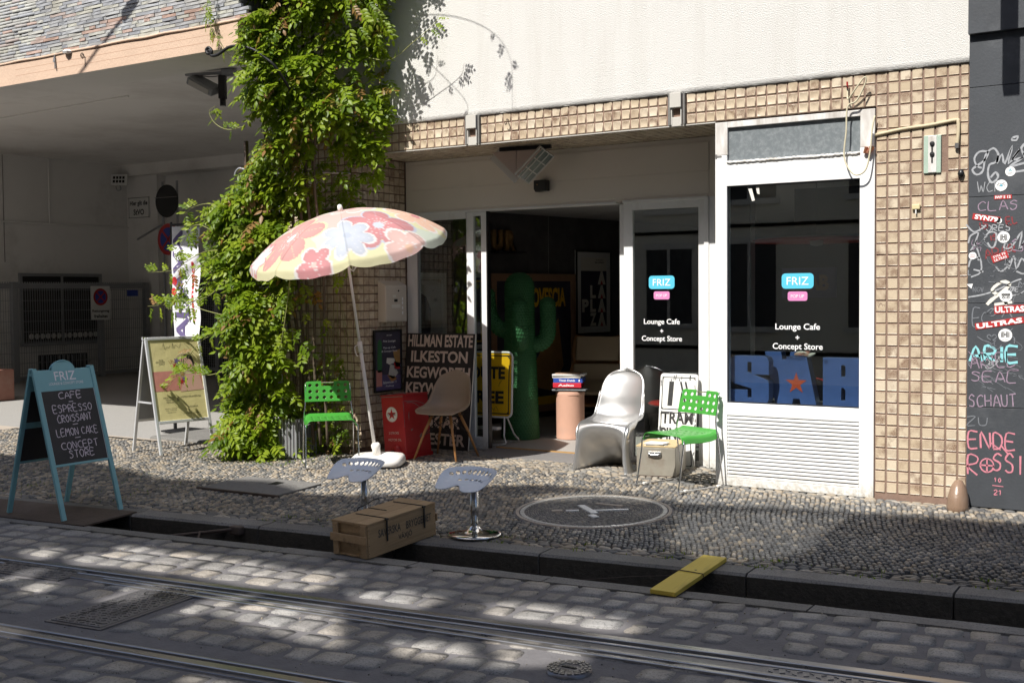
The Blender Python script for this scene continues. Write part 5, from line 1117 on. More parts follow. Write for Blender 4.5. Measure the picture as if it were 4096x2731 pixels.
# ------------------------------------------------------------------ tractor seat stools
def stool(loc, rz, label, spin=0.0):
    e = thing('stool', loc, label, 'stool', rz, 'pale blue tractor seat stools')
    # outline of the pan, front = -y with two thigh lobes
    def outline(a):
        x, y = math.cos(a), math.sin(a)
        r = .218
        if y > 0: r = .218*(1-.28*abs(y)**1.5)
        else:
            s = -y; r = .218*(1-.02*s); lob = math.exp(-((abs(math.degrees(a-1.5*math.pi))-33)/18)**2); mid = math.exp(-(abs(math.degrees(a-1.5*math.pi))/23)**2.6)
            r *= 1+.03*lob-.50*mid
        return r
    holes = []
    for i in range(11):
        a = R(12+i*15.6); rr = outline(a)*.80; holes.append((rr*math.cos(a), rr*math.sin(a), .0148))
    for i in range(6):
        a = R(25+i*26); rr = outline(a)*.50; holes.append((rr*math.cos(a), rr*math.sin(a)*.9-.005, .0140))
    nx, ny = 92, 80; w, h = .47, .42
    def zf(x, y):
        a = math.atan2(y, x) % (2*math.pi); r = math.hypot(x, y); q = r/outline(a)
        z = 0.0
        fa = abs(math.degrees(a)-270); fa = min(fa, 360-fa); S_ = min(1, max(0, (fa-48)/62)); S_ = S_*S_*(3-2*S_)
        z += .075*(max(0, q-.38)/.62)**1.6*S_-.016*q**3*(1-S_)
        if y < 0: z += .020*math.exp(-(x/.045)**2)*min(1, -y/.1)
        return z
    V = {}
    U = np.zeros((ny+1, nx+1, 2))
    for j in range(ny+1):
        for i in range(nx+1): U[j, i] = (-w/2+w*i/nx, -h/2+h*j/ny)
    cell = .0052; keep = np.zeros((ny, nx), bool)
    for j in range(ny):
        for i in range(nx):
            x, y = -w/2+w*(i+.5)/nx, -h/2+h*(j+.5)/ny; keep[j, i] = math.hypot(x, y) < outline(math.atan2(y, x) % (2*math.pi))
    for j in range(ny+1):
        for i in range(nx+1):
            x, y = U[j, i]; r = math.hypot(x, y)
            if r > .05:
                o = outline(math.atan2(y, x) % (2*math.pi))
                if r > o-cell*.5 and r < o+cell*1.8: U[j, i] *= o/r
    for cx, cy, r in holes:
        d = np.hypot(U[..., 0]-cx, U[..., 1]-cy); near = (d < r+cell*.55) & (d > r-cell*.75); f = np.where(near, r/np.maximum(d, 1e-6), 1)
        U[..., 0] = np.where(near, cx+(U[..., 0]-cx)*f, U[..., 0]); U[..., 1] = np.where(near, cy+(U[..., 1]-cy)*f, U[..., 1])
        dd = np.hypot((U[:-1, :-1, 0]+U[1:, 1:, 0])/2-cx, (U[:-1, :-1, 1]+U[1:, 1:, 1])/2-cy); keep &= ~(dd < r*.93)
    vs = [(U[j, i, 0], U[j, i, 1], zf(*U[j, i])) for j in range(ny+1) for i in range(nx+1)]
    fs = [(j*(nx+1)+i, j*(nx+1)+i+1, (j+1)*(nx+1)+i+1, (j+1)*(nx+1)+i) for j in range(ny) for i in range(nx) if keep[j, i]]
    mb = MB().add(vs, fs)
    me = mb.build('seat', 'stool_blue', e, smooth=True, solid=.005, clean=True, mx=Matrix.Translation((-.01, -.055, .355)) @ Matrix.Rotation(spin, 4, 'Z') @ Matrix.Rotation(R(4), 4, 'X'))
    bm = bmesh.new(); bm.from_mesh(me.data); bmesh.ops.delete(bm, geom=[v for v in bm.verts if not v.link_faces], context='VERTS'); bm.to_mesh(me.data); bm.free()
    MB().lathe([(.178, 0), (.180, .006), (.172, .013), (.12, .019), (.060, .030), (.034, .05), (.028, .062)], 40).build('base', 'chrome', e, smooth=True)
    MB().lathe([(.027, .05), (.027, .30), (.0, .30)], 24).build('column', 'steel', e, smooth=True)
    MB().lathe([(.0205, .30), (.0205, .345), (.05, .352), (.05, .358), (0, .358)], 20).build('gas_lift', 'black_plastic', e, smooth=True)
    MB().tube(catmull([(0, 0, .335), (-.05, -.05, .33), (-.09, -.06, .325), (-.11, -.06, .335)], 4), .0045, 6).build('lever', 'black_plastic', e, smooth=True)
    return e
stool((-4.335, 6.30, gz(6.30)+.006), R(-4), 'pale blue tractor seat stool standing alone on its chrome base, right of the crate')
stool((-5.25, 6.262, gz(6.28)+.006), R(-4), 'pale blue tractor seat stool behind the wooden crate')

# ------------------------------------------------------------------ silver cantilever chair moulded in one piece
e = thing('silver_chair', (-4.67, 8.98, .002), 'silver chair moulded in one sweeping S shape, in front of the doorway', 'chair', R(0))
# centre profile (y forward = -y local), from the top of the back to the floor
ctr = [(.245, .865), (.235, .81), (.205, .72), (.175, .62), (.150, .52), (.115, .45), (.04, .405), (-.06, .400), (-.15, .412), (-.215, .418), (-.245, .395), (-.232, .33), (-.165, .25), (-.07, .17), (.03, .09), (.11, .035), (.18, .008), (.22, .0)]
edg = [(.225, .85), (.205, .80), (.165, .72), (.125, .62), (.095, .53), (.055, .465), (.0, .440), (-.08, .430), (-.165, .420), (-.222, .395), (-.255, .355), (-.272, .30), (-.284, .23), (-.292, .16), (-.300, .09), (-.305, .045), (-.308, .015), (-.312, .0)]
hw = [.222, .222, .222, .215, .222, .222, .222, .225, .230, .232, .232, .228, .225, .228, .236, .244, .250, .255]
def interp(L, t):
    x = t*(len(L)-1); i = min(int(x), len(L)-2); f = x-i
    if isinstance(L[0], tuple): return tuple(L[i][k]*(1-f)+L[i+1][k]*f for k in range(2))
    return L[i]*(1-f)+L[i+1]*f
def smoothL(L, n=6):
    P = catmull([Vector((p[0], p[1], 0)) if isinstance(p, tuple) else Vector((p, 0, 0)) for p in L], n)
    return [(p.x, p.y) if isinstance(L[0], tuple) else p.x for p in P]
cs, es, hs_ = smoothL(ctr, 5), smoothL(edg, 5), smoothL(hw, 5)
nu, nv = 26, len(cs)-1
def pan(u, v):
    a = u*2-1; c = interp(cs, v); g = interp(es, v); w = max(.0, interp(hs_, v)); k = abs(a)**(2.2 if v < .6 else 3.2)
    if v < .21: w *= max(.0, 1-(1-v/.21)**2.3)**(1/2.3)
    y = c[0]*(1-k)+g[0]*k; z = c[1]*(1-k)+g[1]*k; x = a*w
    return (x, y, max(z, 0.0))
mb = MB().grid(pan, nu, nv)
ob = mb.build('shell', 'silver_chair', e, smooth=True, solid=.012, clean=True)
def rim(u, dx): return [Vector(pan(u, j/nv))+Vector((dx*.006, .0, -.0)) for j in range(int(nv*.16), nv+1, 2)]
for u, dx in ((0, -1), (1, 1)):
    # rolled side edge turning back behind the shell
    P = rim(u, dx); mb = MB(); vs = []; m = len(P)
    for i, p in enumerate(P):
        d = (P[min(i+1, m-1)]-P[max(i-1, 0)]).normalized(); nrm = Vector((0, -d.z, d.y)); s = i/(m-1)
        dep = .055 if s < .45 else (.055+.10*max(0, (s-.45)/.55)**1.2); dep *= min(1, s*3)
        if nrm.y < 0 and s < .3: nrm = -nrm
        back = Vector((0, 1, 0)) if s < .32 else (Vector((0, .35, -1)).normalized() if s < .58 else Vector((0, 1, -.05)).normalized())
        for t, o in ((0, 0), (.25, .010), (.6, .013), (1, .008)):
            q = p+back*dep*t+Vector((dx*o*min(1, s*5), 0, 0)); vs.append((q.x, q.y, max(q.z, 0)))
    fs = [(4*i+k, 4*i+k+1, 4*i+k+5, 4*i+k+4) for i in range(m-1) for k in range(3)]
    mb.add(vs, fs).build('side_edge', 'silver_chair', e, smooth=True, solid=.010)

# ------------------------------------------------------------------ taupe shell chair on dowel legs
e = thing('shell_chair', (-6.315, 8.725, 0), 'taupe shell chair on wooden dowel legs, right of the red oil box', 'chair', R(6))
ctr = [(.215, .82), (.21, .80), (.195, .72), (.175, .62), (.155, .54), (.12, .475), (.05, .44), (-.05, .43), (-.13, .437), (-.19, .445), (-.225, .435)]
edg = [(.215, .80), (.19, .78), (.14, .70), (.10, .62), (.075, .56), (.04, .52), (-.01, .495), (-.07, .482), (-.13, .475), (-.18, .462), (-.215, .440)]
hw = [.09, .145, .185, .205, .218, .228, .235, .238, .235, .225, .19]
cs, es, hs_ = smoothL(ctr, 5), smoothL(edg, 5), smoothL(hw, 5); nv = len(cs)-1
def pan2(u, v):
    a = u*2-1; c = interp(cs, v); g = interp(es, v); w = interp(hs_, v); k = abs(a)**3
    z = c[1]*(1-k)+g[1]*k
    if v < .12: z -= .05*(abs(a)**3)*(1-v/.12)
    return (a*w, c[0]*(1-k)+g[0]*k, z)
MB().grid(pan2, 24, nv).build('shell', 'shell_taupe', e, smooth=True, solid=.007)
rp = [Vector(pan2(0, j/nv)) for j in range(nv, -1, -2)]+[Vector(pan2(i/12, 0)) for i in range(1, 12)]+[Vector(pan2(1, j/nv)) for j in range(0, nv+1, 2)]+[Vector(pan2(i/12, 1)) for i in range(11, 0, -1)]
MB().tube(rp, .0045, 6, closed=True).build('shell_rim', 'shell_taupe', e, smooth=True)
for sx in (-1, 1):
    for sy in (-1, 1):
        MB().tube([(sx*.095, sy*.085, .425), (sx*.15, sy*.145, .26), (sx*.225, sy*.215, .008)], .015, 10, .010).build('leg', 'wood_leg', e, smooth=True)
        MB().tube([(sx*.225, sy*.215, .012), (sx*.226, sy*.216, .0)], .011, 8).build('foot_glide', 'steel', e)
mb = MB()
for s in (-1, 1):
    mb.tube([(s*.10, -.10, .40), (s*.165, .16, .22)], .004, 5).tube([(s*.10, .10, .40), (s*.165, -.16, .22)], .004, 5).tube([(-s*.10, -.10, .40), (s*.165, -.155, .22)], .004, 5).tube([(-s*.10, .10, .40), (s*.165, .155, .22)], .004, 5)
mb.tube([(-.12, -.12, .415), (.12, -.12, .415), (.12, .12, .415), (-.12, .12, .415)], .005, 5, closed=True)
mb.build('wire_brace', 'black_iron', e)

# ------------------------------------------------------------------ red oil box
e = thing('oil_box', (-6.60, 8.50, .0), 'red oil dispenser box with a round star badge, beside the parasol foot', 'box', rot=(0, 0, 0))
a = Vector((-6.616, 8.506, 0)); b = Vector((-7.136, 8.789, 0))
xd = (a-b).normalized(); th = math.atan2(xd.y, xd.x)
# local frame: x along the front face, y into the wall, tilted a little to the left
e.location = (-6.61, 8.50, 0.0); e.rotation_euler = (0, R(-4.5), R(-4))
MB().box(-.275, 0, 0, .36, .035, .595).build('body', 'oil_red', e, bevel=.006)
MB().box(-.285, .01, -.01, .37, .0, .04).build('plinth', 'oil_red', e, bevel=.004)
MB().box(-.282, .007, -.007, .367, .595, .608).build('lid', 'oil_red', e, bevel=.004)
MB().tube(catmull([(-.21, .10, .612), (-.18, .10, .622), (-.08, .10, .622), (-.05, .10, .612)], 4), .006, 6).build('lid_handle', 'worn_grey', e, smooth=True)
MB().box(-.277, .002, -.002, .001, .588, .596).build('worn_edge', 'worn_grey', e)
q = FAC(-.150, -.001, .425)
flat('badge', 'cream_print', circ(.072, 32), e, q, .001); flat('badge', 'paper', circ(.066, 32), e, q, .0018); flat('badge_star', 'red_print', star(.058), e, q, .0026); text('CALTEX', .104, .024, 'black_print', e, q, .0034, .02)
text('2-STROKE', .125, .022, 'cream_print', e, FAC(-.140, -.001, .250), .001, .0); text('MOTOR OIL', .165, .022, 'cream_print', e, FAC(-.130, -.001, .185), .001, .0)
MB().lathe([(.055, 0), (.052, .01), (.0, .018)], 20, mx=frame((-.12, -.001, .085), (1, 0, 0), (0, 0, 1))).build('tap_boss', 'oil_red', e, smooth=True)
MB().tube([(-.21, -.015, .06), (-.16, -.025, .075), (-.13, -.025, .055)], .012, 7).build('tap', 'black_iron', e)
for p_ in (((.0012, .10, .27), (.02, .012)), ((.0012, .07, .40), (.008, .05)), ((.0012, .22, .20), (.02, .03))):
    flat('chip', 'worn_grey', [(-p_[1][0], 0), (-.2*p_[1][0], p_[1][1]*.6), (p_[1][0], p_[1][1]), (p_[1][0]*.3, -p_[1][1]*.4), (-.3*p_[1][0], -p_[1][1])], e, frame(p_[0], (0, 1, 0), (0, 0, 1)), .0005)
mb = MB(); ribbons(mb, [[(.05, .53), (.15, .52), (.25, .46), (.34, .40)], [(.02, .545), (.18, .535), (.30, .50)], [(.002, .55), (.004, .40), (.001, .30)]], .005); mb.build('scratch', 'worn_grey', e, mx=frame((.0015, 0, 0), (0, 1, 0), (0, 0, 1)), clean=False)

# ------------------------------------------------------------------ parasol with base
U0 = Vector((-6.68, 8.13, gz(8.13)))
e = thing('parasol', U0, 'tilted parasol printed with large pink, yellow and pale blue flowers', 'parasol')
rt = Vector(_RT).normalized(); vw = Vector((-.54, .84, 0)).normalized()
top_ = Vector((-.09, -.33, 2.30)); foot = Vector((0, 0, .10)); ax = (top_-foot).normalized()
MB().tube([foot, foot+ax*1.0], .0165, 12).build('pole', 'parasol_white', e, smooth=True); MB().tube([foot+ax*1.0, top_], .0125, 12).build('pole', 'parasol_white', e, smooth=True)
MB().tube([foot+ax*.96, foot+ax*1.05], .022, 12).build('clamp', 'parasol_white', e, smooth=True); MB().tube(catmull([foot+ax*1.02-rt*.02, foot+ax*1.0-rt*.05, foot+ax*.93-rt*.045, foot+ax*.92-rt*.03], 4), .005, 6).build('clamp_screw', 'parasol_white', e)
z_ = ax; x_ = rt-z_*rt.dot(z_); x_.normalize(); y_ = z_.cross(x_)
tl = Matrix.Rotation(R(7), 4, x_); 
Q = Matrix(((x_.x, y_.x, z_.x, top_.x), (x_.y, y_.y, z_.y, top_.y), (x_.z, y_.z, z_.z, top_.z), (0, 0, 0, 1))) @ Matrix.Rotation(R(5), 4, 'X') @ Matrix.Rotation(R(-3), 4, 'Y') @ Matrix.Rotation(R(8), 4, 'Z')
RC = .915; HC = .36; NG = 8
def can(u, v):
    a = u*2*math.pi; g = (u*NG) % 1.0; s = abs(g-.5)*2      # s = 1 on a rib
    r = RC*v; sag = (1-s*s)
    rr = r*(1-.035*sag*v); z = -HC*(v**2.3)-.030*sag*math.sin(min(v, 1)*math.pi*.5)*v
    if v > .955: t = (v-.955)/.045; rr = RC*(.955+.02*t)*(1-.035*sag); z = -HC*.955**2.3-.030*sag-.068*t*(1-.45*s**6)+.004*math.sin(a*23)*t*sag
    return (rr*math.cos(a), rr*math.sin(a), z)
nu, nv = 320, 96
cano = MB().grid(can, nu, nv).build('canopy', None, e, smooth=True, mx=Q, clean=False)
# printed flowers as per-vertex colours
def hexc(r, g, b): return tuple(.76*((k/255)**2.2*.84)+.24*.74 for k in (r, g, b))
PAL = dict(y=hexc(236, 230, 170), p=hexc(232, 140, 134), r=hexc(214, 104, 112), b=hexc(206, 216, 236), w=hexc(244, 238, 236), g=hexc(214, 226, 206), d=hexc(190, 202, 226), o=hexc(242, 186, 150), lp=hexc(240, 186, 176))
flowers = []
def fl(cx, cy, R_, n, col, line, core, rot=0.0): flowers.append((cx, cy, R_, n, PAL[col], PAL[line], PAL[core], rot))
fl(-.46, -.30, .34, 5, 'p', 'y', 'w', .3); fl(.30, -.48, .33, 5, 'r', 'd', 'b', .9); fl(.02, -.62, .24, 7, 'b', 'w', 'd', .2); fl(.64, -.05, .27, 6, 'o', 'w', 'r', 0); fl(.10, .02, .22, 6, 'lp', 'w', 'r', .4)
fl(-.15, .45, .3, 5, 'p', 'w', 'y', .1); fl(.45, .45, .3, 5, 'b', 'w', 'p', .6); fl(-.62, .22, .26, 7, 'r', 'w', 'y', .2); fl(-.78, -.12, .16, 9, 'w', 'r', 'w', 0); fl(.52, -.70, .22, 5, 'lp', 'w', 'o', .2); fl(-.30, -.78, .18, 5, 'r', 'w', 'lp', .7)
def paint(x, y):
    n1 = math.sin(x*5.1+1.3*math.sin(y*4))+math.sin(y*6.3+x*2); base = PAL['y'] if n1 > .1 else (PAL['g'] if n1 > -.7 else PAL['lp'])
    c = base
    for cx, cy, R_, n, col, line, core, rot in flowers:
        dx, dy = x-cx, y-cy; d = math.hypot(dx, dy)
        if d > R_*1.05: continue
        a = math.atan2(dy, dx)+rot; lob = abs(math.cos(a*n/2)); edge = R_*(.50+.48*lob**.6)
        if d < edge: c = tuple(k*(1-.25*(d/edge)**2*((n % 2) == 1)) + .05*(d/edge) for k in col)
        if abs(d-edge) < .012: c = line
        if d < edge and d > .04 and abs(math.sin(a*n)) < .05/(d/R_+.2): c = tuple((k+j)/2 for k, j in zip(col, line))
        if d < R_*.14: c = core
        if R_*.14 < d < R_*.36 and abs(math.sin(a*n*2)) < .16 and n != 7: c = PAL['w']
    sr = abs(((math.atan2(y, x)/(2*math.pi)) % 1.0*NG) % 1.0-.5)*2
    if sr > .985: c = tuple(k*.72 for k in c)
    return c
me = cano.data; ca = me.color_attributes.new('print', 'FLOAT_COLOR', 'POINT'); arr = []
for j in range(nv+1):
    for i in range(nu+1):
        a = i/nu*2*math.pi; r = RC*j/nv; arr += [*paint(r*math.cos(a), r*math.sin(a)), 1.0]
ca.data.foreach_set('color', arr)
m_, n_ = base_mat('parasol_cloth', (.7, .6, .5), 0.75, spec=0.2); at = n_.new('ShaderNodeAttribute', attribute_name='print'); n_.l(at.outputs['Color'], n_.b.inputs['Base Color'])
n_.bump(n_.noise(n_.objc(), 9, 3), .25, .02)
tr = n_.new('ShaderNodeBsdfTranslucent'); n_.l(at.outputs['Color'], tr.inputs[0]); mx_ = n_.new('ShaderNodeMixShader'); mx_.inputs[0].default_value = .35; n_.l(n_.b.outputs[0], mx_.inputs[1]); n_.l(tr.outputs[0], mx_.inputs[2]); n_.l(mx_.outputs[0], n_.n['Material Output'].inputs[0])
me.materials.append(m_)
MB().lathe([(.02, -.01), (.024, .03), (.018, .055), (.0, .062)], 12, mx=Q).build('finial', 'parasol_white', e, smooth=True)
for k in range(NG):
    a = 2*math.pi*k/NG; pts = [Q @ Vector((RC*v*math.cos(a)*.99, RC*v*math.sin(a)*.99, -HC*v**2.3-.012)) for v in (.03, .3, .6, .85, .97)]
    MB().tube(pts, .0035, 5).build('rib', 'parasol_white', e)
    MB().tube([Q @ Vector((0, 0, -.55)), Q @ Vector((RC*.5*math.cos(a), RC*.5*math.sin(a), -HC*.5**2.3-.02))], .003, 5).build('strut', 'parasol_white', e)
b = empty('weight_base', (.02, .01, 0), R(28)); b.parent = e
def bs(u, v):
    a = u*2*math.pi; t = v; k = [(.93, .012), (1.0, .03), (1.0, .06), (.97, .085), (.90, .10), (.6, .112), (.25, .118), (.0, .12)]; r, z = interp(k, t)
    p = 4.0; c, s = math.cos(a), math.sin(a); q = (abs(c)**p+abs(s)**p)**(-1/p)
    return (.24*c*q*r, .20*s*q*r, z*(1-.18*max(0, -s)*(1-r*.3)))
MB().grid(bs, 48, 7).build('block', 'parasol_white', b, smooth=True)
MB().lathe([(.040, .10), (.036, .16), (.042, .175), (.042, .20), (.030, .215), (.018, .215)], 16, mx=Matrix.Rotation(R(-28), 4, 'Z') @ Matrix.Rotation(R(10), 4, 'X')).build('socket', 'parasol_white', b, smooth=True)

# ------------------------------------------------------------------ crate across the gutter
A_ = Vector((-4.606, 5.523, ZR)); B_ = Vector((-4.908, 5.489, ZR)); C2 = Vector((-4.574, 6.184, -.073))
xl = (C2-A_); L = xl.length; xl.normalize(); wd = Vector((-1, -.11, 0)); wd -= xl*wd.dot(xl); wd.normalize()
q = Matrix(((xl.x, wd.x, xl.cross(wd).x, A_.x), (xl.y, wd.y, xl.cross(wd).y, A_.y), (xl.z, wd.z, xl.cross(wd).z, A_.z+.004), (0, 0, 0, 1)))
e = thing('crate', (0, 0, 0), 'wooden beer crate with iron straps and stencilled lettering, laid across the gutter', 'crate'); e.matrix_world = q
L = .665; Wc = .30; Hc = .205
def cb(name, x0, x1, y0, y1, z0, z1, bv=.002, m='crate_wood'): return MB().box(x0, x1, y0, y1, z0, z1).build(name, m, e, bevel=bv)
cb('side_board', 0, L, 0, .014, .012, Hc); cb('side_board', 0, L, Wc-.014, Wc, .012, Hc)
cb('bottom_board', -.002, L+.002, -.002, Wc*.33, 0, .012); cb('bottom_board', -.002, L+.002, Wc*.335, Wc*.66, 0, .012); cb('bottom_board', -.002, L+.002, Wc*.665, Wc+.002, 0, .012)
cb('end_board', .012, .026, .0145, Wc-.0145, .012, Hc); cb('end_board', L-.026, L-.012, .0145, Wc-.0145, .012, Hc)
for x0, x1 in ((-.012, .0115), (L-.0115, L+.012)):
    cb('batten', x0, x1, .006, .052, -.0, Hc+.002); cb('batten', x0, x1, Wc-.056, Wc-.01, -.0, Hc+.002); cb('batten', x0-.011 if x0 < 0 else x1, x0 if x0 < 0 else x1+.011, -.004, Wc+.004, .092, .142)
for k in range(3): cb('lid_board', -.006, L+.006, -.004+k*(Wc+.008)/3+.001, -.004+(k+1)*(Wc+.008)/3-.001, Hc+.002, Hc+.016)
for x in (.175, .545):
    MB().box(x-.007, x+.007, -.010, -.005, .075, Hc+.005).build('strap', 'black_iron', e, bevel=.002); MB().box(x-.0045, x+.0045, -.004, Wc*.86, Hc+.0165, Hc+.021).build('strap', 'black_iron', e, bevel=.001)
    MB().tube([(x-.014, -.006, Hc+.012), (x+.014, -.006, Hc+.012)], .0065, 7).build('hinge', 'black_iron', e)
MB().box(.33, .338, Wc*.45, Wc*.98, Hc+.0165, Hc+.020).build('strap', 'black_iron', e); MB().tube(catmull([(.26, Wc+.012, .17), (.26, Wc+.02, .23), (.30, Wc+.0, .245), (.42, Wc+.0, .265), (.45, Wc, .25)], 4), .004, 6).build('handle', 'black_iron', e)
st_ = mat('stencil', (0.07, 0.06, 0.05), 0.8, var=0.6, scale=60); M['stencil'] = st_
cf = frame((0, -.0005, 0), (1, 0, 0), (0, 0, 1))
text('SAVERSKA', .215, .052, 'stencil', e, cf @ Matrix.Translation((.205, .138, 0)), .0008, .015); text('BRYGGERIET', .255, .052, 'stencil', e, cf @ Matrix.Translation((.495, .135, 0)), .0008, .015); text('VÄXJÖ', .135, .052, 'stencil', e, cf @ Matrix.Translation((.355, .072, 0)), .0008, .015)
mb = MB()
for x in (.01, L-.01):
    for z in (.03, .08, .13, .18): mb.lathe([(.0028, 0), (.0028, .0012), (0, .0014)], 6, mx=frame((x, -.0002, z), (1, 0, 0), (0, 0, 1)))
mb.build('nails', 'black_iron', e)

# yellow board bridging the gutter
a = Vector((-2.665, 5.687, ZR)); b_ = Vector((-2.665, 6.407, -.067)); d = b_-a
e = thing('yellow_board', (0, 0, 0), 'yellow painted plank laid over the gutter, split and tied with string', 'plank'); xl = d.normalized(); wd = Vector((-1, 0, 0)); wd -= xl*wd.dot(xl); wd.normalize(); zz = xl.cross(wd)
if zz.z < 0: wd = -wd; zz = xl.cross(wd)
e.matrix_world = Matrix(((xl.x, wd.x, zz.x, a.x), (xl.y, wd.y, zz.y, a.y), (xl.z, wd.z, zz.z, a.z+.004), (0, 0, 0, 1)))
Lb = d.length; MB().box(-.01, Lb*.49, -.076, .076, 0, .026).build('board', 'yellow_wood', e, bevel=.003); MB().box(Lb*.492, Lb+.01, -.074, .076, 0, .026).build('board', 'yellow_wood', e, bevel=.003)
MB().tube([(Lb*.52, -.079, -.002), (Lb*.50, -.079, .028), (Lb*.51, .0, .029), (Lb*.52, .079, .028), (Lb*.51, .079, -.004)], .003, 5).build('string_wrap', 'rust_plate', e)
MB().lathe([(0, .0005), (.008, .0005), (.008, 0)], 8, (.42, -.01, .026)).build('knot', 'black_iron', e)
e = thing('loose_string', (0, 0, 0), 'thin string trailing along the gutter from the yellow plank', 'string'); MB().tube(catmull([(-2.70, 6.05, -.08), (-3.0, 5.93, -.10), (-3.4, 5.85, -.16), (-3.9, 5.80, -.22)], 5), .0018, 4).build('string', 'rust_plate', e)

# ------------------------------------------------------------------ chalkboard by the kerb (faces the street's right)
def aboard(loc, w, hd, H, label, rz=R(90)):
    """A-shaped stand: local x along the width, front panel foot at y = -hd; returns thing, matrix of the front panel plane"""
    e = thing('pavement_sign', loc, label, 'pavement sign', rz)
    S = math.hypot(hd, H); qf = frame((0, -hd, 0), (1, 0, 0), (0, hd-.012, H)); qb = frame((0, hd, 0), (-1, 0, 0), (0, -hd+.012, H))
    return e, qf, qb, S
e, qf, qb, S = aboard((-7.61, 5.53, gz(5.5)+.004), .54, .33, 1.10, 'teal framed chalkboard listing cafe, espresso, croissant and lemon cake, standing on the steel plate')
w = .54
for q in (qf, qb):
    MB().box(-w/2, -w/2+.036, 0, S, -.011, .011, q).build('stile', 'teal', e, bevel=.002); MB().box(w/2-.036, w/2, 0, S, -.011, .011, q).build('stile', 'teal', e, bevel=.002)
    MB().box(-w/2+.036, w/2-.036, .345*S, .36*S, -.010, .008, q).build('rail', 'teal', e, bevel=.002)
    MB().box(-w/2+.036, w/2-.036, .36*S, .845*S, -.006, .004, q).build('slate', 'slate', e)
MB().box(-w/2+.036, w/2-.036, .59*S, .63*S, -.012, -.006, qb).build('rail', 'teal', e)
hd = [(-w/2+.036, .845*S), (w/2-.036, .845*S), (w/2-.036, .985*S), (.115, .985*S)]+[(.10*math.cos(R(a)), .985*S+.075*math.sin(R(a))) for a in range(0, 181, 15)]+[(-.115, .985*S), (-w/2+.036, .985*S)]
MB().prism(hd, -.006, .006, qf).build('header', 'teal', e, bevel=.001)
MB().prism(hd, -.006, .006, qb).build('header', 'teal', e, bevel=.001)
text('FRIZ', .185, .070, 'friz_letter', e, qf @ Matrix.Translation((0, .942*S, .006)), .001, .006); text('LOUNGE & CONCEPT STORE', .30, .020, 'friz_letter', e, qf @ Matrix.Translation((0, .892*S, .006)), .001, .006)
mb = MB(); 
for x0 in (-w/2+.036, w/2-.040): mb.box(x0, x0+.004, .36*S, .845*S, .004, .0052, qf)
mb.build('white_edge', 'sign_white', e)
rows = [('CAFE', .20, .81, .05), ("'", .03, .835, .03), ('-', .05, .765, .02), ('ESPRESSO', .34, .722, .055), ('CROISSANT', .30, .655, .055), ('-', .06, .612, .02), ('LEMON CAKE', .36, .565, .055), ('-', .06, .522, .02), ('CONCEPT', .32, .475, .055), ('STORE', .22, .418, .055)]
for s, ww, f, h in rows: hand(s, ww, h, 'chalk', e, qf @ Matrix.Translation((.085 if s == "'" else .01, f*S, .004)), .0062, .0015)
MB().tube([(-w/2+.0, 0, H_ := 1.06), (-w/2+.02, 0, 1.06)], .012, 8).tube([(w/2-.02, 0, 1.06), (w/2, 0, 1.06)], .012, 8).build('hinge', 'teal', e)

# beauty salon stand with aluminium frame
e, qf, qb, S = aboard((-9.18, 7.96, gz(7.96)+.002), .62, .27, 1.15, 'aluminium pavement sign with pale yellow beauty poster, half covered by vine shoots', R(79)); w = .62
for q in (qf, qb):
    for a, b in ((-w/2, -w/2+.032), (w/2-.032, w/2)): MB().box(a, b, 0, S, -.010, .012, q).build('stile', 'alu', e, bevel=.005)
    MB().box(-w/2+.032, w/2-.032, .26*S, .285*S, -.009, .012, q).build('rail', 'alu', e, bevel=.004); MB().box(-w/2+.032, w/2-.032, S-.03, S, -.009, .012, q).build('rail', 'alu', e, bevel=.004)
MB().box(-w/2+.032, w/2-.032, .285*S, S-.03, -.004, .003, qf).build('backing', 'yellow_poster', e); MB().box(-w/2+.032, w/2-.032, .285*S, S-.03, -.004, .003, qb).build('backing', 'galv', e)
MB().box(w/2-.02, w/2, -.13, .13, .50, .515).box(-w/2, -w/2+.02, -.13, .13, .50, .515).build('strut', 'alu', e)
for s in (-1, 1): MB().lathe([(.018, -.022), (.02, 0), (.018, .022)], 10, mx=Matrix.Translation((s*(w/2-.01), 0, 1.145)) @ Matrix.Rotation(R(90), 4, 'Y')).build('corner', 'chrome', e)
pq = lambda x, y, l=.003: qf @ Matrix.Translation((x, y*S, l))
flat('print_band', 'pink_print', [(-.27, -.10), (.27, -.10), (.27, .10), (-.27, .10)], e, pq(0, .62), .001)
flat('print_portrait', 'lounge_leather', circ(.125, 24, .9), e, pq(.09, .745), .0016); flat('print_dress', 'skin_print', [(-.10, -.15), (.17, -.14), (.13, .02), (-.02, .03)], e, pq(.11, .65), .0018)
flat('print_hair', 'dark_board', circ(.085, 20, .9), e, pq(.125, .775), .0022); flat('print_face', 'skin_print', circ(.062, 20, .8), e, pq(.135, .752), .0028)
for k in range(4): flat('print_finger', 'skin_print', [(-.008, -.05), (.008, -.05), (.006, .05), (-.006, .05)], e, pq(.055+.022*k, .79) @ Matrix.Rotation(R(-6+4*k), 4, 'Z'), .0034)
for x, y, r_, m_ in ((.01, .79, .035, 'purple_print'), (-.015, .75, .03, 'sign_red'), (.03, .715, .028, 'gold'), (.055, .675, .03, 'gold'), (.075, .63, .035, 'purple_print'), (.04, .61, .03, 'sign_red'), (-.01, .70, .025, 'pink_print')):
    flat('print_flower', m_, [(r_*(.7+.3*math.cos(5*a))*math.cos(a), r_*(.7+.3*math.cos(5*a))*math.sin(a)) for a in [2*math.pi*t/24 for t in range(24)]], e, pq(x, y), .0032)
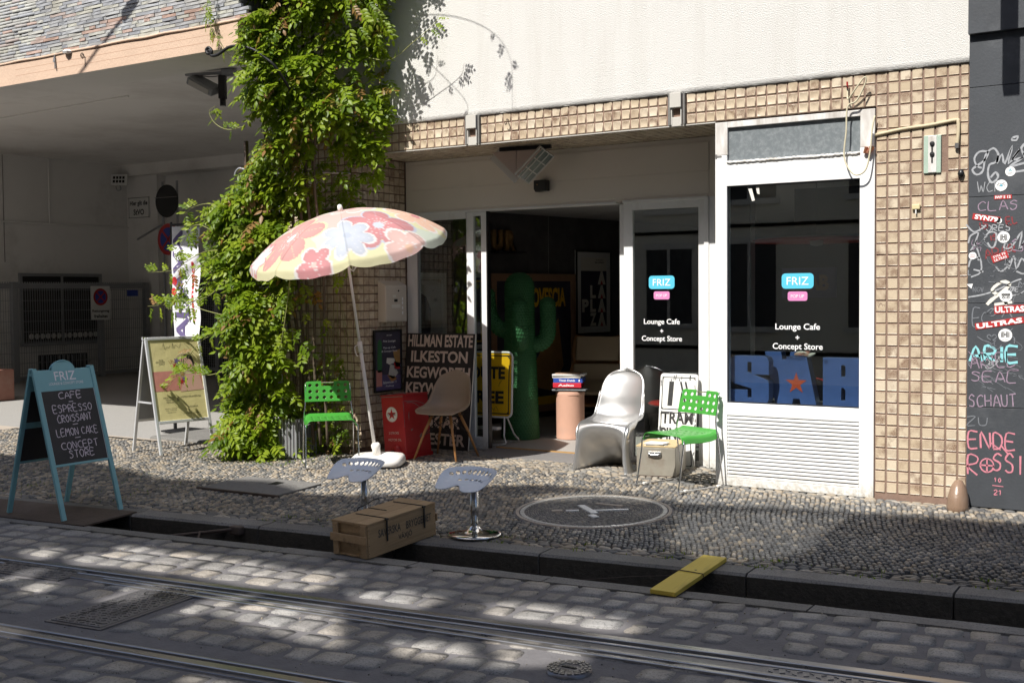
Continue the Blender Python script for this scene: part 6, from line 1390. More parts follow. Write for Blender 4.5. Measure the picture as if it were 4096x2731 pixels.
mb = MB(); ribbons(mb, [[(.0, .01), (.01, .05), (.02, -.02), (.04, .01), (.06, 0), (.08, .02)], [(.10, -.01), (.11, .05), (.12, -.01), (.14, .03), (.17, 0), (.19, .01), (.20, .05)]], .0025); mb.build('print_script', 'black_print', e, mx=pq(-.12, .905, .0045), clean=False)
for s, ww, h, x, y in (('THE', .05, .014, -.16, .80), ('DESIGNER', .10, .014, -.17, .785), ('NAILS', .06, .014, -.155, .768), ('NAGEL DESIGN', .13, .016, -.125, .478), ('MANIKURE', .09, .016, -.12, .458), ('PEDIKURE', .08, .016, -.12, .438), ('&', .03, .04, -.03, .46), ('WIMPERNVERLANGERUNG', .23, .016, .115, .478), ('MONTAG - SAMSTAG', .13, .008, -.12, .385), ('09.00 - 18.00 UHR', .12, .008, -.12, .37), ('TERMIN 0761', .10, .008, -.12, .352), ('THE DESIGNER NAILS FREIBURG', .20, .008, .10, .335), ('GUTSCHEINE', .12, .014, .12, .39)):
    text(s, ww, h, 'black_print', e, pq(x, y, .0045), 0)
mb = MB(); ribbons(mb, [[(-.02, .01), (0, -.02), (.02, .02), (.03, -.01), (.06, .03)], [(0, .02), (.02, -.02)]], .004); mb.build('print_mark', 'gold', e, mx=pq(-.06, .785, .0045), clean=False)

# banner flag on its stand
e = thing('banner_flag', (-10.17, 9.05, .0), 'white banner with dark violet lettering on a black pole stand, behind the vine shoots', 'banner')
MB().tube(catmull([(-.235, 0, .02), (-.235, 0, 1.2), (-.235, 0, 2.30), (-.225, 0, 2.345), (-.19, 0, 2.36), (.20, 0, 2.36)], 4), .014, 8).build('pole', 'black_plastic', e, smooth=True)
def bf(u, v): return (-.21+.43*u+.02*v, -.012+.012*math.sin(v*17+u*2)*(.4+u)-.02*math.sin(u*5+v*3), 2.34-1.42*v-.02*u)
MB().grid(bf, 14, 50).build('cloth', 'banner_cloth', e, smooth=True, solid=.002, clean=False)
def on_flag(P, name, m):
    vs = []
    for x, y in P: u, v = (x+.21)/.43, (2.34-y)/1.42; b_ = bf(u, v); vs.append((b_[0], b_[1]-.006, b_[2]))
    return MB().add(vs, [tuple(range(len(vs)))]).build(name, m, e, clean=False)
def vtext(s, x, ztop, w_, h_, m):
    me = text_mesh(s, w_, h_, .03).copy(); me.materials.clear(); me.materials.append(M[m]); me.transform(frame((x, -.0, ztop-w_/2), (0, 0, 1), (-1, 0, 0)))
    n = len(me.vertices); 
    for vv in me.vertices:
        u, v = (vv.co.x+.21)/.43, (2.34-vv.co.z)/1.42; b_ = bf(u, v); vv.co = (b_[0], b_[1]-.006, b_[2])
    return link('lettering', me, e)
vtext('AHAVA', -.10, 2.32, 1.30, .16, 'purple_print'); vtext('SALON', .0, 1.62, .36, .06, 'purple_print'); vtext('cosmetics', .09, 1.95, .70, .05, 'red_print')
for k, (x, y, r_) in enumerate(((-.17, 1.72, .05), (-.18, 1.60, .045), (-.19, 1.48, .03))): on_flag([(x+r_*.8*math.cos(a), y+r_*math.sin(a)) for a in [2*math.pi*t/14 for t in range(14)]], 'print_dot', 'red_print')
MB().box(-.26, .22, -.19, .19, .0, .018).build('foot_plate', 'black_iron', e, bevel=.003); MB().tube([(-.235, 0, .01), (-.235, 0, .12)], .02, 8).build('socket', 'black_iron', e)

# brown electrical or bench block
e = thing('brown_block', (-15.95, 10.45, -.005), 'pinkish brown stone block with graffiti at the left edge', 'block'); MB().box(-1.1, .22, -.35, .15, 0, .47).build('block', mat('brown_block', (0.33, 0.16, 0.12), 0.8, var=0.15, dirt=(0.4, .25, .2)), e, bevel=.012)
hand('AV', .25, .22, 'black_print', e, FAC(-.02, -.352, .22), .014, name='graffiti'); hand('NHS', .2, .05, 'purple_print', e, FAC(.03, -.352, .40), .012, name='graffiti')

# ------------------------------------------------------------------ in and before the doorway
e = thing('destination_board', (-6.82, 9.195, 0.008), 'black bus destination board with cream place names leaning on the door', 'sign board')
q = frame((0, 0, 0), (1, 0, 0), (0, .15, 1.14)); w, H = .845, 1.15
MB().box(-w/2, w/2, 0, H, -.012, 0, q).build('board', 'dark_board', e, bevel=.002)
MB().box(w/2, w/2+.004, 0, H, -.012, .0, q).build('board_edge', 'paper', e)
for s, ww, y in (('HILLMAN ESTATE', .80, 1.075), ('ILKESTON', .70, .915), ('KEGWORTH', .78, .755), ('KEYWORTH', .78, .595), ('LANGLEY', .66, .435), ('LANGAR', .62, .265), ('LEICESTER', .76, .095)):
    text(s, ww, .118 if s != 'HILLMAN ESTATE' else .125, 'cream_print', e, q @ Matrix.Translation((0, y, 0)), .0015, .03)
e = thing('framed_poster', (-7.268, 9.045, .57), 'black framed dark poster for the lounge leaning low on the tiled reveal', 'poster')
q = frame((0, 0, 0), (0, 1, 0), (0, 0, 1)); w, H = .44, .62
MB().box(-w/2, w/2, 0, H, 0, .012, q).build('backing', 'black_plastic', e); mb = MB()
for a in ((-w/2, -w/2+.018, 0, H), (w/2-.018, w/2, 0, H), (-w/2+.018, w/2-.018, 0, .018), (-w/2+.018, w/2-.018, H-.018, H)): mb.box(*a, .012, .022, q)
mb.build('frame', 'black_plastic', e, bevel=.002)
M['poster_dark'] = mat('poster_dark', (0.05, 0.045, 0.07), 0.5, var=0.6, scale=8); M['poster_violet'] = mat('poster_violet', (0.10, 0.08, 0.18), 0.5, var=0.4, scale=7)
flat('picture', 'poster_dark', [(-.2, .02), (.2, .02), (.2, .60), (-.2, .60)], e, q, .0125); flat('print_shape', 'poster_violet', [(-.2, .02), (.2, .02), (.2, .16), (-.2, .18)], e, q, .013)
for P, m_ in (([(-.17, .35), (-.16, .50), (-.13, .53), (-.10, .50), (-.10, .20), (-.17, .20)], 'cactus'), ([(-.19, .06), (-.10, .06), (-.10, .22), (-.19, .22)], 'pink_print'), ([(-.02, .34), (.11, .33), (.12, .29), (.02, .27), (-.03, .29)], 'paper'), ([(.03, .27), (.10, .26), (.16, .18), (.08, .12), (0, .16)], 'frame_grey'), ([(-.02, .17), (.10, .15), (.14, .12), (.05, .09)], 'lounge_wood'), ([(.08, .40), (.19, .42), (.19, .24), (.12, .24)], 'gold'), ([(.09, .30), (.19, .28), (.19, .22), (.10, .22)], 'red_print')): flat('print_shape', m_, P, e, q, .0135)
for s, ww, h, y in (('Ab 5 Juni', .09, .016, .565), ('Friz Lounge', .20, .026, .505), ('Pop-up Cafe', .20, .024, .44), ('& Concept Store', .25, .024, .405), ('Salzstrasse 11', .22, .024, .095), ('Freiburg', .13, .022, .055)): text(s, ww, h, 'vinyl_white', e, q @ Matrix.Translation((.02, y, 0)), .0145, .01, .25)
e = thing('wall_box', (-7.285, 9.10, 1.27), 'cream metal ticket box with sloping lid screwed to the tiled reveal', 'wall box'); bm_ = mat('box_cream', (0.62, 0.56, 0.48), 0.4, var=0.03)
MB().prism([(0, 0), (.10, 0), (.10, .365), (0, .415)], -.17, .17, frame((0, 0, 0), (1, 0, 0), (0, 0, 1)) @ Matrix.Identity(4)).build('case', bm_, e, bevel=.006)
q = frame((.10, 0, 0), (0, 1, 0), (0, 0, 1))
MB().box(-.158, .158, .01, .35, 0, .004, q).build('door', bm_, e, bevel=.003); flat('display', 'black_print', [(-.04, .20), (.015, .20), (.015, .228), (-.04, .228)], e, q, .005); flat('label_field', 'paper', [(-.06, .245), (-.01, .245), (-.01, .27), (-.06, .27)], e, q, .005)
flat('label_field', 'paper', [(-.08, .14), (.06, .14), (.06, .175), (-.08, .175)], e, q, .005)
MB().lathe([(.009, 0), (.009, .006), (0, .007)], 10, mx=q @ Matrix.Translation((.03, .31, .004))).build('lock', 'black_iron', e)
for z in (.075, .125, .175, .215): flat('slot', 'vinyl_white', [(.085, z), (.105, z), (.105, z+.03), (.085, z+.03)], e, q, .005)

# TRAM sign
e = thing('tram_sign', (-4.215, 9.24, .005), 'old white cast sign reading TRAM PINCH leaning on the glass behind the metal box', 'sign')
q = frame((0, 0, 0), (1, 0, 0), (-.03, .10, .82)); w, H = .36, .825
MB().prism([(x, y+H/2) for x, y in rrect(w, H, .03)], -.02, 0, q).build('panel', 'sign_white', e, bevel=.004)
M['chip_black'] = mat('chip_black', (0.03, 0.03, 0.03), 0.7, var=0.5, scale=40)
mb = MB(); ribbons(mb, [[(x, y+.65) for x, y in rrect(w-.05, .28, .02)]+[(w/2-.045, .62)], [(x, y+.25) for x, y in rrect(w-.05, .46, .02)]+[(w/2-.045, .25)]], .008)
for _ in range(34):
    s = random.choice((-1, 1)); x = s*(w/2-random.uniform(0, .03)); y = random.uniform(.02, H-.075)
    if random.random() < .3: x = random.uniform(-w/2+.01, w/2-.01); y = H-random.uniform(.05, .07)
    ribbons(mb, [[(x, y), (x+random.uniform(-.006, .006), y+random.uniform(.01, .05))]], random.uniform(.004, .012))
mb.build('chipped_edge', 'chip_black', e, mx=q @ Matrix.Translation((0, 0, .001)), clean=False)
flat('symbol_bar', 'chip_black', [(-.10, .54), (-.055, .54), (-.045, .755), (-.09, .755)], e, q, .0022)
flat('symbol_bar', 'chip_black', [(.01, .755), (.028, .755), (.085, .54), (.067, .54)], e, q, .0022); flat('symbol_bar', 'chip_black', [(.055, .755), (.073, .755), (.13, .54), (.112, .54)], e, q, .0022)
text('TRAM', .30, .105, 'chip_black', e, q @ Matrix.Translation((0, .435, 0)), .002, .03); text('PINCH', .30, .105, 'chip_black', e, q @ Matrix.Translation((0, .295, 0)), .002, .03)

# metal box with papers
e = thing('metal_box', (-4.30, 8.66, .002), 'worn grey steel file box with a handle, under the right green chair', 'box', R(13)); w, d_, h = .33, .45, .262
M['worn_steel'] = mat('worn_steel', (0.40, 0.37, 0.31), 0.45, 0.5, var=0.25, scale=7, dirt=(0.26, 0.17, 0.12), dirt_amt=0.52, bump=0.15)
MB().box(0, w, 0, d_, 0, h-.012).build('body', 'worn_steel', e, bevel=.005); MB().box(-.004, w+.004, -.004, d_+.004, h-.012, h).build('lid', mat('lid_wood', (0.50, 0.38, 0.20), 0.6, var=0.12), e, bevel=.003)
MB().box(.10, .21, -.012, 0, .17, .215).build('handle_plate', 'steel', e, bevel=.003); MB().tube(catmull([(.105, -.008, .21), (.11, -.022, .195), (.155, -.026, .19), (.20, -.022, .195), (.205, -.008, .21)], 4), .006, 6).build('handle', 'steel', e, smooth=True)
MB().box(-.003, w+.003, -.003, d_+.003, 0, .012).build('rim', 'rust_plate', e)
e2 = thing('paper_stack', (-4.17, 8.78, .258), 'few cream and grey booklets on top of the metal box', 'papers', R(10))
for k, (a, m_) in enumerate(((0, 'paper'), (14, 'galv'), (-10, 'paper'))): MB().box(-.09, .09, -.07, .07, .0005+k*.008, .0075+k*.008, Matrix.Rotation(R(a), 4, 'Z')).build('booklet', m_, e2, bevel=.001)

# yellow road sign inside
e = thing('yellow_road_sign', (-6.60, 9.76, .006), 'yellow sign with black letters on a tubular white frame, inside the doorway left', 'sign', R(6)); w, H = .64, .64
q = frame((0, 0, .29), (1, 0, 0), (0, .06, 1))
MB().prism([(x, y+H/2) for x, y in rrect(w, H, .05)], -.006, 0, q).build('plate', 'yellow_sign', e); mb = MB()
ribbons(mb, [[(x, y+H/2) for x, y in rrect(w-.05, H-.05, .03)]+[(w/2-.025, H/2+.2)]], .012); mb.build('border', 'black_print', e, mx=q @ Matrix.Translation((0, 0, .0015)), clean=False)
MB().tube([q @ Vector((x, y+H/2, -.004)) for x, y in rrect(w+.02, H+.02, .055)], .011, 8, closed=True).build('tube_frame', 'white_paint', e, smooth=True)
text('ROUTE', .50, .13, 'black_print', e, q @ Matrix.Translation((.0, .44, 0)), .0016, .04); text('FREE', .42, .13, 'black_print', e, q @ Matrix.Translation((.03, .19, 0)), .0016, .04)
mb = MB(); ribbons(mb, [[(.17, .52), (.20, .40), (.18, .30)], [(.20, .5), (.17, .42), (.22, .38), (.19, .33)], [(.1, .09), (.13, .06), (.15, .1), (.18, .05)], [(-.05, .09), (0, .06), (.02, .1)]], .003); mb.build('scribble', 'black_print', e, mx=q @ Matrix.Translation((0, 0, .002)), clean=False)
MB().tube(catmull([(-.25, .0, .29), (-.27, -.05, .1), (-.27, -.10, .012), (.27, -.10, .012), (.27, -.05, .1), (.25, 0, .29)], 4), .009, 6).tube(catmull([(.25, .02, .32), (.28, .15, .1), (.28, .2, .012), (-.28, .2, .012), (-.28, .15, .1), (-.25, .02, .32)], 4), .009, 6).build('stand', 'white_paint', e, smooth=True)
box('ballast', 'white_paint', -.22, .24, -.14, -.04, .16, .19, e, .01)

# cactus coat stand
e = thing('cactus_sculpture', (-6.50, 10.33, .006), 'man-high green foam cactus with upright arms, just inside the doorway', 'sculpture')
def bumpy(path, rad, nu, nv, cap=True, b=.011):
    P = catmull(path, 10); m = len(P); vs = []; prev = None; tot = []
    L = [0]
    for i in range(1, m): L.append(L[-1]+(P[i]-P[i-1]).length)
    for j in range(nv+1):
        s = L[-1]*j/nv; i = max(k for k in range(m) if L[k] <= s+1e-9); i = min(i, m-2); f = (s-L[i])/max(L[i+1]-L[i], 1e-6); p = P[i].lerp(P[i+1], f); d = (P[i+1]-P[i]).normalized()
        if prev is None: a = d.orthogonal().normalized()
        else: a = (prev-d*prev.dot(d)).normalized()
        prev = a; bb = d.cross(a); r0 = rad(s/L[-1]); rem = L[-1]-s
        if cap and rem < r0: r0 = r0*math.sqrt(max(0.0, 1-((r0-rem)/r0)**2))
        pit = .028; nk = max(6, round(2*math.pi*rad(.3)/.030))
        for i2 in range(nu):
            th_ = 2*math.pi*i2/nu; row = s/pit; par = int(row) % 2; w1 = .5+.5*math.cos(nk*th_+math.pi*(par)); w2 = .5-.5*math.cos(2*math.pi*row)
            r_ = r0+b*(w1*w2)**1.3*(1 if r0 > .02 else r0/.02)
            vs.append(p+a*math.cos(th_)*r_+bb*math.sin(th_)*r_)
    return MB().add(vs, [(j*nu+i, j*nu+(i+1) % nu, (j+1)*nu+(i+1) % nu, (j+1)*nu+i) for j in range(nv) for i in range(nu)])
rr, vf = Vector((.843, .538, 0)), Vector((.54, -.84, 0))
bumpy([(0, 0, 0), (0, 0, .5), (0, 0, 1.1), (0, 0, 1.50), (0, 0, 1.76)], lambda t: .200-.045*min(1, t*1.4), 168, 230).build('trunk', 'cactus', e, smooth=True)
bumpy([rr*.06+Vector((0, 0, 1.02)), rr*.20+Vector((0, 0, 1.00)), rr*.285+Vector((0, 0, 1.08)), rr*.30+Vector((0, 0, 1.25)), rr*.295+Vector((0, 0, 1.50))], lambda t: .082, 84, 100).build('arm', 'cactus', e, smooth=True)
bumpy([rr*-.06+Vector((0, 0, 1.12)), rr*-.20+Vector((0, 0, 1.16)), rr*-.30+Vector((0, 0, 1.28)), rr*-.33+Vector((0, 0, 1.42)), rr*-.34+Vector((0, 0, 1.60))], lambda t: .078, 84, 100).build('arm', 'cactus', e, smooth=True)
bumpy([vf*.06+Vector((0, 0, 1.02)), vf*.17+Vector((0, 0, 1.03)), vf*.23+Vector((0, 0, 1.12)), vf*.235+Vector((0, 0, 1.28)), vf*.22+Vector((0, 0, 1.48))], lambda t: .09, 84, 90).build('arm', 'cactus', e, smooth=True)

# terracotta pedestal and books
e = thing('pedestal', (-6.02, 10.56, .006), 'short pink terracotta pipe used as a pedestal just inside the door', 'pedestal')
MB().lathe([(.148, 0), (.150, .02), (.150, .46), (.155, .465), (.155, .50), (.0, .505)], 40).build('pipe', 'terracotta', e, smooth=True, bevel=.004)
z = .513; stack = [('book', 'shop_dark', .33, .008, 'dark thin magazine at the bottom of the pile on the pedestal', None), ('book', 'frosted', .36, .012, 'grey magazine second from the bottom of the pile', None), ('book', 'black_plastic', .30, .016, 'black booklet under the red book', None), ('book', 'book_red', .30, .050, 'thick red book in the pile on the pedestal', ('Aalto', 'vinyl_white')), ('book', 'book_blue', .31, .048, 'blue language course book with white title on the pile', ('Think Dutch', 'vinyl_white')), ('book', 'paper', .30, .022, 'white paperback on the blue book', None), ('book', 'sign_white', .34, .018, 'thin white book near the top of the pile', None), ('book', 'poster_frame', .26, .010, 'small brown booklet lying on top of the pile', None)]
for k, (nm, m_, ln, hh, lab, tt) in enumerate(stack):
    b_ = thing(nm, (-6.02+random.uniform(-.02, .02), 10.55+random.uniform(-.015, .015), z), lab, 'book', R(26+random.uniform(-9, 9)), 'books piled on the pedestal')
    MB().box(-ln/2, ln/2, -.11, .11, 0, hh).build('cover', m_, b_, bevel=.002); MB().box(-ln/2+.004, ln/2-.004, -.105, .113, hh*.12, hh*.88).build('pages', 'paper', b_)
    if tt: text(tt[0], min(.17, ln*.6), hh*.45, tt[1], b_, FAC(-.01, -.1105, hh/2), .001, .03); 
    if tt and tt[0][0] == 'T': text('1', .012, hh*.5, tt[1], b_, FAC(.12, -.1105, hh/2), .001, .03)
    z += hh+.001

# lounge chair, posters, shelf letters inside
e = thing('lounge_chair', (-6.45, 11.9, .006), 'bent plywood lounge chair with cream leather, in the dark shop behind the books', 'lounge chair', R(20))
def shell(c, rx, w_, h_, bend): return lambda u, v: tuple(Vector(c)+Matrix.Rotation(R(rx), 3, 'X') @ Vector(((u-.5)*w_*(1-.12*(2*v-1)**2), -bend*(1-(2*u-1)**2)+0, (v-.5)*h_)))
for nm, c, rx, w_, h_ in (('back_shell', (0, .26, .86), -18, .62, .36), ('back_shell', (0, .18, .58), -12, .66, .26), ('seat_shell', (0, -.12, .40), -78, .70, .60)):
    MB().grid(shell(c, rx, w_, h_, -.10), 14, 8).build(nm, 'lounge_wood', e, smooth=True, solid=.014)
    q = Matrix.Translation(Vector(c)+Matrix.Rotation(R(rx), 3, 'X') @ Vector((0, -.03, 0))) @ Matrix.Rotation(R(rx), 4, 'X'); MB().box(-w_*.42, w_*.42, -.03, .02, -h_*.42, h_*.42, q).build('cushion', 'lounge_leather', e, bevel=.03, seg=3, smooth=True)
for k in range(5): a = 2*math.pi*k/5; MB().bar((0, 0, .12), (.32*math.cos(a), .32*math.sin(a), .02), .03, .02).build('foot', 'black_plastic', e)
MB().tube([(0, 0, .1), (0, 0, .36)], .025, 8).build('column', 'black_plastic', e)
wallx = lambda y: -7.52+.1653*(y-11.28)
def wq(y, z, off=.01): return frame((wallx(y)+off, y, z), (.163, .986, 0), (0, 0, 1))
def picture(y0, y1, z0, z1, fm, fw, label, inner, m_in, off=.02, name='poster'):
    yc, zc = (y0+y1)/2, (z0+z1)/2; e = thing(name, (0, 0, 0), label, 'poster'); e.matrix_world = wq(yc, zc, off); w_, h_ = (y1-y0)*1.013, z1-z0
    MB().box(-w_/2, w_/2, -h_/2, h_/2, -.015, 0).build('sheet', m_in, e); mb = MB()
    for a in ((-w_/2, -w_/2+fw, -h_/2, h_/2), (w_/2-fw, w_/2, -h_/2, h_/2), (-w_/2+fw, w_/2-fw, -h_/2, -h_/2+fw), (-w_/2+fw, w_/2-fw, h_/2-fw, h_/2)): mb.box(*a, -.004, .014)
    mb.build('frame', fm, e, bevel=.002); return e, w_, h_
e, w_, h_ = picture(12.86, 13.60, 1.0, 2.09, 'black_plastic', .022, 'black framed poster reading A LA PLAZA on the dark side wall', None, 'sign_white')
I_ = Matrix.Identity(4)
flat('print_field', 'paper', [(-.27, .28), (.27, .28), (.27, .45), (-.27, .45)], e, I_, .001); flat('print_field', 'poster_dark', [(-.27, -.44), (.27, -.44), (.27, .28), (-.27, .28)], e, I_, .001)
text('20 DE JULIO', .16, .02, 'black_print', e, Matrix.Translation((.12, .42, 0)), .002, .02); text('GRAN ANIVERSARIO', .2, .02, 'black_print', e, Matrix.Translation((.12, .39, 0)), .002, .02)
for k in range(4):
    zc = .19-.18*k; flat('letter', 'paper', [(.08, zc-.088), (.145, zc+.088), (.185, zc+.088), (.25, zc-.088), (.195, zc-.088), (.165, zc-.03), (.135, zc-.088)], e, I_, .002); flat('letter_accent', 'red_print', [(.135, zc-.088), (.165, zc-.03), (.195, zc-.088)], e, I_, .0022)
text('L', .12, .17, 'paper', e, Matrix.Translation((-.02, .01, 0)), .002, .05); text('L', .12, .17, 'paper', e, Matrix.Translation((-.02, -.17, 0)), .002, .05); text('P', .14, .17, 'paper', e, Matrix.Translation((-.18, -.17, 0)), .002, .05); text('Z', .14, .17, 'paper', e, Matrix.Translation((-.02, -.35, 0)), .002, .05)
e, w_, h_ = picture(11.25, 12.80, .08, 1.78, 'poster_frame', .09, 'large wood framed film poster with yellow title, leaning behind the cactus', None, 'poster_dark', .05)
text('ALLA ROVESCIA', 1.15, .24, 'yellow_sign', e, Matrix.Translation((.02, .56, 0)), .002, .04); flat('print_shape', 'gold', [(-.2, -.5), (.1, -.1), (.45, .3), (.55, -.3), (.3, -.6)], e, I_, .001); flat('print_shape', 'purple_print', [(-.5, -.6), (-.1, -.3), (0, -.6)], e, I_, .0015); flat('print_band', 'yellow_sign', [(-.68, -.76), (.68, -.76), (.68, -.66), (-.68, -.66)], e, I_, .0015)
e, w_, h_ = picture(10.88, 11.20, .90, 1.78, 'sign_white', .05, 'narrow white framed print left of the cactus', None, 'poster_dark', .02); flat('print_shape', 'yellow_sign', [(-.09, -.36), (.09, -.36), (.09, .36), (-.09, .36)], e, I_, .001); flat('print_shape', 'poster_dark', [(-.07, -.34), (.07, -.34), (.07, .34), (-.07, .34)], e, I_, .0014)
e, w_, h_ = picture(9.75, 10.55, .75, 1.78, 'sign_white', .07, 'white framed print of a pale arched figure, behind the left glass', None, 'frame_grey', .02); flat('print_shape', 'dark_board', [(-.15, -.42), (.15, -.42), (.17, .1), (.1, .25), (0, .3), (-.1, .25), (-.17, .1)], e, I_, .001)
for y0, y1, n_ in ((13.0, 13.45, 'left'), (13.55, 14.0, 'right')):
    e, w_, h_ = picture(y0, y1, .30, .88, 'poster_frame', .03, f'small wood framed feather print under the plaza poster, the {n_} one', None, 'shop_wall', .03); mb = MB(); ribbons(mb, [[(-.06, .2), (.02, .0), (.03, -.22)]], .05); mb.build('print_feather', 'black_print', e, mx=Matrix.Translation((0, 0, .002)), clean=False)
e = thing('wall_shelf', (0, 0, 0), 'small dark shelf high on the shop side wall', 'shelf'); e.matrix_world = wq(11.5, 2.03, .0); box('board', 'dark_board', -.25, .25, -.01, .01, .0, .18, e)
for k, (c_, y) in enumerate((('U', 11.38), ('R', 11.60))):
    e = thing('shelf_letter', (0, 0, 0), f'gold marquee letter {c_} standing on the high shelf', 'letter', group='gold letters on the shelf'); e.matrix_world = wq(y, 2.17, .06); t = text(c_, .17, .25, 'gold', e, I_, 0, .05); t.modifiers.new('s', 'SOLIDIFY').thickness = .05
e = thing('side_table', (-4.42, 9.72, .006), 'small round red side table behind the right glass', 'table'); MB().lathe([(0, .50), (.24, .50), (.26, .515), (.24, .53), (0, .53)], 30).build('table_top', 'lamp_red', e, smooth=True); MB().tube([(0, 0, 0), (0, 0, .5)], .02, 8).build('column', 'steel', e); MB().lathe([(.17, 0), (.17, .01), (0, .02)], 24).build('foot', 'steel', e)
e = thing('pendant_lamp', (-3.15, 9.85, 1.99), 'flat red disc pendant lamp seen through both shop windows', 'lamp'); MB().lathe([(0, .035), (.12, .032), (.50, .008), (.60, -.012), (.595, -.018), (.45, -.012), (0, -.010)], 48).build('shade', 'lamp_red', e, smooth=True); MB().tube([(0, 0, .03), (0, 0, .52)], .004, 5).build('cord', 'black_plastic', e); MB().lathe([(0, -.06), (.05, -.05), (.06, -.01)], 16).build('bulb', 'sign_white', e, smooth=True)

# big blue letters in the shop window
LET = {'S': ([(1, .62), (1, .9), (.96, .97), (.88, 1), (.12, 1), (.04, .97), (0, .9), (0, .52), (.03, .46), (.1, .42), (.56, .32), (.56, .12), (.44, .12), (.44, .28), (0, .28), (0, 0), (.88, 0), (.96, .03), (1, .1), (1, .44), (.97, .49), (.9, .52), (.44, .66), (.44, .88), (.56, .88), (.56, .62)], []),
 'A': ([(0, 0), (.25, 1), (.75, 1), (1, 0), (.62, 0), (.59, .15), (.41, .15), (.38, 0)], [[(.455, .36), (.545, .36), (.50, .74)]]),
 'B': ([(0, 0), (0, 1), (.86, 1), (.96, .97), (1, .9), (1, .60), (.92, .52), (1, .44), (1, .1), (.96, .03), (.86, 0)], [[(.44, .62), (.44, .86), (.50, .87), (.56, .84), (.56, .62)], [(.44, .14), (.44, .40), (.50, .41), (.56, .36), (.56, .14)]])}
def bigletter(ch, cx, cy, w_, h_, label, dep=.10, flip=False):
    e = thing('metal_letter', (cx, cy, .652), label, 'letter', 0, 'blue shop letters in the window')
    cu = bpy.data.curves.new('letter', 'CURVE'); cu.dimensions = '2D'; cu.fill_mode = 'BOTH'; cu.extrude = dep/2; cu.bevel_depth = .003
    for P in [LET[ch][0]]+LET[ch][1]:
        s = cu.splines.new('POLY'); s.points.add(len(P)-1); s.use_cyclic_u = True
        for i, (x, y) in enumerate(P): s.points[i].co = ((x-.5)*w_, (y-.5)*h_, 0, 1)
    co = bpy.data.objects.new('tmp', cu); COL.objects.link(co); bpy.context.view_layer.update()
    me = bpy.data.meshes.new_from_object(co.evaluated_get(bpy.context.evaluated_depsgraph_get())); bpy.data.objects.remove(co); me.materials.clear(); me.materials.append(M['saab_blue']); me.materials.append(M['saab_side'])
    for p in me.polygons: p.use_smooth = False; p.material_index = 0 if abs(p.normal.z) > .6 else 1
    q = frame((0, dep/2, h_/2), (1, 0, 0), (0, 0, 1))
    if flip: q = q @ Matrix.Rotation(math.pi, 4, 'Z')
    link('letter_body', me, e, q); return e
bigletter('S', -3.335, 8.74, .315, .378, 'blue metal letter S, leftmost in the shop window')
bigletter('A', -3.10, 8.92, .34, .405, 'blue metal letter A set back upside down between the S and the starred A', flip=True)
e = bigletter('A', -2.945, 8.72, .315, .378, 'blue metal letter A with a red star, centre of the shop window')
flat('star', 'star_red', star(.088, .034), e, FAC(.0, -.0045, .175), .001)
MB().box(-.06, .06, -.0042, -.003, .12, .30).build('letter_web', 'saab_blue', e)
bigletter('B', -2.585, 8.74, .31, .378, 'blue metal letter B, rightmost in the shop window')
e = thing('crumpled_ornament', (-2.90, 8.77, 1.034), 'small crumpled pink and cream ornament on top of the starred letter', 'ornament')
for k in range(5):
    a = k*1.3; MB().lathe([(0, -.05), (.012, -.03), (.016, 0), (.010, .03), (0, .05)], 6, mx=Matrix.Translation((-.05+.025*k, 0, .02+.008*math.sin(a))) @ Matrix.Rotation(R(80+12*math.sin(a*2)), 4, 'Y') @ Matrix.Rotation(R(30*math.cos(a)), 4, 'X')).build('paper_twist', ('skin_print', 'paper', 'pink_print')[k % 3], e)
for x, y, m_, h, lab in ((-2.715, 8.93, 'frosted', .085, 'small grey paint tin on the window shelf'), (-2.70, 8.93, 'yellow_sign', .0, None)):
    if lab:
        e = thing('paint_tin', (x, y, .65), lab, 'tin'); MB().lathe([(.05, 0), (.05, h), (.052, h+.003), (0, h+.003)], 20).build('tin', m_, e, smooth=True, bevel=.001); MB().lathe([(.051, .02), (.051, h-.02)], 20).build('label_band', 'vinyl_white', e, smooth=True)
e = thing('yellow_carton', (-2.69, 8.93, .745), 'tiny yellow carton standing on the grey paint tin', 'carton'); MB().box(-.02, .02, -.02, .02, 0, .095).build('carton', 'yellow_sign', e, bevel=.001)
e = thing('red_rope', (-2.78, 9.0, .83), 'short piece of red rope behind the starred letter', 'rope'); MB().tube(catmull([(-.10, 0, .02), (-.03, .02, .0), (.04, 0, -.01), (.09, .02, -.03), (.10, .1, -.1)], 4), .009, 6).build('rope', 'lamp_red', e, smooth=True)

# ------------------------------------------------------------------ passage: signs, fence, lamps
e = thing('road_sign', (-19.02, 15.73, 3.135), 'white rectangular sign reading Hier gilt die StVO on the back pillar', 'sign'); box('plate', 'sign_white', -.31, .31, -.01, .01, 0, .42, e, .004)
mb = MB(); ribbons(mb, [[(x, y) for x, y in rrect(.60, .40, .02)]+[(.30, .18)]], .01); mb.build('border', 'black_print', e, mx=FAC(0, -.011, .21), clean=False)
text('Hier gilt die', .53, .12, 'black_print', e, FAC(0, -.011, .29), .002, .03); text('StVO', .32, .12, 'black_print', e, FAC(0, -.011, .12), .002, .03)
e = thing('no_stopping_sign', (-17.26, 14.95, 2.62), 'round red and blue no stopping sign on a pole in the passage', 'sign'); q = FAC(0, 0, 0)
MB().lathe([(.30, 0), (.30, .01), (0, .01)], 32, mx=q).build('disc', 'sign_red', e); flat('print_disc', 'sign_blue', circ(.225), e, q, .0115)
for a in (45, -45): flat('print_bar', 'sign_red', [(-.24, -.022), (.24, -.022), (.24, .022), (-.24, .022)], e, q @ Matrix.Rotation(R(a), 4, 'Z'), .013)
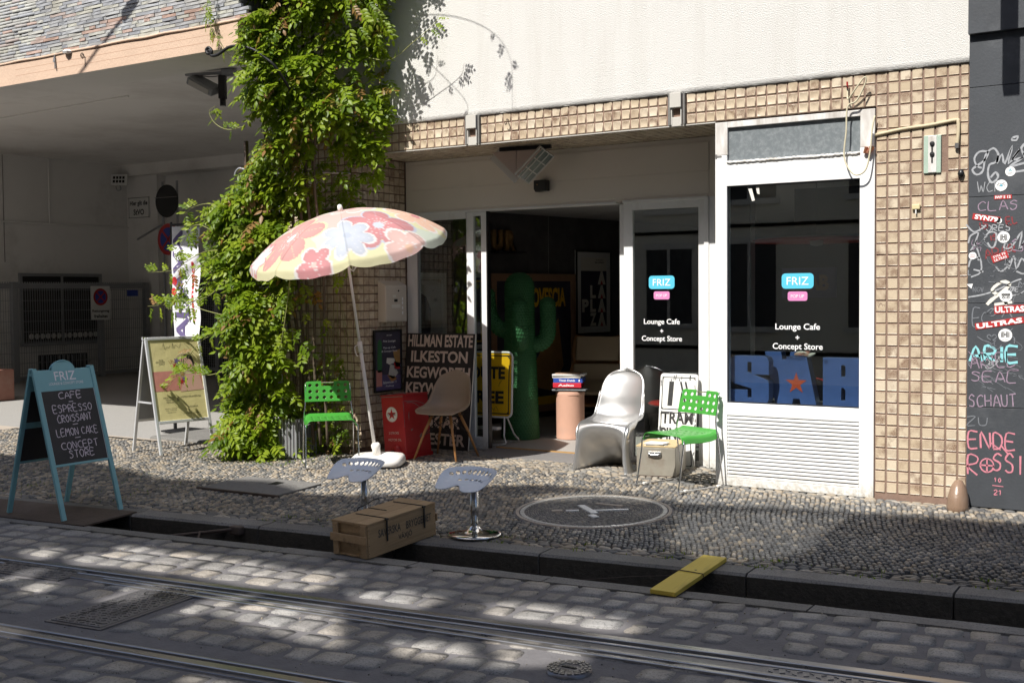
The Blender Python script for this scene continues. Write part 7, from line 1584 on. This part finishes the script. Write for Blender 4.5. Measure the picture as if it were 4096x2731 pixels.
for x in (-.2, .2): MB().tube([(x, .05, -2.62), (x, .05, 1.1)], .022, 8).build('post', 'galv', e)
MB().tube([(-1.25, .30, .05), (-.2, .05, .30)], .02, 6).build('arm', 'galv', e)
e = thing('round_sign_back', (-17.26, 14.93, 3.34), 'dark round traffic sign disc above the no stopping sign', 'sign'); MB().lathe([(.31, 0), (.31, .015), (0, .02)], 32, mx=FAC(0, 0, 0)).build('disc', 'black_plastic', e); MB().bar((-.3, -.03, .07), (.3, -.03, .07), .03, .01).build('bar', 'old_steel', e)
fe = thing('mesh_fence', (-18.75, 0, 0), 'grey steel mesh fence with a toothed top rail in front of the passage wall', 'fence')
box('top_rail', 'galv', -.03, .03, 11.0, 15.62, 1.70, 1.80, fe); box('bottom_rail', 'galv', -.03, .03, 11.0, 15.62, .04, .10, fe)
for y in (12.66, 14.52, 15.62): box('post', 'galv', -.05, .05, y-.05, y+.05, 0, 1.82, fe)
mb = MB()
for k in range(92): y = 11.05+k*.05; mb.box(-.0035, .0035, y-.0035, y+.0035, .1, 1.7)
for k in range(9): mb.box(-.008, .0, 11.05, 15.6, .15+k*.19, .158+k*.19)
for k in range(92): y = 11.05+k*.05; mb.box(-.01, .01, y-.008, y+.008, 1.80, 1.825)
o = mb.build('mesh_bars', 'galv', fe, clean=False); o['kind'] = 'stuff'
e = thing('rescue_route_sign', (-18.69, 14.48, 1.10), 'white sign Rettungsweg freihalten with no stopping symbol on the fence', 'sign'); q = frame((0, 0, 0), (0, 1, 0), (0, 0, 1))
MB().box(-.22, .22, 0, .65, 0, .006, q).build('plate', 'sign_white', e); flat('symbol_disc', 'sign_red', circ(.165), e, q @ Matrix.Translation((0, .44, 0)), .008); flat('symbol_disc', 'sign_blue', circ(.122), e, q @ Matrix.Translation((0, .44, 0)), .009)
for a in (45, -45): flat('symbol_bar', 'sign_red', [(-.13, -.014), (.13, -.014), (.13, .014), (-.13, .014)], e, q @ Matrix.Translation((0, .44, 0)) @ Matrix.Rotation(R(a), 4, 'Z'), .010)
text('Rettungsweg', .39, .065, 'black_print', e, q @ Matrix.Translation((0, .165, 0)), .008, .03); text('freihalten', .31, .065, 'black_print', e, q @ Matrix.Translation((0, .07, 0)), .008, .03)
fe = thing('passage_gate', (0, 15.3, 0), 'grey mesh gate closing the rear right of the passage', 'gate')
for x in (-17.5, -16.35, -15.0, -13.6, -12.2): box('post', 'galv', x-.05, x+.05, -.05, .05, 0, 2.02, fe)
box('top_rail', 'galv', -17.5, -12.2, -.03, .03, 1.92, 2.0, fe); box('bottom_rail', 'galv', -17.5, -12.2, -.03, .03, .12, .18, fe); mb = MB()
for k in range(105): x = -17.45+k*.05; mb.box(x-.0035, x+.0035, -.004, .004, .18, 1.92)
for k in range(34): mb.box(-17.45, -12.2, -.010, -.003, .2+k*.05, .206+k*.05)
o = mb.build('mesh_bars', 'galv', fe, clean=False); o['kind'] = 'stuff'
e = thing('blue_notice', (-18.70, 15.25, 1.55), 'tiny blue parking notice at the fence end', 'sign'); MB().box(0, .01, -.13, .13, 0, .12).build('plate', 'sign_blue', e)
e = thing('ceiling_lamps', (-10.33, 9.6, 4.19), 'floodlight and black spotlight on a bracket under the passage ceiling', 'lamp', R(20))
box('mount_bar', 'galv', -.30, .28, -.02, .02, -.05, -.02, e, .003); box('junction_box', 'galv', .18, .34, -.06, .06, -.07, .0, e, .006); MB().tube(catmull([(.2, 0, -.06), (.05, -.03, -.08), (-.1, -.02, -.06), (-.25, 0, -.04)], 4), .006, 5).build('flex', 'black_plastic', e)
q = Matrix.Translation((-.06, 0, -.17)) @ Matrix.Rotation(R(28), 4, 'Y') @ Matrix.Rotation(R(25), 4, 'X'); MB().box(-.19, .17, -.10, .10, -.05, .05, q).build('flood_case', 'grey_metal', e, bevel=.02); MB().box(-.15, .13, -.108, -.10, -.03, .03, q).build('flood_glass', 'frame_grey', e)
MB().box(.13, .21, -.04, .04, -.34, -.06).build('spot_body', 'black_plastic', e, bevel=.01); MB().tube([(.17, 0, -.34), (.17, 0, -.42)], .035, 12).build('spot_head', 'black_plastic', e, smooth=True); MB().tube([(.17, 0, -.42), (.17, 0, -.428)], .028, 12).build('lens', 'sign_white', e)
e = thing('wall_floodlight', (-19.15, 15.35, 3.78), 'small led floodlight in the far corner of the passage', 'lamp', R(35)); MB().box(-.16, .16, -.03, .03, 0, .22, Matrix.Rotation(R(-15), 4, 'X')).build('case', 'sign_white', e, bevel=.005); mb = MB()
for i in range(4):
    for j in range(2): mb.box(-.12+i*.062, -.075+i*.062, -.036, -.03, .04+j*.08, .095+j*.08, Matrix.Rotation(R(-15), 4, 'X'))
mb.build('led_field', 'black_plastic', e); MB().tube(catmull([(0, .05, 0), (.02, .05, -.08), (-.05, .05, -.10), (-.08, .05, -.02)], 4), .01, 6).build('flex', 'galv', e)
e = thing('scroll_bracket', (0, 7.45, 0), 'wrought iron scroll arm reaching out of the vine towards the passage', 'bracket')
MB().tube(catmull([(-8.02, 0, 3.769), (-7.995, 0, 3.782), (-7.998, 0, 3.755), (-8.03, 0, 3.755), (-8.045, 0, 3.79), (-8.01, 0, 3.805), (-7.975, 0, 3.77), (-7.985, 0, 3.733), (-7.902, 0, 3.728), (-7.741, .02, 3.787), (-7.538, .05, 3.751), (-7.402, .1, 3.658), (-7.328, .15, 3.573), (-7.3, .3, 3.4)], 6), .014, 6).build('scroll', 'black_iron', e, smooth=True)
e = thing('scroll_bracket', (0, 7.85, 0), 'lower wrought iron bracket with a rusty upright plate at the left edge of the vine', 'bracket')
box('plate', 'rust_plate', -7.98, -7.955, -.02, .02, 2.66, 3.0, e, .003); MB().tube(catmull([(-8.123, 0, 2.67), (-8.11, 0, 2.715), (-8.06, 0, 2.748), (-7.973, 0, 2.735), (-7.842, 0, 2.783), (-7.775, 0, 2.86), (-7.756, 0, 2.975)], 6), .012, 6).build('scroll', 'galv', e, smooth=True); MB().tube([(-7.97, 0, 2.73), (-7.2, .6, 2.70)], .014, 6).build('arm', 'galv', e)
e = thing('planter', (-7.88, 8.20, gz(8.2)), 'grey slatted metal planter box at the foot of the vine', 'planter', R(8))
box('tub', 'joint', -.24, .24, -.16, .16, 0, .34, e, .006); smesh_ = None
for k in range(14):
    for s in (-1, 1): box('slat', 'galv', -.25+k*.038, -.232+k*.038, s*.165-.004, s*.165+.004, .01, .38, e)
for s in (-1, 1):
    for k in range(9): box('slat', 'galv', s*.255-.004, s*.255+.004, -.15+k*.037, -.132+k*.037, .01, .38, e)

e = thing('brand_sign', (-3.42, 10.59, 1.62), 'dim pale SAAB lettering on a dark board deep behind the shop window', 'sign'); box('board', 'poster_violet', -.30, .22, 0, .01, -.14, .14, e); text('SAAB', .38, .15, 'poster_frame', e, FAC(-.04, -.001, 0), .001, .05)

# ------------------------------------------------------------------ climbing vine
vine = thing('climbing_vine', (-7.85, 8.30, 0), 'tall green wisteria-like vine covering the left pier from the planter to above the frame', 'vine'); VO = Vector((-7.85, 8.30, 0))
prof = [(7.0, -8.2, -6.9), (6.0, -8.2, -6.5), (5.2, -7.9, -6.45), (4.7, -7.86, -6.6), (4.26, -7.72, -6.83), (3.92, -7.74, -6.86), (3.58, -7.80, -6.86), (3.23, -7.80, -6.85), (2.88, -7.86, -6.86), (2.62, -8.12, -6.90), (2.45, -8.42, -7.18), (2.22, -8.60, -7.22), (1.98, -8.66, -7.28), (1.74, -8.40, -7.30), (1.5, -8.22, -7.30), (1.26, -8.26, -7.28), (1.02, -8.34, -7.32), (.78, -8.42, -7.46), (.54, -8.38, -7.56), (.3, -8.30, -7.60), (.0, -8.2, -7.62)]
prof = prof[::-1]
def xr(z):
    for (z0, a0, b0), (z1, a1, b1) in zip(prof, prof[1:]):
        if z0 <= z <= z1: f = (z-z0)/(z1-z0); return a0+(a1-a0)*f, b0+(b1-b0)*f
    return prof[-1][1:]
def leaflet(o, d, up, L, w):   # six sided folded blade
    d = d.normalized(); s = d.cross(up)
    if s.length < 1e-4: s = d.orthogonal()
    s.normalize(); n = s.cross(d).normalized(); fold = .25
    return [o, o+d*L*.28+s*w*.5-n*fold*w*.5, o+d*L*.62+s*w*.42-n*fold*w*.6, o+d*L-n*.12*L, o+d*L*.62-s*w*.42-n*fold*w*.6, o+d*L*.28-s*w*.5-n*fold*w*.5, o+d*L*.5+n*.0*L]
LF = [(0, 1, 6), (1, 2, 6), (2, 3, 6), (3, 4, 6), (4, 5, 6), (5, 0, 6)]
def compound(seedv, n=9, L=.19, ll=.072, lw=.034):
    r = random.Random(seedv); V = []; F = []
    pts = [Vector((0, L*t, -.05*t*t*L/.19)) for t in [k/(n//2) for k in range(n//2+1)]]
    for k in range(n):
        if k == n-1: o = pts[-1]; d = Vector((r.uniform(-.2, .2), 1, -.4))
        else:
            t = .22+.75*(k//2)/(n//2); o = Vector((0, L*t, -.05*t*t)); s = -1 if k % 2 else 1; d = Vector((s*1.0, r.uniform(.35, .75), r.uniform(-.55, -.05)))
        q = leaflet(o, d, Vector((r.uniform(-.2, .2), r.uniform(-.2, .2), 1)), ll*r.uniform(.8, 1.15), lw*r.uniform(.85, 1.15)); b = len(V); V += q; F += [tuple(i+b for i in f) for f in LF]
    return V, F
comps = [compound(s) for s in range(8)]; CF = comps[0][1]; comps = [c[0] for c in comps]
def orient(p, d, up, s):
    d = d.normalized(); x = d.cross(up).normalized(); z = x.cross(d)
    return [[x.x*s, d.x*s, z.x*s, p.x], [x.y*s, d.y*s, z.y*s, p.y], [x.z*s, d.z*s, z.z*s, p.z]]
LX = []
rv = random.Random(5)
def depth_y(u, z):   # front surface of the mass
    base = (7.40 if z > 3.3 else 7.40+(3.3-z)*.30)+.95*u if z > 2.3 else 7.72+.40*u
    return base
def clump(z, u): return math.sin(z*5.3+u*4)*.5+math.sin(z*11.7-u*7.1)*.35+math.sin(u*13+z*3)*.3
N = 8600
for i in range(N):
    z = rv.uniform(.10, 6.6) if rv.random() < .82 else rv.uniform(.1, 2.6)
    a, b = xr(z); u = rv.random(); x = a+(b-a)*u+rv.gauss(0, .035)
    thin = .95 if z > .9 else .75
    if rv.random() > thin: continue
    dens = clump(z, u)
    if dens < -.30 and rv.random() < .62: continue
    if u > .72 and z < 2.9 and rv.random() < .60: continue
    if z < 2.35 and x > -7.66 and rv.random() < .80: continue
    if z < 1.75 and x > -7.80 and rv.random() < .60: continue
    if z < 1.3 and u > .6 and rv.random() < .35: continue
    y0 = depth_y(u, z); y1 = 8.50; edge = min(u, 1-u)*2
    y = y0+(y1-y0)*(1-min(1, edge*2.2)**.5)*.8+abs(rv.gauss(0, .13))-.15*dens
    y = min(y, 8.56)
    out = Vector((rv.gauss((u-.5)*1.6, .55), rv.gauss(-.85, .40), rv.gauss(-.62, .42)))
    LX.append(orient(Vector((x, y, z))-VO, out, Vector((rv.gauss(0, .35), rv.gauss(-.9, .3), 1)), rv.uniform(.58, 1.10)*(1+.18*max(0, dens))))
# shoots with leaves
shoots = [[(-8.31, 7.75, 1.792), (-8.451, 7.75, 1.626), (-8.665, 7.72, 1.434), (-8.808, 7.7, 1.41), (-8.95, 7.7, 1.434)], [(-8.234, 7.8, 2.099), (-8.503, 7.75, 2.228), (-8.643, 7.75, 2.185), (-8.789, 7.75, 2.02), (-8.897, 7.75, 1.974)], [(-8.271, 7.75, 1.982), (-8.476, 7.75, 1.963), (-8.723, 7.75, 1.872), (-8.867, 7.75, 1.802), (-9.269, 7.75, 1.784)], [(-8.178, 7.75, 1.695), (-8.384, 7.75, 1.554), (-8.664, 7.75, 1.483), (-8.913, 7.75, 1.471), (-9.28, 7.75, 1.447)], [(-7.99, 7.8, 1.245), (-8.259, 7.75, 1.195), (-8.5, 7.75, 1.12), (-8.679, 7.75, .971), (-8.859, 7.74, .769), (-9.05, 7.74, .60)], [(-8.201, 7.8, .838), (-8.441, 7.75, .783), (-8.684, 7.72, .80), (-8.843, 7.7, .77)],
 [(-8.1, 7.8, 2.3), (-8.35, 7.75, 2.42), (-8.6, 7.75, 2.40), (-8.72, 7.75, 2.33)], [(-8.3, 7.8, 1.95), (-8.55, 7.74, 1.80), (-8.72, 7.72, 1.62), (-8.80, 7.7, 1.52)], [(-8.2, 7.8, 1.35), (-8.5, 7.74, 1.42), (-8.75, 7.72, 1.52), (-8.86, 7.7, 1.60)]]
bare = [[(-6.95, 8.35, 3.75), (-6.59, 8.3, 3.672), (-6.304, 8.28, 3.794), (-6.08, 8.28, 3.916), (-6.038, 8.3, 4.001)], [(-8.05, 7.5, 4.5), (-8.07, 7.5, 4.255), (-8.091, 7.5, 4.122), (-8.013, 7.5, 3.976), (-7.857, 7.5, 3.776), (-7.671, 7.5, 3.62)], [(-7.826, 7.7, 3.109), (-8.02, 7.68, 3.09), (-8.183, 7.67, 3.16), (-8.248, 7.66, 3.273), (-8.164, 7.66, 3.32)], [(-7.3, 7.9, 5.2), (-6.8, 7.7, 5.0), (-6.4, 7.62, 4.75), (-6.1, 7.6, 4.45), (-6.2, 7.6, 4.2)], [(-7.0, 7.95, 4.6), (-6.7, 7.85, 4.42), (-6.45, 7.8, 4.5), (-6.4, 7.8, 4.7)], [(-7.1, 7.9, 4.9), (-6.5, 7.7, 5.2), (-5.95, 7.6, 5.15), (-5.65, 7.6, 4.85), (-5.62, 7.6, 4.35)],
 [(-7.5, 7.95, 1.9), (-7.52, 7.9, 1.5), (-7.58, 7.88, 1.15), (-7.66, 7.9, .95)]]
mb = MB()
for P in shoots+bare:
    L = [Vector(p)-VO for p in P]; C_ = catmull(L, 6); MB().tube(C_, .0045, 5, .0018).build('shoot', 'stem', vine, smooth=True)
    isb = P in bare
    for i in range(2, len(C_)-1):
        if rv.random() < (.30 if isb else .62):
            d = (C_[i+1]-C_[i-1]).normalized(); side = d.cross(Vector((0, -1, 0)))*rv.choice((-1, 1))+Vector((0, rv.uniform(-.4, .1), -.25))+d*.5
            LX.append(orient(C_[i], side, Vector((0, -.6, 1)), rv.uniform(.30, .55) if isb else rv.uniform(.45, .78)))
# hanging sprays whose shadows fall on the render, right of the mass
for _ in range(90):
    z = rv.uniform(3.9, 5.6); x = rv.uniform(-6.9, -6.55-.10*(z-3.9)) + (.25 if z > 4.5 else 0); y = rv.uniform(7.95, 8.35); LX.append(orient(Vector((x, y, z))-VO, Vector((rv.gauss(.3, .4), -.3, -1)), Vector((0, -1, .3)), rv.uniform(.6, 1.0)))
for _ in range(110):       # bottom trailing growth on the tiled pier
    z = rv.uniform(.02, .95); x = rv.uniform(-7.75, -7.38); LX.append(orient(Vector((x, rv.uniform(8.42, 8.58), z))-VO, Vector((rv.gauss(0, .6), -.6, rv.gauss(-.2, .6))), Vector((0, -.8, 1)), rv.uniform(.45, .8)))
LX = np.array(LX); WP = LX[:, :, 3]+np.array(VO); t_, vis_ = in_view(WP, 0); sc = WP[:, 1]+.25*WP[:, 0]*0; ordv = np.argsort(np.where(vis_, sc, sc+100))
pieces('leaf', 'leaf', comps, CF, LX, vine, list(ordv), smooth=False)
mb = MB()
for k in range(7):
    x = -7.95+.09*k; P = [(x, 8.3, .1), (x+.05*math.sin(k), 8.28, .9), (-8.0+.11*k, 8.2, 1.8), (-7.95+.1*k, 8.1, 2.7), (-7.9+.12*k, 8.05, 3.8), (-7.9+.12*k, 8.1, 5.2), (-7.9+.1*k, 8.2, 6.6)]
    mb.tube(catmull([Vector(p)-VO for p in P], 5), .020-.001*k, 6)
mb.build('stem', 'bark', vine, smooth=True)
mb = MB()      # thin dry runners on the pier
for k in range(9):
    x = -7.40-.04*k; mb.tube(catmull([Vector(p)-VO for p in ((x, 8.60, .02), (x-.08*math.sin(k*2), 8.60, .4), (x+.06*math.cos(k), 8.60, .8), (x-.05, 8.60, 1.4+.2*math.sin(k)))], 5), .003, 4)
mb.build('runner', 'stem', vine, smooth=True)
# fallen leaves and tufts of grass on the pavement
e = thing('fallen_leaves', (0, 0, 0), 'scattered dry leaves and petals on the pebbles near the planter', 'leaves'); FX = []
for _ in range(150):
    x, y = rv.gauss(-7.85, .35), rv.uniform(7.7, 8.35); a = rv.uniform(0, 6.28); FX.append([[.014*math.cos(a), -.009*math.sin(a), 0, x], [.014*math.sin(a), .009*math.cos(a), 0, y], [rv.uniform(-.006, .006), rv.uniform(-.006, .006), 1, gz(y)+.012]])
o = bulk('leaf_litter', 'leaf', [(-1, 0, 0), (0, -1, 0), (1, 0, 0), (0, 1, 0)], [(0, 1, 2), (0, 2, 3)], FX, rng.uniform(.5, 1.0, len(FX)), e, False); e['kind'] = 'stuff'
e = thing('joint_grass', (0, 0, 0), 'small tufts of grass and moss between the stones', 'grass'); e['kind'] = 'stuff'; mb = MB()
for _ in range(900):
    if rv.random() < .5: x = rv.uniform(-12.5, -7.5); y = rv.uniform(kerb_back(x)+.1, 7.0)
    else: x = rv.uniform(-6, 0); y = kerb_back(x)+rv.choice((.005, .16))+rv.gauss(0, .006)
    if rv.random() < .6: x = round(x*1.7)/1.7+rv.gauss(0, .04)
    h = rv.uniform(.006, .02); a = rv.uniform(0, 6.28); c, s = math.cos(a)*.004, math.sin(a)*.004
    mb.add([(x-c, y-s, gz(y)-.003), (x+c, y+s, gz(y)-.003), (x+rv.gauss(0, .006), y+rv.gauss(0, .006), gz(y)+h)], [(0, 1, 2)])
o = mb.build('grass_blades', 'leaf', e, clean=False); o['kind'] = 'stuff'
bpy.context.view_layer.update()
